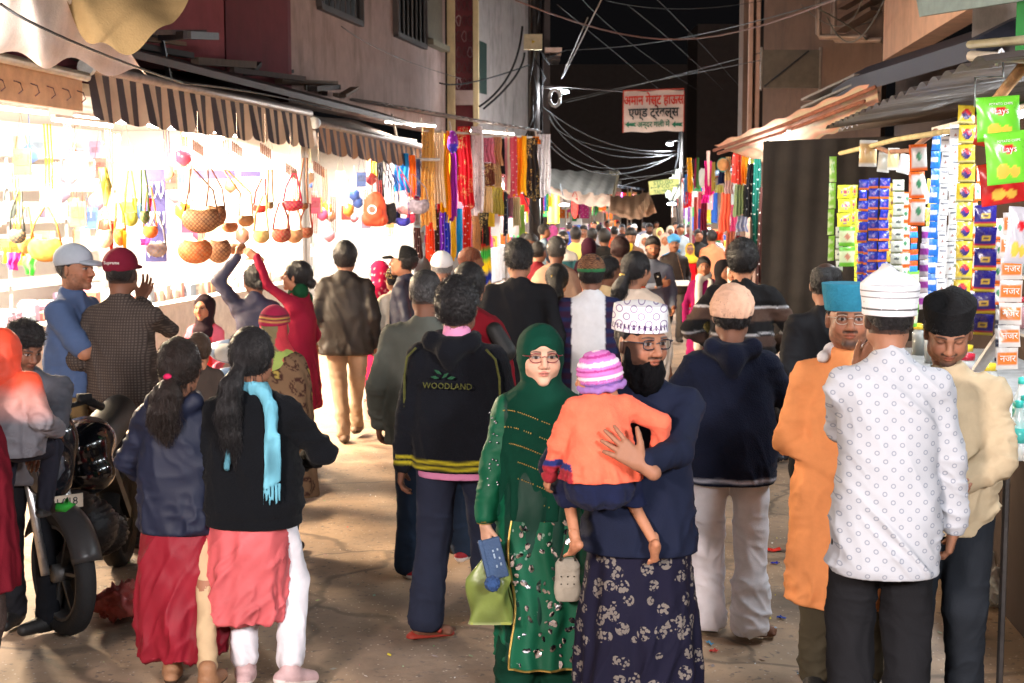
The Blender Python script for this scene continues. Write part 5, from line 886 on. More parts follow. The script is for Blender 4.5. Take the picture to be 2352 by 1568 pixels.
for i, (u, v, w, h, c) in enumerate(((30, 600, 40, 40, S(226, 60, 160)), (70, 610, 44, 44, S(90, 190, 90)), (12, 585, 30, 36, S(230, 210, 40)), (50, 575, 20, 30, S(236, 140, 40)), (255, 545, 16, 60, S(240, 70, 50)), (285, 555, 14, 50, S(250, 190, 50)), (330, 555, 50, 16, S(236, 60, 150)), (310, 470, 16, 30, S(220, 230, 90)), (345, 470, 10, 30, S(200, 50, 60)))): hang(('magenta', 'green', 'yellow', 'orange', 'scarlet', 'amber', 'hot pink', 'lime', 'crimson')[i] + ' cloth bunting piece in the bag shop', u - w / 2, u + w / 2, v - h / 2, v + h / 2, 12.0 + .1 * i, c, None, .02, 2, .4, cat='bunting', name='bunting')
rr = random.Random(11); cols = [S(240, 226, 214), S(230, 206, 190), S(214, 150, 140), S(226, 190, 150), S(200, 170, 200), S(230, 150, 160), S(180, 200, 220), S(190, 120, 90), S(120, 110, 130), S(226, 216, 170)]  # pale tones put the washed-out glare into the colour of the wares
def cname(c):
    r = {'white': (.8, .78, .75), 'red': (.55, .05, .05), 'orange': (.75, .22, .05), 'yellow': (.8, .6, .08), 'green': (.08, .3, .1), 'blue': (.05, .12, .5), 'pink': (.7, .3, .4), 'purple': (.25, .08, .3), 'brown': (.25, .12, .06), 'grey': (.25, .25, .27), 'beige': (.6, .5, .38)}
    return min(r, key=lambda k: sum((a - b) ** 2 for a, b in zip(r[k], c)))
def boxes(label, gname, n, Y0, Y1, dfun, zs, zr, sz, name='goods_box', cat='box', f=LP):
    meshes = {}
    for i in range(n):
        Y = Y0 + (Y1 - Y0) * rr.random(); z = rr.choice(zs) if zs else zr[0] + (zr[1] - zr[0]) * rr.random(); w = sz[0] * (.6 + .8 * rr.random()); h = sz[1] * (.6 + .8 * rr.random()); c = rr.choice(cols); g = MB().col(*c); ty = i % 3
        if ty == 0: g.box((0, 0, h / 2), (w, w, h)); g.col(*(np.array(c) * .6)).box((0, -w * .2 - .004, h * .5), (w * .6, w * .61, h * .3))
        elif ty == 1: g.lathe((0, 0, 0), [(w * .5, 0), (w * .5, h * .8), (w * .35, h)], 9)
        else:
            for j in range(3): g.lathe((0, 0, j * h / 3), [(w * .48, 0), (w * .5, h * .15), (w * .48, h * .3)], 9)
        o = g.build(name, M_PLAST if i % 2 else M_PAINT); o.location = f(Y, dfun, z); tag(o, cname(c) + ' ' + ('printed box', 'round jar', 'ringed stack')[ty] + ' ' + (('', 'low ', 'waist high ', 'middle ', 'upper ', 'top ')[min(5, int((z - .5) / .4))] if zs and len(zs) > 1 else '') + ('near end ' if Y < Y0 + (Y1 - Y0) / 3 else ('far end ' if Y > Y1 - (Y1 - Y0) / 3 else 'midway ')) + label, cat, gname)
boxes('on the back shelves of the bag shop', 'goods on the shelves of the bag shop', 110, 10.6, 20, 2.85, [.615 + .4 * i for i in range(6)], None, (.22, .20), name='bag_shop_goods'); boxes('on the long counter of the bag shop', 'wares on the counter of the bag shop', 70, 10.6, 20, .3, [.93], None, (.18, .14), name='bag_shop_goods'); boxes('on the shelves of the narrow shop', 'goods in the narrow shop', 30, 21.3, 26.5, 2.05, [.615 + .4 * i for i in range(6)], None, (.2, .2))  # generic boxes, jars and stacks, the same goods as in other shops
for i in range(115):
    Y = (10.0 + rr.random() * 10.2) if i < 75 else 20.9 + rr.random() * 5; d = .15 + rr.random() * 1.3; z = 1.45 + rr.random() * 1.1; c = rr.choice(cols + [S(190, 130, 50), S(170, 60, 50), S(120, 80, 50), S(214, 170, 60), S(200, 70, 100), S(60, 90, 150), S(90, 60, 50)]); g = MB().col(*c); k = i % 3
    if k == 0: [g.tube([(.03 * j, 0, .5), (.03 * j + .01, 0, .2), (.03 * j, 0, -.1)], .008, 4) for j in range(3)]
    elif k == 1: g.tube([(0, 0, .5), (0, 0, .12)], .004, 4).lathe((0, 0, 0), [(.02, -.10), (.09, -.04), (.09, .06), (.02, .12)], 10)
    else: g.box((0, 0, 0), (.16, .03, .24)).col(*(np.array(c) * .5)).box((0, -.02, .02), (.12, .005, .1)).tube([(-.06, 0, .12), (0, 0, .45), (.06, 0, .12)], .004, 4)
    o = g.build('hanging_ware', M_PLAST, None, k == 1); o.location = LP(Y, d, z); tag(o, cname(c) + ' ' + ('strands of beads', 'round trinket', 'carded trinket')[k] + ' hanging ' + ('low', 'high')[int(z > 2)] + ' in the ' + ('near part', 'middle part', 'far part', 'far part')[min(3, int((Y - 10) / 3.5))] + (' of the bag shop' if i < 75 else ' beside the scarves'), 'trinket', 'wares hanging in the bag shop')
# corner shop bags
o = thing('backpack', 'orange red backpack with a white oval patch hung at the corner shop', 'backpack', at(861, 478, 23.6)); s_ = SDF(); s_.ell((0, 0, 0), (.19, .12, .28), k=.04).cap((-.1, 0, -.18), (.1, 0, -.18), .12, .12, .05).ell((0, -.10, -.08), (.14, .06, .13), k=.02); sdf_obj('shell', s_, .012, S(196, 74, 44), M_SATIN, o); MB().col(.75, .72, .7).lathe((-.03, -.165, -.02), [(.001, 0), (.075, 0), (.075, .004), (.045, .004), (.04, .0)], 18, Matrix.Rotation(R(90), 3, 'X')).build('patch', M_PLAST, o); MB().col(*S(170, 70, 50)).lathe((-.03, -.171, -.02), [(.001, 0), (.055, 0), (.055, .003)], 18, Matrix.Rotation(R(90), 3, 'X')).build('patch_centre', M_PLAST, o); MB().col(*S(120, 40, 30)).tube([(-.05, 0, .24), (-.03, 0, .5), (.04, 0, .5), (.05, 0, .24)], .012, 5).build('strap', M_LEATHER, o)
for u, v, w, h, c, lb, sv in ((892, 486, 38, 58, (.02, .02, .024), 'black backpack behind the orange one', 380), (908, 497, 26, 34, (.03, .03, .03), 'small black sling bag', 370), (926, 508, 34, 24, S(40, 40, 130), 'blue boxy handbag low in the cluster', 400), (944, 500, 22, 28, S(220, 60, 90), 'pink red handbag low in the cluster', 400), (930, 480, 40, 26, S(236, 170, 170), 'pale pink soft bag', 380), (962, 472, 50, 40, S(120, 110, 120), 'grey patterned rolled cap pouch', 400)):
    k = 23.8 / FPX; purse(lb + ' at the corner shop', u, v, 23.8 + rr.random() * .4, w * k, h * k, c, (u - 15 - 10 * rr.random(), sv, 23.8), 'hanging_bag', M_SATIN, None, 'bag', .08)
# ------------------------------------------------------------------ far stalls: canopies, lamps and heaps of bright wares
vivid = [S(206, 40, 40), S(236, 120, 40), S(240, 200, 60), S(60, 150, 80), S(50, 100, 190), S(190, 50, 120), S(236, 226, 220), S(120, 60, 150), S(230, 150, 150), S(150, 100, 60), S(220, 220, 120)]
for k, (side, Y0) in enumerate([(0, y) for y in (32, 37, 42.5, 48, 54, 61)] + [(1, y) for y in (31, 36, 41.5, 47, 53, 60)]):
    P = LP if side == 0 else RP; nm = ('first', 'second', 'third', 'fourth', 'fifth', 'sixth')[k % 6] + ' stall beyond the ' + ('scarves', 'fabrics')[side]
    o = thing('market_stall', 'lit crowded ' + nm + ' with a canopy', 'stall', (0, 0, 0)); L_ = 4.6 if k % 6 < 4 else 5.6
    q = lambda Y, d: P(Y, d, 0)
    box_between('back_wall', q(Y0, 2.2), q(Y0 + L_, 2.2), q(Y0 + L_, 2.4), q(Y0, 2.4), 0, 3.0, M_WHITE if k < 3 else M_CREAMP, o); box_between('counter', q(Y0 + .2, .3), q(Y0 + L_ - .2, .3), q(Y0 + L_ - .2, 1.1), q(Y0 + .2, 1.1), 0, .85, M_PAINT, o)
    box_between('side_wall', q(Y0 + L_, .4), q(Y0 + L_ + .1, .4), q(Y0 + L_ + .1, 2.197), q(Y0 + L_, 2.197), 0, 2.9, M_WHITE, o)
    cc = rr.choice((S(110, 100, 92), S(160, 60, 50), S(90, 110, 130), S(170, 150, 120)))
    def cf(U, V, A=P(Y0, -.7, 2.55), B=P(Y0 + L_, -.7, 2.50), C_=P(Y0, 2.2, 3.1)): P_ = lerp3(A, B, U) + V[:, None] * np.array(C_ - A); P_[:, 2] += .05 * np.sin(U * 20) * (1 - V); return P_
    grid_obj('canopy', cf, 20, 5, M_CLOTH, o, cc)
    for i in range(2): MB().col(.4, .36, .32).tube([P(Y0 + .1 + i * (L_ - .2), -.6, 0), P(Y0 + .1 + i * (L_ - .2), -.6, 2.55)], .03, 5).build('post', M_METAL, o)
    for j in range(4): MB().col(.6, .58, .55).bar(P(Y0 + .1, 1.95, 1.0 + j * .45), P(Y0 + L_ - .1, 1.95, 1.0 + j * .45), .35, .03).build('shelf', M_PAINT, o)
    lamp('tube_light', 'bare tube lamp in the ' + nm, P(Y0 + 1, .5, 2.45), P(Y0 + 2.4, .5, 2.45), (800 if side == 0 and k < 3 else 320) + 60 * rr.random(), M_TUBE if k % 2 else M_TUBEC, (1, .9, .85) if k % 3 else COOL, down=((.6 if side == 0 else -.6), -.4, -1))
    for i in range(14):   # hanging wares of the stall
        Y = Y0 + rr.random() * L_; w = .16 + .22 * rr.random(); L2 = .35 + .6 * rr.random(); c = rr.choice(vivid); z = 2.42 - .25 * rr.random(); nf_ = rr.choice((2, 3)); ph = rr.random() * 6
        oo = grid_obj('hanging_cloth', lambda U, V: np.stack([(U - .5) * w, .025 * np.sin(U * nf_ * 6.3 + ph), -L2 * V], 1), 8, 4, (M_FAB, M_FABM, M_FABD)[i % 3], None, c); oo.location = P(Y, -.55 + .5 * rr.random(), z); oo.rotation_euler = (0, 0, rr.gauss(0, .4)); tag(oo, cname(c) + ' cloth hanging at the ' + nm, 'cloth', 'cloths hanging at the ' + nm)
    cols = vivid; boxes('on shelves, ' + nm, 'shelf goods of the ' + nm, 16, Y0 + .2, Y0 + L_ - .3, 1.85, [1.02 + .45 * j for j in range(4)], None, (.24, .26), f=P); boxes('on counter, ' + nm, 'counter goods of the ' + nm, 9, Y0 + .2, Y0 + L_ - .3, .5, [.86], None, (.24, .22), f=P)
purse('red paper lantern like bunch hanging over the far left stalls', 1320, 474, 36, .18, .62, S(226, 70, 60), (1320, 440, 36), 'red_bunch', M_KNIT, None, 'bunch', .08)
# ------------------------------------------------------------------ the sweet and sachet stall on the right
def sachet_mesh(name, w, h, paint, puff=.25, n=12):
    U, V = np.meshgrid(np.linspace(-1, 1, n + 1), np.linspace(-1, 1, n + 1), indexing='ij'); u, v = U.ravel(), V.ravel(); e = (1 - np.abs(u) ** 3) * (1 - np.abs(v) ** 3); P = np.stack([u * w / 2 * (1 - .03 * (1 - v * v)), -puff * w * e * .5 - .0015 * np.sin(u * 9 + v * 7) * e, v * h / 2], 1); P2 = P.copy(); P2[:, 1] *= -.6; i = np.arange((n + 1) ** 2).reshape(n + 1, n + 1)
    F = np.stack([i[:-1, :-1].ravel(), i[1:, :-1].ravel(), i[1:, 1:].ravel(), i[:-1, 1:].ravel()], 1); C = np.array([paint(a, b) for a, b in zip(u, v)]); me = mesh_np(np.concatenate([P, P2]), np.concatenate([F, F[:, ::-1] + len(P)]), True, np.concatenate([C, C * .9])); me.materials.append(M_PLAST); return me
def pt_yellow(u, v):
    r = math.hypot(u, v * .9)
    if abs(v) > .86: return S(120, 110, 30)
    if r < .34: return S(214, 40, 50) if u + v > 0 else S(50, 40, 110)
    if r < .56: return S(44, 36, 96) if v < .1 else S(180, 36, 44)
    return S(206, 186, 54) if v > -.7 else S(196, 190, 130)
def pt_blue(u, v):
    if v < -.68: return S(206, 196, 60) if v > -.9 else S(170, 160, 50)
    if math.hypot(u * .8, v * 1.2) < .38: return S(196, 168, 60) if abs(v) > .12 or abs(u) > .3 else S(40, 36, 80)
    if -.62 > v - .0 > -.68: return S(180, 40, 60)
    return S(38, 34, 120)
def pt_bluo(u, v): return S(214, 110, 40) if v < -.62 else (S(120, 90, 170) if math.hypot(u, v) < .35 else S(36, 50, 160))
def pt_grey(u, v): return S(60, 70, 70) if (math.hypot(u * .7, v * 1.6 - .2) < .34) else (S(110, 120, 90) if v < -.7 else S(176, 180, 166))
def pt_choc(u, v): return S(210, 60, 90) if math.hypot(u, v) < .3 else (S(240, 200, 80) if math.hypot(u, v) < .5 else (S(90, 70, 160) if math.hypot(u, v) < .6 else S(216, 214, 60)))
def pt_white(u, v): return S(60, 60, 80) if (abs(v - .55) < .08 and abs(u) < .7) else (S(150, 90, 70) if math.hypot(u, v + .3) < .2 else S(214, 218, 222))
def pt_wblue(u, v): return S(40, 110, 200) if abs(v) > .2 or u > .4 else S(226, 232, 240)
def pt_orange(u, v): return S(220, 100, 30) if abs(v) > .8 or u < -.75 else (S(60, 130, 90) if math.hypot(u - .1, v - .1) < .3 else S(206, 200, 196))
def pt_nazar(u, v): return S(196, 194, 190) if abs(v) > .55 or abs(u) > .88 else S(206, 116, 50)
def pt_green(u, v): return S(150, 206, 70) if (math.sin(v * 9) + u) > -.6 else S(214, 226, 160)
def pt_baby(u, v): return S(110, 190, 60) if abs(v) > .6 else (S(190, 130, 110) if math.hypot(u, v) < .35 else S(206, 220, 180))
def pt_yel2(u, v): return S(120, 70, 40) if math.hypot(u, v) < .35 else S(214, 190, 60)
def sx(u): return 1.4 / ((u - 1176) / FPX - .1)
def strip(label, uc, v0, v1, wpx, hpx, paint, puff=.22, Y=None, name='sachet_strip', part='sachet', txt=None, cat='sachet strip'):
    Y = Y or sx(uc); k = Y / FPX; top = at(uc, v0, Y); n = max(1, int(round((v1 - v0) / hpx))); o = thing(name, label, cat, top, rz=R(rr.uniform(-8, 14))); me = sachet_mesh('m', wpx * k, hpx * k * .97, paint, puff)
    for i in range(n):
        q = bpy.data.objects.new(part, me); COL.objects.link(q); q.parent = o; q.location = (rr.gauss(0, .003), rr.gauss(0, .004), -(i + .5) * hpx * k); q.rotation_euler = (rr.gauss(0, .09), rr.gauss(0, .03), rr.gauss(0, .14))
        if txt: lettering(txt[0], txt[1] * k, Matrix.Translation((0, -puff * wpx * k * .5 - .003, 0)) @ Matrix.Rotation(R(90), 4, 'X'), txt[2], q, .0004)
    return o
M_WL = mat('white_lettering', (.75, .72, .68), .6)
strip('long pale green packet strip at the far end of the sweet stall', 1913, 358, 600, 17, 60, pt_green, .2); strip('yellow lollipop packet strip with round emblems', 1941, 424, 520, 34, 32, pt_choc, .3); strip('green baby product packets below the lollipop strip', 1946, 520, 610, 38, 46, pt_baby, .2); strip('narrow yellow lollipop strip half hidden', 1962, 424, 610, 16, 30, pt_choc, .3, 10.6)
for i, (u, a, b) in enumerate(((1984, 412, 655), (2008, 408, 640), (2032, 408, 630))): strip('blue sachet strip with orange ends, ' + ('first', 'second', 'third')[i] + ' of three side by side', u, a, b, 23, 24, pt_bluo)
strip('grey green sachet strip beside the blue ones', 2064, 412, 632, 28, 28, pt_grey); strip('orange bordered white packet strip hanging in a long curve', 2110, 330, 520, 40, 62, pt_orange, .35); strip('small orange and red sweet strip under the curved packets', 2100, 520, 620, 22, 26, lambda u, v: S(230, 90, 40) if v > 0 else S(60, 150, 220), .25, 7.8)
strip('yellow spice sachet strip behind the white one', 2140, 410, 600, 22, 32, pt_yel2, .2, 8.6); strip('blue and silver strip with large squares', 2152, 305, 700, 24, 40, pt_wblue, .2, 7.8); strip('white printed sachet strip, narrower of the two', 2172, 312, 690, 22, 36, pt_white, .15, 7.2); strip('white printed sachet strip, wider and nearer', 2195, 285, 660, 28, 38, pt_white, .15, 7.0)
strip('long yellow sachet strip with red and blue round emblems', 2224, 240, 766, 38, 44, pt_yellow, .25, 6.35); strip('dark blue and yellow sachet strip with gold emblem', 2266, 470, 772, 50, 50, pt_blue, .25, 6.0); strip('orange and grey sachet strip with white Hindi lettering', 2328, 486, 850, 52, 52, pt_nazar, .12, 5.75, txt=('नजर', 22, M_WL))
for u, a, b, w_, h_, pt, Y, lb in ((1928, 520, 640, 16, 26, pt_grey, 10.9, 'short grey sachet strip low behind the green ones'), (1972, 480, 660, 18, 26, pt_choc, 10.2, 'lollipop strip peeping left of the blue ones'), (1996, 560, 690, 24, 24, pt_bluo, 9.4, 'lower blue sachet strip behind the three'), (2048, 420, 600, 18, 30, pt_yel2, 9.2, 'narrow yellow strip right of the blue ones'), (2082, 440, 660, 24, 34, pt_orange, 8.7, 'small orange edged strip behind the curved one'), (2128, 520, 700, 26, 38, lambda u, v: S(150, 60, 150) if abs(v) < .5 else S(210, 200, 206), 8.0, 'purple and silver strip low in the middle'),
   (2098, 620, 760, 30, 44, pt_baby, 8.4, 'green and cream strip hanging lowest in the middle'), (2178, 640, 740, 30, 34, pt_wblue, 7.4, 'blue white strip behind the two white ones'), (2206, 430, 720, 22, 36, pt_grey, 6.9, 'grey sachets between white and yellow strips'), (2246, 380, 740, 16, 40, pt_orange, 6.5, 'orange edge strip between the yellow and the blue'), (2296, 500, 720, 30, 50, pt_orange, 6.1, 'orange packets behind the Hindi lettered strip'), (2300, 700, 840, 26, 44, lambda u, v: S(40, 44, 60) if abs(v) > .5 else S(190, 186, 180), 6.2, 'dark and silver packets low by the white strut')): strip(lb, u, a, b, w_, h_, pt, .22, Y)
for i, (u, v, w_, h_, c_) in enumerate(((1994, 352, 40, 60, S(200, 170, 120)), (2030, 372, 30, 46, S(190, 186, 170)), (2052, 365, 26, 50, S(214, 200, 150)), (2078, 376, 30, 44, S(206, 206, 210)), (2120, 440, 30, 60, S(170, 176, 170)))):
    Y = 9.3 - i * .3; k = Y / FPX; o = thing('snack_packet', ('tan', 'pale grey', 'straw coloured', 'silver', 'dull green')[i] + ' clear snack packet clipped to the rod above the sachets', 'packet', at(u, v, Y)); o.rotation_euler = (0, R(rr.gauss(0, 14)), R(rr.gauss(0, 20))); q = bpy.data.objects.new('packet', sachet_mesh('m', w_ * k, h_ * k, lambda a, b, c_=c_: c_ if abs(b) < .75 else S(220, 220, 214), .5)); COL.objects.link(q); q.parent = o
def pt_chip(g, red):
    def f(u, v):
        if abs(v) > .93: return tuple(np.array(g) * .8)
        if math.hypot(u * .9, (v - .32) * 2.1) < .33: return S(196, 30, 40)
        if math.hypot((u + .3) * 1.3, (v + .5) * 1.6) < .42 or math.hypot((u - .25) * 1.5, (v + .55) * 2) < .4: return S(226, 176, 70)
        return g
    return f
for i, (u, v, w, h, g, tl, lb) in enumerate(((2293, 272, 104, 100, S(104, 196, 50), -4, 'upper bright green crisp packet with red oval logo'), (2312, 362, 100, 118, S(110, 204, 54), -6, 'lower bright green crisp packet with red oval logo'), (2302, 420, 108, 96, S(190, 30, 30), -8, 'red crisp packet showing behind the green ones'), (2262, 290, 40, 90, S(176, 30, 34), 10, 'narrow red crisp packet edge on the left of the green ones'), (2340, 540, 60, 130, S(176, 176, 184), 4, 'silver grey crisp packet hanging at the picture edge'))):
    Y = (5.35, 5.25, 5.5, 5.45, 5.2)[i]; k = Y / FPX; o = thing('crisp_packet', lb, 'crisp packet', at(u, v, Y)); o.rotation_euler = (0, R(tl), R(6)); me = sachet_mesh('m', w * k, h * k, pt_chip(g, 0), .30, 22); q = bpy.data.objects.new('packet', me); COL.objects.link(q); q.parent = o
    if i < 3: lettering('Lays', 21 * k, Matrix.Translation((0, -.29 * w * k * .5 - .004, h * k * .16)) @ Matrix.Rotation(R(90), 4, 'X'), M_WL, o, .0005); lettering('POTATO CHIPS', 8 * k, Matrix.Translation((0, -.24 * w * k * .5 - .006, h * k * .32)) @ Matrix.Rotation(R(84), 4, 'X'), M_WL, o, .0004)
# frame, counter, jars and bottles of the stall
o = thing('sweet_stall', 'pavement sweet stall with pale pipes, counter and thin iron post', 'stall', (0, 0, 0))
MB().col(*S(70, 66, 64)).tube([(at(2312, 1100, 5.5).x, 5.5, -.02), (at(2312, 1100, 5.5).x, 5.5, 1.0)], .014, 6).build('post', M_METAL, o)
MB().col(*S(196, 190, 180)).tube([at(2228, 128, 5.6), at(2380, 134, 5.3)], .020, 8).build('pipe', M_PAINT, o, True); MB().col(*S(150, 146, 120)).tube([at(2228, 102, 7.0), at(2400, 88, 5.6)], .02, 8).build('pipe', M_PAINT, o, True)
MB().col(.7, .72, .74).tube([at(2288, 150, 5.4), at(2296, 116, 5.4), at(2300, 112, 5.4), at(2304, 118, 5.4), at(2304, 176, 5.4), at(2240, 178, 5.4), at(2240, 245, 5.4)], .006, 6).build('wire_hook', M_METAL, o, True)
MB().col(*S(180, 140, 100)).tube([at(2352, 150, 5.6), at(2280, 240, 6.2), at(2210, 320, 7.2)], .025, 6).build('bamboo', M_WOOD, o, True); MB().col(*S(206, 190, 140)).tube([at(1930, 352, 10.6), at(2060, 320, 8.4), at(2210, 296, 7.0)], .016, 6).build('rod', M_WOOD, o, True); MB().col(*S(150, 110, 90)).tube([at(1995, 330, 9.6), at(2040, 348, 8.8), at(2090, 346, 8.2), at(2150, 300, 7.6)], .015, 6).build('rod', M_WOOD, o, True)
box_between('counter', RP(4.9, .18, 0)[:2], RP(10.4, .25, 0)[:2], RP(10.4, 1.1, 0)[:2], RP(4.9, 1.0, 0)[:2], .93, .97, M_METAL, o); box_between('counter_front', RP(4.9, .35, 0)[:2], RP(10.4, .35, 0)[:2], RP(10.4, .40, 0)[:2], RP(4.9, .40, 0)[:2], 0, .929, M_DARKP, o); box_between('back_panel', RP(5, 1.5, 0)[:2], RP(10.6, 1.5, 0)[:2], RP(10.6, 1.6, 0)[:2], RP(5, 1.6, 0)[:2], 0, 2.5, M_DARKP, o)
def roof(U, V): P = lerp3(RP(5.0, -.25, 2.53), RP(11.0, -.1, 2.58), U) + V[:, None] * np.array(RP(5, 1.6, .22) - RP(5, 0, 0)); P[:, 2] += .03 * np.abs(np.sin(U * 60)); return P
grid_obj('tin_sheet', roof, 120, 3, M_TIN, o)
MB().col(*S(220, 222, 226)).bar(at(2245, 850, 6.6), at(2300, 770, 6.2), .05, .02).build('white_strut', M_PAINT, o)
for j in range(3): MB().col(.3, .28, .26).bar(RP(5.2, 1.2, 1.15 + j * .38), RP(10.3, 1.2, 1.15 + j * .38), .3, .02).build('shelf', M_PAINT, o)
lid = [S(90, 220, 70), S(190, 40, 60), S(60, 130, 210), S(230, 200, 60)]; cont = [S(120, 60, 50), S(180, 150, 80), S(90, 90, 70), S(190, 90, 120), S(130, 160, 150)]
M_JAR = mat('clear_plastic', (.85, .9, .9), .15, 0, alpha=.35, spec=.6, vary=.02)
for i in range(30):
    Y = 5.6 + (i % 10) * .48; z = (.972, 1.165, 1.545)[i // 10]; d = .35 + rr.random() * .2 if i < 10 else 1.15; li = rr.randrange(4); o = thing('sweet_jar', 'sweet jar with ' + ('green', 'red', 'blue', 'yellow')[li] + ' lid on the sweet stall ' + ('counter', 'lower shelf', 'upper shelf')[i // 10] + ', ' + ('nearest', 'second', 'third', 'fourth', 'fifth', 'sixth', 'seventh', 'eighth', 'ninth', 'farthest')[i % 10] + ' in row', 'jar', RP(Y, d, z), group='jars of the sweet stall'); MB().col(*rr.choice(cont)).lathe((0, 0, 0), [(.055, .003), (.055, .10 + .05 * rr.random()), (.01, .15)], 9).build('sweets', M_PLAST, o, True); MB().col(.8, .8, .8).lathe((0, 0, 0), [(.062, 0), (.065, .15), (.05, .18)], 12).build('jar_wall', M_JAR, o, True); MB().col(*lid[li]).lathe((0, 0, .18), [(.055, 0), (.055, .035), (.01, .04)], 12).build('lid', M_PLAST, o, True)
for i, (u, v) in enumerate(((2336, 1000), (2350, 985), (2344, 940))):
    o = thing('water_bottle', ('clear water bottle with turquoise cap at the counter edge, nearest', 'clear water bottle with turquoise cap behind the first', 'turquoise capped bottle standing farthest back')[i], 'bottle', at(u, v + 55, 5.6 + i * .15)); b = MB().col(.75, .85, .85).lathe((0, 0, 0), [(.035, 0), (.036, .05), (.033, .06), (.036, .07), (.036, .14), (.016, .19), (.015, .21)], 12); b.build('bottle', M_JAR, o, True); MB().col(*S(60, 190, 180)).lathe((0, 0, .21), [(.018, 0), (.018, .025), (.002, .03)], 10).build('cap', M_PLAST, o, True); MB().col(*S(80, 190, 180)).lathe((0, 0, .07), [(.0368, 0), (.0368, .06)], 12).build('wrapper', M_PLAST, o, True)
def crumple(name, label, p, r, c, m, cat, flat=.7, seed=1, res=.012):
    s_ = SDF(); s_.ell((0, 0, r * flat), (r, r * .8, r * flat), k=.02).ell((r * .5, .1 * r, r * flat * .8), (r * .6, r * .6, r * flat * .7)); o = sdf_obj(name, s_, res, c, m, None, lambda P: folds(P, (14, 14, 14), seed) * r * .35); o.location = p; return tag(o, label, cat)
g0 = lambda u, v: (lambda t: Vector((t.x, t.y, 0)))(at(u, v, CAMZ * FPX / (v - 458) * .997))
crumple('plastic_bag', 'crumpled clear and green plastic rubbish by the iron post', g0(2275, 1395), .20, (.35, .42, .38), M_JAR, 'rubbish', .6, 2); crumple('plastic_bag', 'second heap of clear plastic wrappers under the stall', g0(2350, 1400), .16, (.5, .5, .5), M_JAR, 'rubbish', .6, 3); crumple('plastic_bag', 'crumpled translucent pink plastic bag on the ground by the wheel', g0(290, 1430), .14, S(224, 120, 116), M_PLAST, 'plastic bag', .55, 4); crumple('rubbish_bag', 'dark bundled sack on the ground by the orange kurta', g0(1770, 1060), .16, S(50, 52, 60), M_PLAST, 'sack', .7, 5)
# ------------------------------------------------------------------ motorbikes and scooter
M_GLOSS = mat('black_gloss', (.008, .009, .013), .16, .02, 30, .05, 4, spec=.6, coat=.6); M_CHR = mat('dull_chrome', (.5, .5, .5), .3, .1, 60, .2, 20, metal=.9); M_PLATE = mat('plate', S(200, 186, 166), .6)
def wheel(o, M, r=.30, w=.10, spokes=6):
    b = MB().col(.02, .02, .02); pr = [(r - .075, -w * .32), (r - .035, -w * .5), (r - .008, -w * .34), (r, 0), (r - .008, w * .34), (r - .035, w * .5), (r - .075, w * .32), (r - .085, 0), (r - .075, -w * .32)]; b.lathe((0, 0, 0), pr, 40, Matrix.Rotation(R(90), 3, 'Y')); t = b.build('tyre', M_RUBBER, o, True); t.matrix_local = M
    g = MB().col(.12, .12, .12).lathe((0, 0, 0), [(r - .09, -.03), (r - .072, -.034), (r - .072, .034), (r - .09, .03), (r - .09, -.03)], 32, Matrix.Rotation(R(90), 3, 'Y')).lathe((0, 0, 0), [(.01, -.05), (.045, -.05), (.045, .05), (.01, .05)], 12, Matrix.Rotation(R(90), 3, 'Y')); rim = g.build('rim', M_METAL, o, True); rim.matrix_local = M
    for i in range(spokes): a = i * 2 * math.pi / spokes; s_ = MB().col(.10, .10, .10).bar((0, .03 * math.cos(a), .03 * math.sin(a)), (0, (r - .08) * math.cos(a + .12), (r - .08) * math.sin(a + .12)), .03, .016).build('spoke', M_METAL, o); s_.matrix_local = M
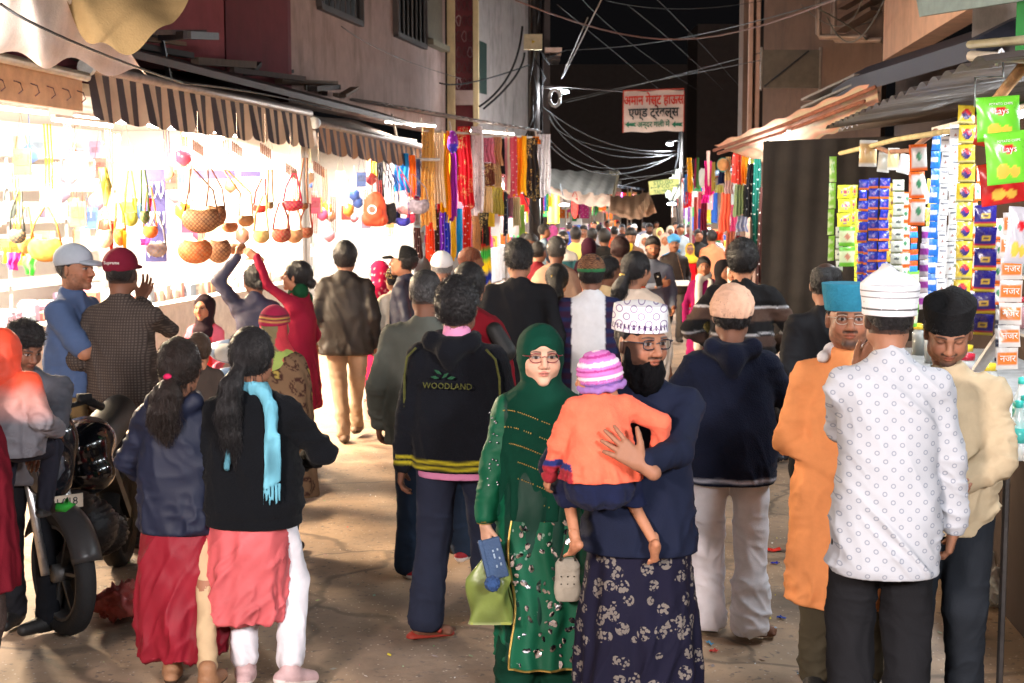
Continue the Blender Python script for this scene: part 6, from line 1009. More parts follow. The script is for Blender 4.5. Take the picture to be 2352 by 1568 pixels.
def motorbike(label, loc, rz, steer, plate='RJ 018'):
    o = thing('motorbike', label, 'motorbike', loc, rz=rz); St = Matrix.Translation((0, 0, .30)) @ Matrix.Rotation(steer, 4, 'Z'); wheel(o, St); wheel(o, Matrix.Translation((0, -1.27, .30)), .30, .12)
    def fd(U, V): a = R(20) + R(135) * U; x = (V - .5) * .15; rr_ = .335 + .01 - .05 * (2 * V - 1) ** 2 * .8; return np.stack([x, rr_ * np.cos(a) * 1.0, rr_ * np.sin(a)], 1)
    f = grid_obj('front_mudguard', fd, 24, 8, mat('grey_plastic', S(58, 56, 56), .35, .1, 40, .15, 8), o); f.matrix_local = St; md = f.modifiers.new('t', 'SOLIDIFY'); md.thickness = .008
    for q in (-1, 1): k = MB().col(.4, .4, .4).tube([(q * .085, 0, 0), (q * .085, -.16, .40), (q * .085, -.27, .70)], [.022, .024, .018], 8).build('fork', M_CHR, o, True); k.matrix_local = St
    s_ = SDF(); s_.ell((0, -.13, .60), (.145, .12, .17), k=.04).ell((0, -.12, .44), (.11, .10, .12), k=.06).ell((0, -.20, .70), (.11, .10, .09), k=.04).ell((0, -.02, .50), (.08, .06, .10), k=.02, neg=True); c = sdf_obj('headlight_cowl', s_, .010, (.01, .011, .015), M_GLOSS, o, None, 2); c.matrix_local = St
    h = MB().col(.5, .5, .48).lathe((0, 0, 0), [(.001, .03), (.06, .022), (.085, 0), (.08, -.03)], 16, Matrix.Rotation(R(90), 3, 'X')).build('headlight', M_LENS, o, True); h.matrix_local = St @ Matrix.Translation((0, -.04, .50))
    p = MB().col(*S(190, 160, 140)).box((0, 0, 0), (.19, .008, .065)).build('number_plate', M_PLATE, o); p.matrix_local = St @ Matrix.Translation((0, .03, .34)); lettering(plate, .052, Matrix.Translation((0, .007, 0)) @ Matrix.Rotation(R(180), 4, 'Z') @ Matrix.Rotation(R(90), 4, 'X'), M_INK, p, .0006)
    b = MB().col(.02, .02, .02).tube([(-.36, -.36, .72), (-.30, -.30, .76), (-.12, -.26, .74), (0, -.25, .70), (.12, -.26, .74), (.30, -.30, .76), (.36, -.36, .72)], .013, 7).tube([(-.38, -.38, .71), (-.26, -.28, .765)], .021, 8).tube([(.38, -.38, .71), (.26, -.28, .765)], .021, 8).box((-.24, -.26, .78), (.06, .05, .04)).box((.24, -.26, .78), (.06, .05, .04)); hb_ = b.build('handlebar', M_RUBBER, o, True); hb_.matrix_local = St
    s_ = SDF(); s_.ell((0, -.52, .83), (.15, .26, .13), k=.05).ell((0, -.42, .70), (.17, .16, .12), k=.05); sdf_obj('fuel_tank', s_, .014, (.01, .011, .015), M_GLOSS, o, None, 2)
    s_ = SDF(); s_.cap((0, -.75, .80), (0, -1.35, .86), .11, .10); s_.cut(lambda X, Y, Z: np.abs(X) - .13 + 0 * Y + 0 * Z); sdf_obj('seat', s_, .016, (.015, .015, .015), M_LEATHER, o)
    s_ = SDF(); s_.ell((0, -.50, .40), (.15, .20, .15)).ell((0, -.68, .33), (.17, .16, .12)).cap((0, -.40, .50), (0, -.34, .62), .07, .06); sdf_obj('engine', s_, .014, (.06, .06, .065), M_METAL, o, lambda P: .008 * np.sin(P[:, 2] * 260)); MB().col(.06, .06, .06).tube([(.16, -.35, .30), (.19, -.7, .26), (.2, -1.45, .36)], [.025, .04, .05], 9).build('exhaust', M_METAL, o, True); MB().col(.03, .03, .03).bar((0, -.9, .62), (0, -1.27, .30), .14, .06).bar((0, -.3, .62), (0, -.9, .62), .06).build('frame', M_METAL, o); return o
wc = g0(150, 1474); motorbike('black motorbike parked on the left with its front wheel turned', (wc.x, wc.y, 0), R(184), R(36))
wc = g0(905, 905); motorbike('dark motorbike parked at the shop front among the crowd', (wc.x, wc.y, 0), R(150), R(-10), 'RJ 14')
BLU = S(96, 118, 150)
wc = g0(520, 1165); o = thing('scooter', 'blue and white scooter parked facing the camera behind the two women', 'scooter', (wc.x, wc.y, 0), rz=R(172)); wheel(o, Matrix.Translation((0, 0, .22)), .22, .09, 5); wheel(o, Matrix.Translation((0, -1.2, .22)), .22, .09, 5)
s_ = SDF(); s_.ell((0, -.16, .62), (.22, .07, .30), k=.04).ell((0, -.10, .80), (.15, .08, .12), k=.04); sdf_obj('front_apron', s_, .012, lambda P: np.where((np.abs(P[:, 0:1]) < .10) & (P[:, 2:3] < .74), np.array(S(200, 206, 214)), np.array(BLU)), M_GLOSS if 0 else M_PLAST, o, None, 2)
s_ = SDF(); s_.ell((0, -.20, 1.02), (.17, .11, .085), k=.04).cap((-.20, -.22, 1.03), (.20, -.22, 1.03), .04); sdf_obj('handlebar_cover', s_, .010, lambda P: np.where((P[:, 1:2] > -.13) & (np.abs(P[:, 0:1]) < .10), np.array((.6, .62, .62)), np.array(BLU)), M_PLAST, o, None, 2)
b = MB().col(.02, .02, .02).tube([(-.36, -.24, 1.04), (.36, -.24, 1.04)], .018, 8); b.build('grip_bar', M_RUBBER, o, True)
p = MB().col(.7, .7, .7).box((0, 0, 0), (.26, .008, .07)).build('number_plate', M_PLATE, o); p.location = (0, -.05, .84); lettering('J01HS6729', .052, Matrix.Translation((0, .007, 0)) @ Matrix.Rotation(R(180), 4, 'Z') @ Matrix.Rotation(R(90), 4, 'X'), M_INK, p, .0006)
s_ = SDF(); s_.ell((0, .0, .45), (.08, .20, .10)).ell((0, 0, .34), (.2, .3, .08), neg=True); sdf_obj('mudguard', s_, .012, BLU, M_PLAST, o); s_ = SDF(); s_.cap((0, -.75, .52), (0, -1.35, .60), .17, .12); s_.cap((0, -.3, .24), (0, -.8, .28), .14, .14); sdf_obj('body_shell', s_, .018, BLU, M_PLAST, o); s_ = SDF(); s_.cap((0, -.7, .76), (0, -1.3, .80), .11, .10); sdf_obj('seat', s_, .016, (.015, .015, .015), M_LEATHER, o)
# ------------------------------------------------------------------ the people close by
KURTA = dict(name='kurta', hem=.40, hr=(.235, .21), fold=(.012, 6, .4, .95, .4))
# couple with the baby
M_BEARD = mat('beard_hair', None, .8, .8, 50, .3, 40, spec=.1, stretch=(6, 6, 1))
def big_beard(s, c):
    s.ell((0, .038, -.125), (.066, .050, .085)); s.ell((0, .078, -.105), (.044, .030, .062), k=.03)
    for q in (-1, 1): s.ell((q * .060, .012, -.060), (.016, .032, .055), k=.03)
    s.ell((0, .110, -.060), (.026, .030, .017), k=.006, neg=True); s.ell((0, .1, .03), (.075, .06, .075), k=.01, neg=True)
def disp_hairy(P): return fbm(P * np.array([55, 55, 22]), 5, 3) * .006
def topi_white(P):
    th = np.arctan2(P[:, 0], P[:, 1]); z = P[:, 2]; C = np.tile(np.array((.74, .74, .76), np.float32), (len(P), 1)); C[(z > .046) & (z < .064) & (np.sin(th * 30) > .15)] = S(64, 36, 84); return C
bearded = person('bearded man in glasses and patterned white cap carrying a baby in coral', 1474, 714, 640, 174, skin='brown', beard='full', yaw=34, nod=-3, hc=(.004, .004, .005), w=1.08, hairt=.004, locks=600,
    handL=('uv', 1474, 1066, -.43), elbL=(-1.0, -.1, -1.0), hpL=dict(d=(.80, .0, .58), n=(-.1, 1, .1), t=(-.5, .0, 1), curl=(.16, .10, .12, .18), spread=.9, thumb=1.0),
    handR=('uv', 1350, 1120, -.22), elbR=(.8, -.3, -.6), hpR=None, shoes=('shoe', (.02, .02, .02), (.03, .03, .03)),
    top=dict(name='sweater', col=S(24, 30, 50), hem=.80, hr=(.215, .175), wr=(.195, .155), sr=(.070, .060), m=M_WOVEN, fa=.009, slv=.95),
    bottom=dict(kind='skirt', name='lungi', col=S(19, 18, 38), m=M_FLORAL, hem=.10, hr=(.25, .20), mid=[(.5, .225, .18)], fold=(.020, 8, .3, .95, .1), fa=.008),
    extra=[topi(topi_white, .036, .128, (.093, .112), .93, m=M_TOPIP, name='cap'), glasses((.02, .02, .03), .0024, (.024, .0165), ex=.6),
           blob('beard', big_beard, (.003, .003, .004), M_BEARD, .5, disp_hairy, 'head')])
CORAL = S(240, 112, 84)
def baby_beanie(s, c): s.ell((0, -.012, .020), (.090, .110, .105)); s.ell((0, .125, -.040), (.075, .085, .075), k=.01, neg=True); s.cut(lambda X, Y, Z: -.055 - Z + 0 * X + 0 * Y)
def beanie_rows(P):
    z = P[:, 2] * 100; C = np.tile(np.array(S(205, 120, 190), np.float32), (len(P), 1)); q = (z * .50) % 3
    C[q < 1.0] = S(235, 215, 225); C[(q > 1.9) & (q < 2.5)] = S(165, 60, 130); C[z < -1.5] = S(140, 105, 175); return C
def baby_top(P):
    C = np.tile(np.array(CORAL, np.float32), (len(P), 1)); return C
person('baby in coral knitted sweater and pink striped woollen cap held on a shoulder', 1374, 794, 672, 12, name='baby', cat='baby', h=.86, drop=.10, skin='tan', hs=1.50, w=1.12, yaw=48, nod=-6, roll=-10, noears=1,
    handL=('uv', 1262, 1092, .02), handR=('uv', 1512, 1050, .04), elbL=(-1, -.4, 0), elbR=(1, -.3, .3), footL=('uv', 1322, 1240, .0), footR=('uv', 1503, 1245, .05), hpR=None, lean=.05, nohair=1,
    top=dict(name='sweater', col=lambda P: np.where((P[:, 0:1] < -.235) & (P[:, 2:3] < .93), np.where((P[:, 2:3] < .885), np.array(S(150, 40, 50)), np.array(S(40, 50, 110))), np.array(CORAL)), m=M_KNIT, hem=.80, hr=(.25, .20), wr=(.20, .16), loose=.015, sr=(.085, .075), fa=.014, fold=(.02, 9, .5, .95, .80)),
    bottom=dict(col=S(28, 34, 62), hem=.70, r=(.13, .12, .09), fa=.01), shoes=('bare', SK['tan']), fyawL=15, fyawR=-8, fpitL=-30, fpitR=-55, bare=1,
    extra=[blob('shorts', lambda s, c: s.prof([(.60, .13, .10), (.66, .225, .17), (.78, .25, .19), (.90, .20, .16)], n=2.2, fold=(.02, 5, .4, .9, .6)), S(26, 32, 60), M_KNIT, 1, lambda P: folds(P, (7, 7, 7), 2) * .012), blob('woollen_cap', baby_beanie, beanie_rows, M_KNIT, .5, lambda P: .003 * np.sin(P[:, 2] * 300), 'head'),
           blob('cap_frill', lambda s, c: [s.cap((.088 * math.cos(a), .105 * math.sin(a) - .01, -.042 + .006 * math.sin(9 * a)), (.088 * math.cos(a + .3), .105 * math.sin(a + .3) - .01, -.042 + .006 * math.sin(9 * a + 2.7)), .014, .014, .01) for a in np.arange(1.9, 7.6, .3)], S(150, 110, 175), M_KNIT, .5, None, 'head')])
GRN = S(8, 84, 58)
def front_panel(c):
    # gold edged panel down the front of the tunic, with scattered sequins
    root, J = c['root'], c['J']; Z0, Z1 = .195, .86
    def pf(U, V):
        z = Z1 + (Z0 - Z1) * V; hx = -.115 - .10 * V + .02 * U * 0; x = -.16 + .30 * U + (.0 + .015 * np.sin(8 * V)); y = .172 + .055 * V + .012 * np.sin(U * 16 + 2 * V) - 1.1 * (U - .5) ** 2 * .10
        return np.stack([x, y, z], 1)
    p = grid_obj('front_panel', pf, 40, 70, M_SEQ, root, GRN); p.data.materials[0] = M_SEQ
    g = MB().col(.6, .42, .14); P = pf(np.r_[np.ones(20), np.linspace(1, 0, 14)], np.r_[np.linspace(0, 1, 20), np.ones(14)]); g.tube([q + V3(0, .004, 0) for q in P], .0055, 5); g.build('gold_border', M_GOLD, root)
    sq = MB().col(.85, .85, .9); r_ = random.Random(3)
    for i in range(85):
        q = pf(np.array([r_.random() * .95 + .02]), np.array([r_.random() * .97]))[0]; M = Matrix.Rotation(r_.random() * 3, 3, 'Y') @ Matrix.Rotation(R(90) + r_.gauss(0, .4), 3, 'X'); a = r_.choice((.007, .010, .013))
        sq.lathe(Vector(q) + Vector((0, .004, 0)), [(a * .4, 0), (a, .001), (a * .4, .002)], 7, M @ Matrix.Diagonal((1.5, 1, 1)))
    for i in range(60):
        z = .9 + .45 * r_.random(); q = r_.choice((-1, 1)); x = q * (.20 + .05 * r_.random()); sq.lathe((x * .98, .055 + .03 * r_.random(), z), [(.002, 0), (.005, .001), (.002, .002)], 6, Matrix.Rotation(R(-60), 3, 'X'))
    sq.build('sequin', mat('sequin', None, .15, metal=1, vary=.05), root)['kind'] = 'stuff'
def dupatta_lines(c):
    g = MB().col(.55, .52, .36); r_ = random.Random(5)
    for i in range(7):
        z = 1.30 - i * .075
        for j in range(46):
            a = -1.25 + 2.5 * j / 45; x = .185 * math.sin(a) * (1 + .0); y = .150 * math.cos(a) * (1.02) + .016; zz = z + .10 * (x + .1) + .03 * math.sin(a * 2)
            if r_.random() < .75: g.box((x, y, zz), (.006, .003, .0035), Matrix.Rotation(r_.random() * 3, 3, 'Y'))
    o = g.build('dupatta_stitching', M_GOLD, c['root']); o['kind'] = 'stuff'
woman_green = person('woman in glasses and dark green headscarf and sequinned green dress', 1243, 760, 572, 183, skin='fair', fem=1, nohair=1, noears=1, yaw=3, hs=1.12, lip=S(190, 110, 100), w=1.02,
    handR=('uv', 1112, 1208, -.05), elbR=(.6, -.6, 0), hpR=dict(d=(-.1, .1, -1), n=(.8, .5, 0), t=(-.5, .9, 0), curl=.55), handL=(-.22, .12, .95), hpL=None, shoes=('shoe', (.02, .03, .03), (.03, .03, .03)),
    top=dict(name='dress', col=lambda P: np.where(np.abs(P[:, 0:1]) > .17, np.array(S(10, 92, 64)), np.array(S(6, 54, 42))), hem=.20, hr=(.215, .20), wr=(.175, .150), m=M_SATIN, fold=(.016, 7, .3, 1.0, .2), sr=(.070, .062), slv=.92, fa=.012),
    bottom=dict(col=S(10, 54, 40), r=(.10, .085, .10), flare=1.15),
    extra=[hijab(S(7, 58, 44), M_WOVEN, oz=-.028, low=.86, w=.205, fold=(.020, 7, .9, 1.35, .86), open_=(.058, .09, .083)), glasses(S(120, 30, 40), .0021, (.026, .0185)), front_panel, dupatta_lines,
           blob('bangle', lambda s, c: [s.cap(c['J']['R']['W'] + (.034 * math.cos(a), .034 * math.sin(a), z), c['J']['R']['W'] + (.034 * math.cos(a + .4), .034 * math.sin(a + .4), z), .0042, .0042, .002) for z in (.0, .012, .024) for a in np.arange(0, 6.3, .4)], (.60, .42, .12), M_GOLD, .5)])
# three men by the sweet stall
def tall_topi(P):
    z = P[:, 2]; C = np.tile(np.array((.80, .80, .83), np.float32), (len(P), 1))
    for q, w_, c in ((.030, .0022, .1), (.052, .0015, .25), (.072, .0022, .1), (.094, .0025, .12)): C[np.abs(z - q - .002) < w_] = c
    return C
person('man seen from behind in white dotted shirt and tall white folded cap', 2043, 655, 640, -4, skin='brown', hairt=.003, w=.98, hs=.99, hair='short', locks=1200,
    handR=('uv', 2192, 1215, .02), elbR=(.7, -.8, 0), hpR=dict(curl=.5, n=(1, -.4, 0), t=(.1, .9, -.2), d=(-.12, .15, -1)), handL=(-.05, .32, 1.37), elbL=(-.05, .5, -1), hpL=dict(d=(.55, -.1, .8), n=(-.3, 1, 0), t=(-.6, -.5, .5), curl=.2),
    top=dict(name='shirt', col=(.45, .465, .50), m=M_DOTS, hem=.69, hr=(.205, .175), wr=(.182, .138), sr=(.066, .058), fa=.013, slv=.94, tilt=.8, ff=(7, 7, 2.5)), bottom=tro(W['black'], r=(.090, .088, .085)),
    extra=[topi(tall_topi, .008, .115, (.094, .114), 1.03, .075, m=M_WOVEN, name='tall_cap')])
person('man in orange kurta with teal velvet cap and wire glasses facing the camera', 1950, 668, 565, 176, skin='brown', beard='goatee', yaw=-4, hairt=.003, locks=400,
    handR=('uv', 1925, 1082, -.12), elbR=(1, -.5, -.3), hpR=None, handL=(-.20, .2, .98), hpL=None,
    top=dict(KURTA, col=S(222, 146, 92), sr=(.072, .066), hr=(.245, .225), wr=(.195, .15), fa=.013, m=M_WOVEN), bottom=tro(S(72, 66, 52), r=(.082, .085, .075)),
    extra=[topi(S(46, 122, 150), .028, .135, (.089, .107), 1.18, m=M_FELT, name='velvet_cap'), glasses((.5, .48, .42), .0013, (.024, .018)),
           blob('white_scarf', lambda s, c: [s.cap((q * .062, -.03, 1.450), (q * .105, .06, 1.43), .022, .026, .02) or s.cap((q * .105, .06, 1.43), (q * .135, .130, 1.34), .027, .030, .02) or s.cap((q * .135, .130, 1.34), (q * .135, .165, 1.12), .030, .026, .02) for q in (-1, 1)] + [s.cap((-.062, -.03, 1.455), (.062, -.03, 1.455), .024, .024, .02)], (.7, .7, .72), M_WOVEN, .7, lambda P: folds(P, (22, 22, 4), 3) * .005)])
person('man in beige sweater and black felt cap looking down by the sachets', 2180, 697, 600, 158, skin='brown', beard='goatee', eyes=.2, nod=-24, yaw=10, w=1.03,
    handR=('uv', 2150, 1105, -.22), elbR=(.9, -.5, -.2), hpR=dict(curl=.6), handL=('uv', 2165, 1130, -.18), elbL=(-1.3, -.1, -.3), hpL=dict(curl=.5),
    top=dict(name='sweater', col=S(186, 168, 138), m=M_WOVEN, rib=1, hem=.79, hr=(.19, .15), wr=(.205, .16), sr=(.080, .062), fa=.012), bottom=tro(S(34, 38, 44), r=(.11, .085, .075)),
    extra=[topi((.012, .012, .013), .022, .118, (.088, .108), .96, .03, m=M_FELT, name='felt_cap'), blob('neck_cord', lambda s, c: s.cap((.06, .05, 1.47), (.04, .13, 1.36), .003, .003, .002), (.03, .05, .03), M_WOVEN, .4)])
person('person in navy hoodie, beige knitted cap and wide white trousers, barefoot', 1682, 668, 500, -6, skin='dark', w=1.08, handL=(-.16, .25, 1.05), handR=(.16, .25, 1.05), elbL=(-1, -.7, -.3), elbR=(1, -.7, -.3), hpL=None, hpR=None, footR=(.11, .02, .08), footL=(-.10, .12, .08),
    top=dict(name='hoodie', col=stripes_z(S(20, 25, 42), [(.795, .811, (.35, .35, .4))]), m=M_KNIT, hem=.775, hr=(.195, .15), wr=(.205, .155), sr=(.076, .062), hood=1, loose=.008), bottom=dict(col=(.74, .72, .76), r=(.100, .082, .092), flare=1.05, fa=.010, hem=-.02),
    shoes=('bare', SK['dark']), fyawR=-70, extra=[skullcap(S(205, 165, 140), M_KNIT, .020, .0, .004, 'knitted_cap', lambda P: folds(P, (16, 16, 16), 4) * .006, .1)])
# pairs walking away on the left
M_STRAND = M_HAIR
def teal_scarf(s, c):
    s.cap((-.07, -.05, 1.455), (.07, -.06, 1.45), .034, .034, .03); s.cap((.07, -.06, 1.45), (.125, -.115, 1.37), .034, .03, .02); s.cap((.125, -.115, 1.37), (.135, -.150, 1.24), .030, .028, .02)
    for i in range(4): s.cap((.118 + .016 * i, -.150, 1.25), (.112 + .018 * i, -.178, 1.02 + .01 * i), .013, .012, .012)
    for i in range(9): s.cap((.105 + .009 * i, -.176, 1.03), (.100 + .0095 * i, -.182, .93 + .012 * (i % 3)), .004, .003, .002)
    s.cap((-.06, -.12, 1.22), (-.07, -.185, 1.10), .022, .014, .02)
person('woman in black sweatshirt with light blue scarf and pink kurta over white trousers', 578, 768, 558, -6, fem=1, hair='ponytail', hairt=.012, w=1.12, curl=.15, hs=1.14, tail=[(-.02, -.11, -.03), (-.05, -.145, -.10), (-.06, -.150, -.20), (-.045, -.150, -.30), (-.03, -.16, -.40)], tailr=(.026, .040, .050, .040, .008),
    footL=(-.05, -.02, .10), footR=(.19, -.10, .13), fpitR=-12, fyawR=-35, handL=(-.20, .22, .98), handR=(.17, .28, 1.05), elbR=(1, -.5, -.2), hpL=None, hpR=None,
    top=dict(name='sweatshirt', col=S(16, 18, 22), m=M_KNIT, hem=.80, hr=(.205, .165), wr=(.205, .16), sr=(.078, .066), rib=1, loose=.012, fa=.010),
    bottom=dict(kind='skirt', name='kurta', col=lambda P: np.array(S(206, 96, 100), np.float32)[None] * (1 + .25 * vn(P * np.array([5, 5, 2]), 3))[:, None], m=M_SATIN, hem=.35, hr=(.215, .19), shift=(-.055, 0), mid=[(.6, .205, .17)], fold=(.014, 8, .3, .9, .35), fa=.016, tilt=-.9, ff=(10, 10, 2)),
    shoes=('shoe', S(190, 160, 160), S(225, 215, 210)),
    extra=[lambda c: garment_bottom(c, dict(col=(.72, .70, .74), hem=.13, r=(.085, .075, .068))), blob('blue_scarf', teal_scarf, lambda P: np.array(S(112, 182, 204), np.float32)[None] * np.clip(.86 + .6 * vn(P * np.array([30, 30, 7]), 3)[:, None], .45, 1.3), M_WOVEN, .6, lambda P: folds(P, (26, 26, 5), 3) * .006)])
person('woman in navy jacket and dark red skirt with low ponytail and pink hair tie', 412, 795, 552, -2, fem=1, hair='ponytail', hairt=.014, w=1.06, curl=.3, hs=1.14, nod=-8, tail=[(-.01, -.10, -.06), (-.02, -.125, -.12), (-.03, -.13, -.20), (-.02, -.135, -.27)], tailr=(.036, .062, .066, .030), hc=(.016, .010, .008),
    handL=(-.18, .22, .95), handR=(.18, .22, .95), elbL=(-1, -.5, 0), elbR=(1, -.5, 0), hpL=None, hpR=None, footL=(-.07, 0, .08), footR=(.20, -.35, .14),
    top=dict(name='jacket', col=S(26, 32, 52), m=M_SATIN, hem=.78, hr=(.195, .155), wr=(.200, .155), sr=(.075, .062), hood=1, loose=.012, fa=.016, ff=(6, 6, 7)),
    bottom=dict(kind='skirt', col=lambda P: np.array(S(128, 22, 38), np.float32)[None] * (1 + .25 * vn(P * np.array([5, 5, 2]), 8))[:, None], m=M_SATIN, hem=.15, hr=(.215, .19), shift=(-.01, 0), mid=[(.55, .235, .18)], fold=(.018, 7, .9, .9, .15), fa=.016, tilt=-.5, ff=(9, 9, 2)),
    shoes=('shoe', S(150, 110, 80), S(60, 45, 35)), extra=[lambda c: garment_bottom(c, dict(col=S(190, 165, 130), hem=.11, r=(.07, .05, .045))),
        blob('hair_tie', lambda s, c: s.ell(c['HC'] + c['HM'] @ np.array([-.02, -.145, -.045]), (.022, .014, .018)), S(190, 20, 80), M_SATIN, .5)])
def shawl_motif(P):
    C = np.tile(np.array(S(112, 88, 66), np.float32), (len(P), 1)); th = np.arctan2(P[:, 1], P[:, 0]) * .24; a = (th * 6.5) % 1 - .5; b = (P[:, 2] * 6.0 + np.floor(th * 6.5) * .5) % 1 - .5; r = np.hypot(a, b)
    C[(r > .20) & (r < .27)] = S(60, 36, 30); C[(r > .32) & (r < .37)] = S(60, 36, 30); m = (np.abs(a) < .22) & (np.abs(b) < .22) & (np.floor(th * 6.5) % 2 == 0); C[m] = S(60, 40, 34); C[m & (np.abs(a) < .16) & (np.abs(b) < .16)] = S(160, 140, 70); C[m & (r < .05)] = S(50, 30, 26)
    return C
def shawl(col, low=.55, hr=(.27, .22), m=None, z=1.46, name='shawl', fold=(.03, 8, .4, 1.3, .5), w=1.0):
    def f(c):
        o = c['off']; dr = c['o'].get('drop', 0); s = SDF(); s.prof([(low, hr[0] * w, hr[1]) + tuple(o(low)[:2]), (1.0, .27 * w, .20) + tuple(o(1.0)[:2]), (1.28 - dr, .25 * w, .155) + tuple(o(1.28)[:2]), (1.38 - dr, .20 * w, .12) + tuple(o(1.4)[:2]), (z - dr, .08, .08) + tuple(o(z)[:2])], fold=fold, k=.05)
        sdf_obj(name, s, c['res'], colf(col), m or M_WOVEN, c['root'], lambda P: folds(P, (7, 7, 2), 6, .5) * .012, 2)
    return f
person('old woman in brown patterned shawl and maroon striped woollen cap', 632, 700, 400, -12, fem=1, nohair=1, drop=.03, lean=.05, bottom=tro(W['grey']), hpL=None, hpR=None, handL=(-.15, .2, 1.0), handR=(.15, .2, 1.0),
    extra=[shawl(shawl_motif, .42, (.30, .23)), skullcap(stripes_z(S(150, 36, 66), [(.045, .052, (.02, .02, .02)), (.052, .060, S(190, 150, 80)), (.068, .075, (.02, .02, .02)), (.030, .038, S(190, 150, 80))]), M_KNIT, .018, .015, .0, 'woollen_cap', None, .1),
           hijab(lambda P: np.where((vn(P * 14, 3) > .15)[:, None], np.array(S(150, 170, 90)), np.where((vn(P * 9, 8) > 0)[:, None], np.array(S(190, 60, 70)), np.array(S(120, 110, 80)))), open_=(.07, .1, .2), oz=.06, low=1.20, w=.17, t=.006, name='green_scarf', fold=None)])
person('man in dark waffle sweater and maroon cap, back to the street', 278, 582, 392, -14, skin='dark', yaw=6, hairt=.002, locks=300, w=1.12, handR=('uv', 322, 690, .25), elbR=(1, .2, -1), hpR=dict(d=(.4, .2, .9), n=(0, 1, 0), t=(-1, 0, .3), curl=.25, spread=.6), handL=(-.23, .10, .92),
    top=dict(name='waffle_sweater', col=S(74, 66, 62), m=M_WAFFLE, hem=.80, hr=(.185, .14), wr=(.195, .15), rib=1, fa=.008), bottom=tro(S(48, 46, 50)), extra=[ballcap(S(112, 28, 48), S(100, 24, 42)), lambda c: lettering('Supreme', .026, Matrix.Translation(tuple(c['HC'] + c['HM'] @ np.array([0, -.136, .062]))) @ Matrix([list(map(float, r)) for r in c['HM']]).to_4x4() @ Matrix.Rotation(R(76), 4, 'X'), mat('white_lettering', (.75, .72, .68), .6), c['root'], .0015)])
person('man in blue denim shirt, grey cap and camouflage trousers beside the shop', 172, 572, 385, -102, skin='brown', beard='stubble', yaw=-6, w=1.10, drop=.0, hairt=.002, locks=300, handR=(.02, .30, 1.24), elbR=(.9, -.6, -.6), hpR=dict(d=(-.6, .5, .5)), handL=(-.05, .30, 1.20), elbL=(-.9, -.6, -.6),
    top=dict(name='denim_shirt', col=S(70, 88, 122), hem=.86, hr=(.195, .165), wr=(.19, .16), slv=.42, sr=(.072, .078), fa=.012), bottom=dict(col=lambda P: np.where((fbm(P * 9, 3) > .1)[:, None], np.array(S(112, 92, 62)), np.array(S(58, 56, 40)))),
    extra=[ballcap(S(158, 168, 180), S(150, 160, 172), False)])
person('curly haired father in grey jacket holding a child in an orange puffer', 54, 742, 492, 188, skin='dark', beard='stubble', hairt=.016, curl=1.0, nod=-22, yaw=42, w=1.12, drop=.02, lean=.04, hair='top', handL=('uv', 85, 1050, -.42), elbL=(-1.2, -.2, -.3), hpL=dict(curl=.4, n=(0, 1, 0)), handR=(.1, .3, 1.0), hpR=None, footR=(.12, -.05, .08), footL=(-.08, .1, .08), fyawL=-50,
    top=dict(name='jacket', col=S(78, 80, 88), m=M_SATIN, hem=.82, hr=(.19, .15), sr=(.078, .070), loose=.01, fa=.012), bottom=tro((.008, .009, .012), r=(.092, .070, .066)), shoes=('shoe', (.01, .01, .01), (.01, .01, .01)))
def ombre(P):
    z = P[:, 2] + .03 * vn(P * 8, 2); a = np.clip((z - 1.10) / .12, 0, 1)[:, None]; b = np.clip((z - 1.24) / .14, 0, 1)[:, None]; g, pk, og = np.array(S(120, 118, 124)), np.array(S(205, 150, 140)), np.array(S(228, 84, 56))
    return g * (1 - a) + (pk * (1 - b) + og * b) * a
person('child in hooded orange and grey puffer jacket carried by a man', 2, 764, 560, -8, name='child', cat='child', h=1.02, hs=1.3, w=1.25, nohair=1, skin='tan', handR=(.34, .12, 1.02), handL=(-.2, .2, 1.1), footL=(-.16, .25, .45), footR=(.16, .25, .45), bottom=tro((.02, .02, .03)),
    top=dict(name='puffer_jacket', col=ombre, m=M_SATIN, hem=.86, hr=(.21, .17), wr=(.22, .18), sr=(.095, .080), loose=.03, fa=.016, ff=(4, 4, 12), tilt=0), extra=[blob('hood', lambda s, c: (s.ell(c['HC'] + (0, -.01, -.0), (.130, .150, .155)), s.cap(c['HC'] + (0, -.03, -.08), c['HC'] + (0, -.03, -.16), .12, .15, .05)), S(228, 80, 54), M_SATIN, .8, lambda P: folds(P, (5, 5, 9), 3) * .009)])
person('person in maroon shawl cut off by the street corner beside the father', -112, 790, 600, -20, fem=1, nohair=1, skin='dark', bottom=tro(S(70, 60, 56), r=(.12, .11, .09), m=M_FELT), shoes=('shoe', (.01, .01, .01), (.01, .01, .01)), hpL=None, hpR=None, footR=(.11, -.1, .08),
    extra=[shawl(S(96, 16, 30), .62, (.27, .22)), hijab(S(90, 16, 30), drape=False)])
person('small brown haired child sitting low between the women and the scooter', 456, 776, 420, 20, name='child', cat='child', h=1.02, hs=1.25, skin='tan', hc=(.05, .028, .016), locks=1500, top=dict(name='jacket', col=S(66, 56, 50), hem=.8), bottom=tro(W['grey']), hpL=None, hpR=None)
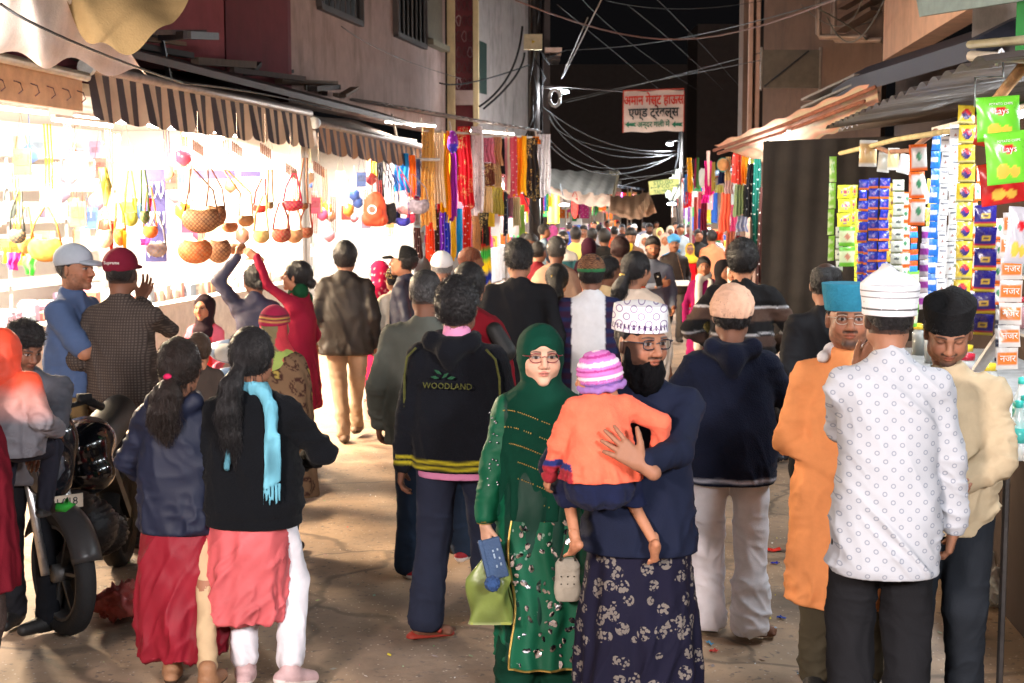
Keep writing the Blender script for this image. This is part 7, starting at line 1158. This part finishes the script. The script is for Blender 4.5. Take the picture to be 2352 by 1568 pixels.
# the middle of the street
person('grey haired man in grey green jacket and jeans with red shoes', 978, 625, 430, -8, skin='dark', hair='short', hc=(.03, .028, .028), grey=.09, hairt=.003, curl=.1, locks=900, w=1.12, handL=(-.27, .02, .86), footL=(-.10, .0, .08), footR=(.16, .28, .10), top=dict(name='jacket', col=S(86, 90, 84), hem=.76, hr=(.215, .17), wr=(.205, .16), sr=(.074, .062), fa=.013), bottom=tro(S(38, 52, 72), r=(.10, .08, .078)), shoes=('shoe', S(150, 30, 44), (.78, .78, .8)), fyawL=30)
def woodland(c):
    M = Matrix.Translation((0, -.163 + c['off'](1.2)[1], 1.235)) @ Matrix.Rotation(R(90), 4, 'X'); yl = mat('yellow_print', S(74, 76, 34), .9, vary=.5, vscale=40); gr = mat('green_print', S(26, 70, 46), .9)
    lettering('WOODLAND', .040, M, yl, c['root'], .004, font_x=.95, sp=1.05)
    g = MB().col(*S(40, 110, 60))
    for x, z, a in ((-.060, 1.275, .5), (-.045, 1.30, .9), (-.01, 1.285, -.3), (.02, 1.275, .2)): g.lathe((x, -.165, z), [(.001, -.02), (.008, 0), (.001, .02)], 6, Matrix.Rotation(a + 1.2, 3, 'Y') @ Matrix.Diagonal((1, .3, 1)))
    g.build('leaf_emblem', gr, c['root'])
    for q in (-1, 1):
        t = MB().col(*S(176, 170, 40)); t.tube([(q * .17, -.105, 1.405), (q * .215, -.105, 1.36), (q * .232, -.095, 1.27), (q * .235, -.09, 1.12)], .006, 5); t.build('yellow_piping', mat('yellow_print'), c['root'])
person('man walking away in black hooded jacket with yellow piping and a leaf emblem', 1052, 652, 497, -14, skin='dark', hairt=.020, curl=.7, w=1.10, handL=(-.27, -.02, .82), handR=(.2, .28, 1.0), hpR=None, footR=(.06, .34, .12), footL=(-.15, -.06, .08), fyawL=-60,
    top=dict(name='jacket', col=stripes_z(S(18, 20, 26), [(.836, .850, S(170, 160, 40)), (.864, .878, S(170, 160, 40))]), m=M_KNIT, hem=.82, hr=(.20, .155), wr=(.205, .155), sr=(.078, .060), hood=1, loose=.006, fa=.010), bottom=tro(S(40, 46, 64), r=(.105, .085, .085), hem=.03), shoes=('bare', SK['dark']),
    extra=[woodland, blob('pink_collar', lambda s, c: s.cap((0, -.005, 1.44), (0, .0, 1.490), .074, .064, .01), S(214, 140, 178), M_WOVEN, .6),
           lambda c: sdf_obj('pink_shirt_hem', SDF().prof([(.785, .19, .145), (.84, .19, .145)]), c['res'], S(200, 128, 166), M_WOVEN, c['root']), 
           blob('sandal', lambda s, c: (s.cap(c['J']['L']['A'] + (-.05, -.03, -.085), c['J']['L']['A'] + (.10, .06, -.085), .036, .034, .01), s.cap(c['J']['L']['A'] + (.035, .055, -.045), c['J']['L']['A'] + (.075, -.0, -.045), .014, .014, .005), s.cut(lambda X, Y, Z: Z - .062 + 0 * X + 0 * Y), s.cut(lambda X, Y, Z: -Z + 0 * X + 0 * Y)), S(150, 52, 40), M_LEATHER, .6)])
person('woman in dark red shawl with a black shoulder bag behind the walking man', 1078, 612, 400, -8, fem=1, hair='bun', bottom=tro(W['navy']), extra=[shawl(S(110, 14, 26), .75, (.24, .19)), blob('shoulder_bag', lambda s, c: s.cap((.17, -.12, 1.34), (.24, -.13, 1.22), .05, .06, .03), (.01, .01, .01), M_LEATHER)])
person('tall man in black coat walking in the middle of the street', 1192, 556, 332, -4, skin='brown', grey=.05, curl=.6, hair='short', w=1.13, handL=(-.28, .0, .86), top=dict(name='coat', col=(.012, .012, .014), hem=.66, hr=(.215, .17), wr=(.21, .165), sr=(.078, .062)), bottom=tro((.012, .014, .022)), footR=(.1, .2, .08))
person('young man in olive black jacket and mud stained cream trousers by the shop', 793, 562, 272, 2, skin='brown', w=1.10, hairt=.02, hair='short', handR=(.26, .02, .86), top=dict(name='jacket', col=S(40, 35, 32), hem=.76, hr=(.22, .17), wr=(.215, .165), sr=(.078, .060), loose=.01, fa=.014, m=M_SATIN), bottom=dict(col=S(168, 146, 124), r=(.098, .072, .062), fa=.012), shoes=('shoe', S(120, 100, 84), S(70, 60, 50)), footL=(-.02, -.08, .08), footR=(.06, .25, .09))
person('woman in slate jacket reaching up to the hanging purses', 585, 612, 302, 6, fem=1, hair='bun', yaw=25, handL=('uv', 543, 590, .0), elbL=(-1, 0, -.5), hpL=dict(d=(.1, .2, 1), curl=.5), top=dict(name='jacket', col=S(58, 56, 74), hem=.82, sr=(.066, .056), m=M_SATIN, fa=.014), bottom=tro(W['navy']))
person('woman in pink top and green scarf stretching an arm to a purse', 680, 604, 302, 82, skin='tan', fem=1, hair='bun', nod=8, handL=('uv', 590, 590, -.05), elbL=(-.3, -.2, -1), hpL=dict(d=(0, 1, .6), curl=.3), top=dict(name='kurta', col=S(138, 26, 50), hem=.5, hr=(.21, .18), sr=(.056, .046), fold=(.015, 7, 0, 1, .5)), bottom=tro((.3, .05, .08)),
    extra=[blob('green_scarf', lambda s, c: (s.cap((-.05, -.03, 1.47), (.05, .03, 1.44), .07, .075, .03), s.cap((.08, .02, 1.42), (.12, .05, 1.05), .05, .055, .03), s.cap((.10, -.04, 1.42), (.13, -.03, .95), .045, .055, .03)), S(20, 66, 40), M_WOVEN, .8, lambda P: folds(P, (12, 12, 3)) * .008)])
person('girl with dark headscarf and red dress beside the parked scooter', 468, 682, 292, 170, skin='tan', fem=1, nohair=1, noears=1, h=1.30, hs=1.12, yaw=-6, lip=S(170, 60, 60), hpL=None, hpR=None, handL=(-.2, .25, 1.0), handR=(.2, .25, 1.0), top=dict(name='dress', col=lambda P: np.where(np.abs(P[:, 0:1]) > .11, np.array(S(226, 110, 130)), np.array(S(214, 50, 50))), hem=.3, hr=(.24, .2)),
    extra=[hijab(S(42, 28, 34), open_=(.062, .09, .095), oz=-.01, low=1.28, w=.13)])
person('boy in white and black cap and navy jacket facing the scarves', 925, 572, 272, 78, skin='tan', nod=4, handR=(.1, .2, 1.0), hairt=.012, top=dict(name='jacket', col=S(36, 38, 54), hem=.78, m=M_SATIN), bottom=tro(W['black']), extra=[ballcap(lambda P: np.where(P[:, 1:2] > .01, np.array((.75, .73, .72)), np.array((.015, .015, .015))), (.012, .012, .012))])
person('small child in beaded brown cap near the parked motorbike', 906, 618, 268, 30, name='child', cat='child', skin='tan', h=1.30, hs=1.15, top=dict(name='shirt', col=W['cream']), bottom=tro(W['cream']), extra=[skullcap(lambda P: np.where((vn(P * 90, 2) > .2)[:, None], np.array(S(220, 190, 120)), np.array(S(60, 36, 26))), None, .012, .015)])
person('woman under a dotted maroon veil at the shop front', 868, 602, 232, 60, fem=1, nohair=1, skin='tan', extra=[hijab(lambda P: np.where((vn(P * 40, 2) > .55)[:, None], np.array(S(230, 180, 180)), np.array(S(168, 22, 66))), low=.8, w=.26)], bottom=dict(kind='skirt', col=S(168, 22, 66)))
person('older man in white skullcap and white clothes near the stall', 1015, 582, 282, 60, skin='brown', hairt=.004, hc=(.2, .2, .2), yaw=-60, top=dict(name='kurta', col=(.7, .68, .66), hem=.5, hr=(.22, .17)), bottom=tro(W['white']), extra=[skullcap((.75, .73, .72), M_WOVEN, .012, .02)])
person('man with henna orange hair and red shirt in profile', 1083, 572, 262, -62, skin='brown', hc=S(110, 58, 36), beard='goatee', top=dict(name='shirt', col=S(200, 36, 36)), bottom=tro(W['black']), hairt=.006)
person('girl with long hair, yellow clip and strapped tan top walking away', 1280, 612, 302, -8, skin='tan', fem=1, hair='long', tail=[(0, -.10, 0), (0, -.115, -.12), (0, -.12, -.22)], tailr=(.05, .06, .04), top=dict(name='top', col=S(196, 148, 124), hem=.7), bottom=tro(W['navy']), extra=[blob('hair_clip', lambda s, c: s.cap((-.03, -.125, .04), (-.03, -.13, .0), .010, .008), S(200, 160, 70), M_GOLD, .5, None, 'head'), blob('bag_strap', lambda s, c: s.cap((.02, -.10, 1.44), (.17, -.13, 1.1), .012, .012), W['black'], M_LEATHER, .6)])
person('man in white skullcap and beige shawl behind the long haired girl', 1278, 548, 236, -4, skin='dark', hc=(.05, .05, .05), bottom=tro(W['grey']), extra=[shawl(S(168, 138, 116), .6, (.25, .19)), skullcap((.72, .7, .7), M_WOVEN, .010, .02)])
def jersey(P):
    x = P[:, 0:1]; z = P[:, 2:3]; return np.where(np.abs(x + .02) < .118, np.array((.66, .66, .68)), np.where(((z * 14) % 1) < .5, np.array(S(50, 30, 52)), np.array(S(34, 40, 74))))
person('boy in brown and green woven cap and white vest over patterned sleeves', 1358, 592, 333, -2, skin='dark', w=1.08, hairt=.012, handL=(-.24, .1, .92), elbL=(-1, -.6, 0), elbR=(1, -.6, 0), top=dict(name='jersey', col=jersey, hem=.70, hr=(.21, .165), wr=(.20, .15), slv=.5, sr=(.078, .085), loose=.01), bottom=tro(S(200, 190, 190)),
    extra=[skullcap(lambda P: np.where(P[:, 2:3] < .035, np.array(S(50, 110, 70)), np.where((((P[:, 2] + .01 * np.sin(np.arctan2(P[:, 1], P[:, 0]) * 9)) * 75) % 1 < .45)[:, None], np.array(S(150, 110, 80)), np.array(S(70, 40, 34)))), M_KNIT, .016, .012, .0, 'woven_cap', None, 0)])
person('boy in pale yellow shirt turning his face beside the woven cap', 1398, 592, 300, -58, skin='dark', hairt=.008, top=dict(name='shirt', col=S(222, 196, 150)), bottom=tro(W['navy']))
person('person in orange hooded sweatshirt in the crowd', 1424, 548, 236, 4, skin='dark', hc=(.03, .008, .008), top=dict(name='hoodie', col=S(206, 74, 34), hood=1, hem=.78, m=M_KNIT), bottom=tro(W['grey']))
person('woman with gold hair band, long black ponytail and cream shawl', 1463, 585, 322, -22, fem=1, hair='long', yaw=-25, tail=[(0, -.11, -.02), (-.03, -.14, -.12), (-.07, -.14, -.24), (-.11, -.13, -.36)], tailr=(.03, .05, .045, .01), bottom=tro(W['cream']), extra=[shawl(S(232, 212, 192), .62, (.22, .18)), blob('gold_band', lambda s, c: s.ell((-.01, -.135, -.03), (.03, .016, .014)), (.5, .36, .14), M_GOLD, .5, None, 'head')])
person('bearded man in grey marl sweater and light jeans holding a phone', 1500, 548, 205, 180, skin='tan', beard='full', hair='top', hairt=.014, w=1.10, handR=('uv', 1517, 655, -.28), elbR=(1, -.6, -.2), hpR=dict(d=(-.9, .2, .3), curl=.6, n=(0, .9, 0)), handL=(-.24, .1, .9), top=dict(name='sweater', col=lambda P: np.where(((P[:, 2:3] < .84) | (P[:, 2:3] > 1.465)), np.array(S(40, 44, 56)), np.array(S(108, 116, 134))), m=M_KNIT, hem=.80, hr=(.19, .15), sr=(.07, .055)), bottom=tro(S(140, 152, 184)), shoes=('shoe', S(120, 110, 100), (.2, .2, .2)))
person('man in sky blue turban and dark jacket with grey trousers', 1548, 544, 160, 182, skin='brown', beard='moustache', nohair=1, w=1.12, handR=(.15, .25, 1.05), handL=(-.25, .08, .9), top=dict(name='jacket', col=S(44, 36, 34), hem=.78, hr=(.21, .16), m=M_SATIN), bottom=tro(S(98, 92, 88)), shoes=('shoe', S(50, 40, 36), (.03, .03, .03)), footR=(.12, .15, .08),
    extra=[turban(S(82, 160, 220)), blob('blue_end', lambda s, c: s.cap((-.08, -.06, 1.47), (.16, -.02, 1.38), .05, .04), S(82, 160, 220), M_WOVEN), blob('strap', lambda s, c: s.cap((-.04, .14, 1.42), (-.15, .14, 1.0), .008, .008), S(150, 110, 80), M_LEATHER, .5)])
person('girl in white scarf and magenta dress walking beside the scarves', 1617, 592, 212, 178, skin='tan', fem=1, hc=BLK, nohair=0, hair='bun', top=dict(name='dress', col=S(128, 16, 78), hem=.4, hr=(.23, .19)), bottom=tro(S(226, 110, 60)), shoes=('shoe', (.1, .05, .04), (.1, .05, .04)), extra=[blob('white_scarf', lambda s, c: (s.cap((-.05, 0, 1.47), (.05, .04, 1.44), .07, .07, .03), s.cap((.07, .10, 1.40), (.07, .18, .55), .045, .065, .03), s.cap((-.08, .10, 1.40), (-.07, .17, 1.0), .04, .05, .03)), S(220, 214, 204), M_WOVEN, .9, lambda P: folds(P, (12, 12, 3)) * .01)])
person('woman in beaded black headscarf talking beside the striped sweater', 1664, 600, 234, 205, skin='tan', fem=1, nohair=1, noears=1, top=dict(name='jacket', col=S(70, 66, 40)), bottom=tro(W['black']), extra=[hijab((.014, .012, .014), low=1.15, w=.2, open_=(.060, .09, .09))])
person('woman in thin white veil half hidden behind the striped sweater', 1690, 604, 240, 150, skin='tan', fem=1, nohair=1, noears=1, top=dict(name='dress', col=(.5, .48, .46)), bottom=tro(W['cream']), extra=[hijab((.7, .68, .66), low=1.1, w=.18)])
person('tall man in black sweater with white and brown stripes, from behind', 1706, 560, 332, -8, skin='tan', hairt=.022, curl=.5, w=1.16, handR=(.22, .22, .98), elbR=(1, -.6, 0), hpR=dict(curl=.5), handL=(-.2, .2, 1.0), elbL=(-1, -.6, 0), top=dict(name='striped_sweater', m=M_KNIT, hem=.78, rib=1, wr=(.205, .155), sr=(.078, .062), col=stripes_z((.012, .012, .013), [(1.275, 1.287, (.6, .6, .62)), (1.19, 1.275, S(84, 66, 58)), (1.10, 1.11, (.5, .5, .52)), (1.02, 1.09, S(74, 58, 52)), (.93, .94, (.5, .5, .5))])), bottom=tro((.015, .015, .02)))
person('balding man in plain black jacket in front of the grey tarpaulin', 1898, 608, 402, 8, skin='brown', hair='bald', hairt=.006, yaw=-20, w=1.12, top=dict(name='jacket', col=(.013, .013, .015), hem=.74, hr=(.21, .16), wr=(.205, .16), sr=(.076, .062)), bottom=tro(W['black']))
# the crowd down the street -----------------------------------------------------------
crowd = [
 (1635, 527, 142, 4, 'man in pale orange kurta under the right hand scarves', dict(skin='brown', top=dict(KURTA, col=S(226, 140, 100)))),
 (1585, 555, 142, 178, 'girl in red dress and round glasses with a yellow veil', dict(skin='tan', fem=1, nohair=1, top=dict(name='dress', col=S(206, 24, 34), hem=.4, hr=(.24, .2)), extra=[hijab(S(222, 190, 60), low=1.3, t=.008, open_=(.07, .1, .11), oz=0), glasses((.1, .1, .1), .003)])),
 (1528, 532, 138, 170, 'woman in pale pink veil beside the blue turban', dict(skin='tan', fem=1, nohair=1, noears=1, top=dict(name='dress', col=S(214, 180, 160), hem=.5), extra=[hijab(S(214, 186, 172), low=1.0)])),
 (1481, 534, 134, 178, 'woman in white veil and pale blue top', dict(skin='tan', fem=1, nohair=1, noears=1, top=dict(name='dress', col=S(170, 196, 204), hem=.5), extra=[hijab(S(226, 222, 220), low=1.2)])),
 (1449, 523, 152, 170, 'man in brown jacket with yellow collar looking down', dict(skin='brown', nod=-15, hairt=.018, top=dict(name='jacket', col=S(120, 86, 66)), extra=[blob('yellow_collar', lambda s, c: s.cap((0, .08, 1.45), (0, .12, 1.36), .05, .03), S(206, 180, 50), M_WOVEN)])),
 (1388, 525, 160, 2, 'man in black sweater with two white stripes, from behind', dict(skin='dark', w=1.15, hairt=.018, top=dict(name='sweater', col=stripes_z((.015, .015, .016), [(1.13, 1.155, (.7, .7, .72)), (1.07, 1.09, (.7, .7, .72))])))),
 (1360, 522, 140, 2, 'man in black top with a red band beside the striped sweater', dict(skin='brown', hc=BLK, top=dict(name='shirt', col=stripes_z((.016, .016, .02), [(1.06, 1.16, S(200, 30, 40))])))),
 (1322, 520, 150, -2, 'man in lemon yellow shirt seen from behind', dict(skin='brown', w=1.1, hairt=.016, top=dict(name='shirt', col=S(226, 210, 120), hem=.6))),
 (1293, 530, 160, -2, 'man in white and teal shirt with a striped cap', dict(skin='brown', w=1.1, top=dict(name='shirt', col=lambda P: np.where(P[:, 2:3] > 1.28, np.array((.7, .68, .68)), np.array(S(44, 88, 100))), hem=.7), extra=[skullcap(stripes_z(S(120, 96, 80), [(.06, .075, (.6, .56, .5)), (.03, .04, (.6, .56, .5))]), None, .012, .02)])),
 (1238, 555, 200, -40, 'person in maroon top carrying a toddler by the stall', dict(skin='brown', top=dict(name='top', col=S(96, 20, 30)))),
 (1206, 535, 170, 150, 'man with patterned black cap at the left stalls', dict(skin='tan', top=dict(name='shirt', col=S(190, 160, 150)), extra=[skullcap((.03, .03, .03), None, .012, .03)])),
 (1218, 536, 190, 160, 'person with dark hair beside the goods rack', dict(skin='brown', top=dict(name='shirt', col=S(120, 60, 50)))),
 (1340, 515, 120, 168, 'person in pale shirt under the far tarpaulin', dict(top=dict(name='shirt', col=S(226, 196, 170)))),
 (1352, 545, 190, 0, 'woman under plum coloured headscarf from behind', dict(fem=1, nohair=1, extra=[hijab(S(56, 24, 40), open_=(.01, .01, .01), oz=.3)])),
 (1377, 512, 108, 0, 'man in pale grey shirt with a bag strap far off', dict(top=dict(name='shirt', col=S(190, 196, 206)))),
 (1411, 517, 112, 0, 'person in orange kurta in the far crowd', dict(top=dict(KURTA, col=S(222, 110, 70)))),
 (1396, 520, 104, 0, 'small woman in red headscarf in the far crowd', dict(fem=1, nohair=1, extra=[hijab(S(190, 40, 50), low=.8, open_=(.01, .01, .01), oz=.3)])),
 (1429, 512, 98, 176, 'person in dark cap near the far tarpaulin', dict(top=dict(name='shirt', col=S(60, 50, 50)))),
 (1456, 512, 92, 170, 'man in white skullcap far down the street', dict(top=dict(name='shirt', col=S(200, 190, 186)), extra=[skullcap((.7, .7, .7), None, .012, .02)])),
 (1492, 510, 112, 178, 'bearded man in white kurta approaching from afar', dict(beard='full', top=dict(KURTA, col=S(206, 206, 214)))),
 (1516, 520, 100, 178, 'woman in yellow veil near the lamp post', dict(fem=1, nohair=1, extra=[hijab(S(230, 214, 130), low=.7, w=.22)])),
 (1540, 516, 104, 180, 'woman in cream veil next to the yellow one', dict(fem=1, nohair=1, extra=[hijab(S(220, 206, 180), low=.7, w=.22)])),
 (1563, 512, 110, 180, 'woman with light scarf near the metal pole', dict(fem=1, top=dict(name='shirt', col=S(170, 186, 196)))),
 (1583, 512, 96, 178, 'man in dark red cap by the shop lights', dict(top=dict(name='shirt', col=S(90, 30, 40)))),
 (1605, 524, 128, 182, 'dark haired woman in black near the red dress', dict(fem=1, hair='long', top=dict(name='dress', col=(.02, .02, .02), hem=.5))),
 (1618, 520, 118, 0, 'woman fully covered in black by the fabrics', dict(fem=1, nohair=1, extra=[hijab((.015, .015, .018), low=.4, w=.26, open_=(.01, .01, .01), oz=.3)])),
 (1270, 515, 116, 0, 'person in pink headscarf by the bright shop', dict(fem=1, nohair=1, extra=[hijab(S(200, 90, 150), low=.8, open_=(.01, .01, .01), oz=.3)])),
 (1480, 508, 86, 0, 'distant man in grey shirt in the crowd', dict(top=dict(name='shirt', col=S(120, 120, 130)))),
 (1447, 509, 84, 180, 'distant woman in orange in the crowd', dict(fem=1, top=dict(name='dress', col=S(220, 110, 50), hem=.4))),
 (1308, 508, 90, 0, 'distant man in blue shirt near the left lamps', dict(top=dict(name='shirt', col=S(50, 70, 140)))),
 (1365, 505, 84, 172, 'distant man in brown shirt in the crowd', dict(top=dict(name='shirt', col=S(110, 76, 56)))),
 (1420, 505, 78, 178, 'distant man in white shirt under the tarpaulin', dict(top=dict(name='shirt', col=S(200, 200, 200)))),
 (1395, 504, 74, 182, 'distant man in green shirt under the tarpaulin', dict(top=dict(name='shirt', col=S(70, 110, 80)))),
 (1552, 507, 84, 184, 'distant man in maroon by the pole', dict(top=dict(name='shirt', col=S(90, 30, 36)))),
 (1508, 505, 74, 178, 'distant man in beige near the sign', dict(top=dict(name='shirt', col=S(180, 160, 130)))),
 (1575, 509, 80, 180, 'distant woman in green by the right lights', dict(fem=1, top=dict(name='dress', col=S(60, 130, 90), hem=.4))),
]
for u, v, s_, fc, lab, o in crowd:
    o.setdefault('bottom', tro(random.choice((W['black'], W['grey'], W['navy'], W['jean'])))); o['skin'] = o.get('skin', random.choice(('brown', 'dark', 'tan')))
    o.setdefault('group', 'people in the crowd down the street'); person(lab, u, v + 4, s_, fc, o)
person('toddler in a grey blue jacket held above the crowd', 1251, 520, 192, -75, name='child', cat='child', h=.90, hs=1.3, skin='tan', top=dict(name='jacket', col=S(110, 130, 150)), bottom=tro(S(110, 130, 150)))
# ------------------------------------------------------------------ things held, and litter
def slab(name, label, cat, p, d, c, rot=(0, 0, 0), m=None, rnd=.004):
    o = thing(name, label, cat, p); o.rotation_euler = rot; g = MB().col(*c).box((0, 0, 0), d); q = g.build('case', m or M_PLAST, o); b = q.modifiers.new('b', 'BEVEL'); b.width = rnd; b.segments = 3; return o
o = slab('phone', 'black phone held in the hand of the man in the grey sweater', 'phone', at(1512, 641, YS(205) - .34), (.078, .010, .155), (.012, .012, .016), (0, R(-14), R(10))); MB().col(.8, .8, .8).lathe((0, -.006, .03), [(.001, 0), (.010, .0), (.010, .002)], 10, Matrix.Rotation(R(90), 3, 'X')).build('camera_ring', M_WL, o)
o = slab('wallet', 'blue embossed wallet held by the woman in green', 'wallet', at(1133, 1283, 5.46), (.088, .020, .165), S(58, 80, 112), (0, R(-14), R(8)), M_LEATHER, .006); MB().col(*S(60, 82, 114)).box((-.035, -.014, .0), (.012, .006, .18)).build('flap', M_LEATHER, o)
for i in range(14): MB().col(*S(150, 170, 190)).box((.012 + .012 * math.cos(i * 2.1), -.012, .035 * math.sin(i * 1.3)), (.006, .003, .008)).build('embossing', M_PAINT, o) if i < 10 else None
M_GB = mat('green_plastic_bag', None, .35, .25, 30, .12, 8, spec=.5, wrinkle=.6, wscale=7, alpha=.93)
o = thing('carrier_bag', 'translucent yellow green carrier bag hanging from her hand', 'bag', at(1128, 1240, 5.50))
def bagf(U, V):
    t = U * 2 * math.pi; w = .085 * np.clip(V * 2.2, .12, 1); x = w * np.sign(np.cos(t)) * np.abs(np.cos(t)) ** .6; y = .045 * np.clip(V * 2, .15, 1) * np.sign(np.sin(t)) * np.abs(np.sin(t)) ** .6; P = np.stack([x + .012 * np.sin(V * 9 + U * 12) - .01 * V, y, -.33 * V], 1); return P
grid_obj('bag', bagf, 40, 26, M_GB, o, lambda U, V: np.where((V > .97)[:, None], np.array(S(150, 160, 110)), np.array(S(106, 120, 58)) * (1 + .25 * np.sin(U * 25 + V * 11))[:, None])); MB().col(*S(150, 160, 80)).box((0, 0, -.325), (.16, .085, .01)).build('bag_bottom', M_GB, o)
tag(sdf_obj('pompom', SDF().ell((0, 0, 0), (.030, .030, .030)), .004, S(50, 74, 116), M_KNIT, None, lambda P: .006 * vn(P * 200, 3)), 'fluffy blue pompom hanging from the wallet over the carrier bag', 'pompom').location = at(1131, 1340, 5.38)
o = thing('handbag', 'cream studded handbag showing between the woman in green and the floral lungi', 'handbag', at(1303, 1330, 5.45)); sdf_obj('bag', SDF().prof([(-.085, .042, .03), (-.05, .052, .035), (.06, .048, .03), (.085, .036, .02)], n=3, k=.02), .006, S(176, 170, 156), M_LEATHER, o, lambda P: folds(P, (20, 20, 20), 2) * .003, 2); MB().col(*S(60, 56, 50)).tube([(-.03, -.03, .08), (0, -.02, .2), (.03, -.03, .08)], .005, 5).build('strap', M_LEATHER, o)
for i in range(6): MB().col(*S(70, 64, 58)).lathe((-.025 + .025 * (i % 3), -.036, .02 - .03 * (i // 3)), [(.003, -.002), (.003, .002)], 6).build('stud', M_METAL, o)
o = thing('shopping_bag', 'thin white plastic shopping bag carried by the olive jacket man', 'bag', at(852, 865, 11.75)); grid_obj('bag', lambda U, V: np.stack([.07 * np.clip(V * 3, .1, 1) * np.cos(U * 6.283) * (1 + .1 * np.sin(V * 12)), .05 * np.clip(V * 3, .1, 1) * np.sin(U * 6.283), -.36 * V], 1), 24, 16, M_GB, o, S(216, 190, 184)); lettering('POLY', .05, Matrix.Translation((0, -.056, -.2)) @ Matrix.Rotation(R(90), 4, 'X'), M_RED, o, .001)
slab('paper_sheet', 'white paper sheet held by the man in the blue turban', 'paper', at(1563, 650, YS(160) - .38), (.26, .18, .012), (.75, .75, .74), (R(20), 0, 0), M_PAINT, .002)
tag(MB().col(.02, .1, .03).tube([at(150, 1150, 5.9), at(165, 1158, 5.9), at(150, 1166, 5.9), at(130, 1164, 5.9)], .02, 6).build('green_cloth', mat('bright_green', S(40, 150, 50), .7), None, True), 'bright green strap beside the father waist', 'strap')
rl = random.Random(21); lc = [S(210, 60, 50), S(230, 220, 210), S(220, 200, 60), S(60, 120, 200), S(200, 200, 200), S(70, 160, 90), S(190, 150, 110)]
for i, (u, v, w, h, c, lb) in enumerate(((1772, 1270, .12, .05, S(200, 50, 40), 'red sweet wrapper lying beside the orange kurta'), (1780, 1304, .05, .02, S(50, 60, 170), 'small blue wrapper on the ground'), (1848, 1560, .05, .04, S(40, 40, 70), 'dark blue and yellow wrapper near the lower edge'), (1630, 1492, .06, .012, S(80, 160, 200), 'light blue straw like scrap by the bare foot'), (1760, 1432, .05, .03, S(220, 200, 60), 'yellow scrap between white trousers and kurta'), (1795, 1430, .03, .03, S(60, 80, 160), 'tiny blue scrap beside the yellow one'), (1768, 1456, .06, .03, S(120, 160, 200), 'pale blue wrapper below the yellow scrap'), (2040, 1410, .05, .04, S(220, 200, 50), 'yellow scrap seen between the black trousers'), (375, 1370 + 104, .09, .03, S(214, 190, 160), 'pale paper scrap beside the red skirt'), (225, 1412, .05, .02, S(226, 216, 200), 'white paper scrap near the motorbike wheel'), (1640, 1510, .04, .02, S(210, 70, 60), 'small red scrap near the lower centre'), (2240, 1466, .08, .03, S(190, 130, 60), 'orange wrapper by the stall post'))):
    p = g0(u, v); p.z = float(gh(np.array([[p.x, p.y, 0.]]))[0]) - .012; o = grid_obj('wrapper', lambda U, V: np.stack([(U - .5) * w, (V - .5) * h * 1.5, .022 + .004 * np.sin(U * 9 + V * 5)], 1), 8, 5, M_PLAST, None, c); o.location = p; o.rotation_euler = (0, 0, rl.random() * 3 if i not in (0,) else .1); tag(o, lb, 'wrapper')
g = MB()
for i in range(1500):
    Y = 4.3 + rl.random() ** 1.5 * 16; x = rl.uniform(-.30, .36) * Y; a = rl.random() * 3; s_ = .004 + .016 * rl.random() ** 3; g.col(*(rl.choice(lc) if rl.random() < .25 else S(*[int(k * rl.uniform(.7, 1)) for k in (190, 170, 150)]))); z = float(gh(np.array([[x, Y, 0.]]))[0]) + .005; c, d = math.cos(a) * s_, math.sin(a) * s_; g.add([(x - c, Y - d, z), (x + d * .6, Y - c * .6, z), (x + c, Y + d, z + .004), (x - d * .6, Y + c * .6, z + .003)], [(0, 1, 2, 3)])
tag(g.build('litter', M_PAINT), kind='stuff')
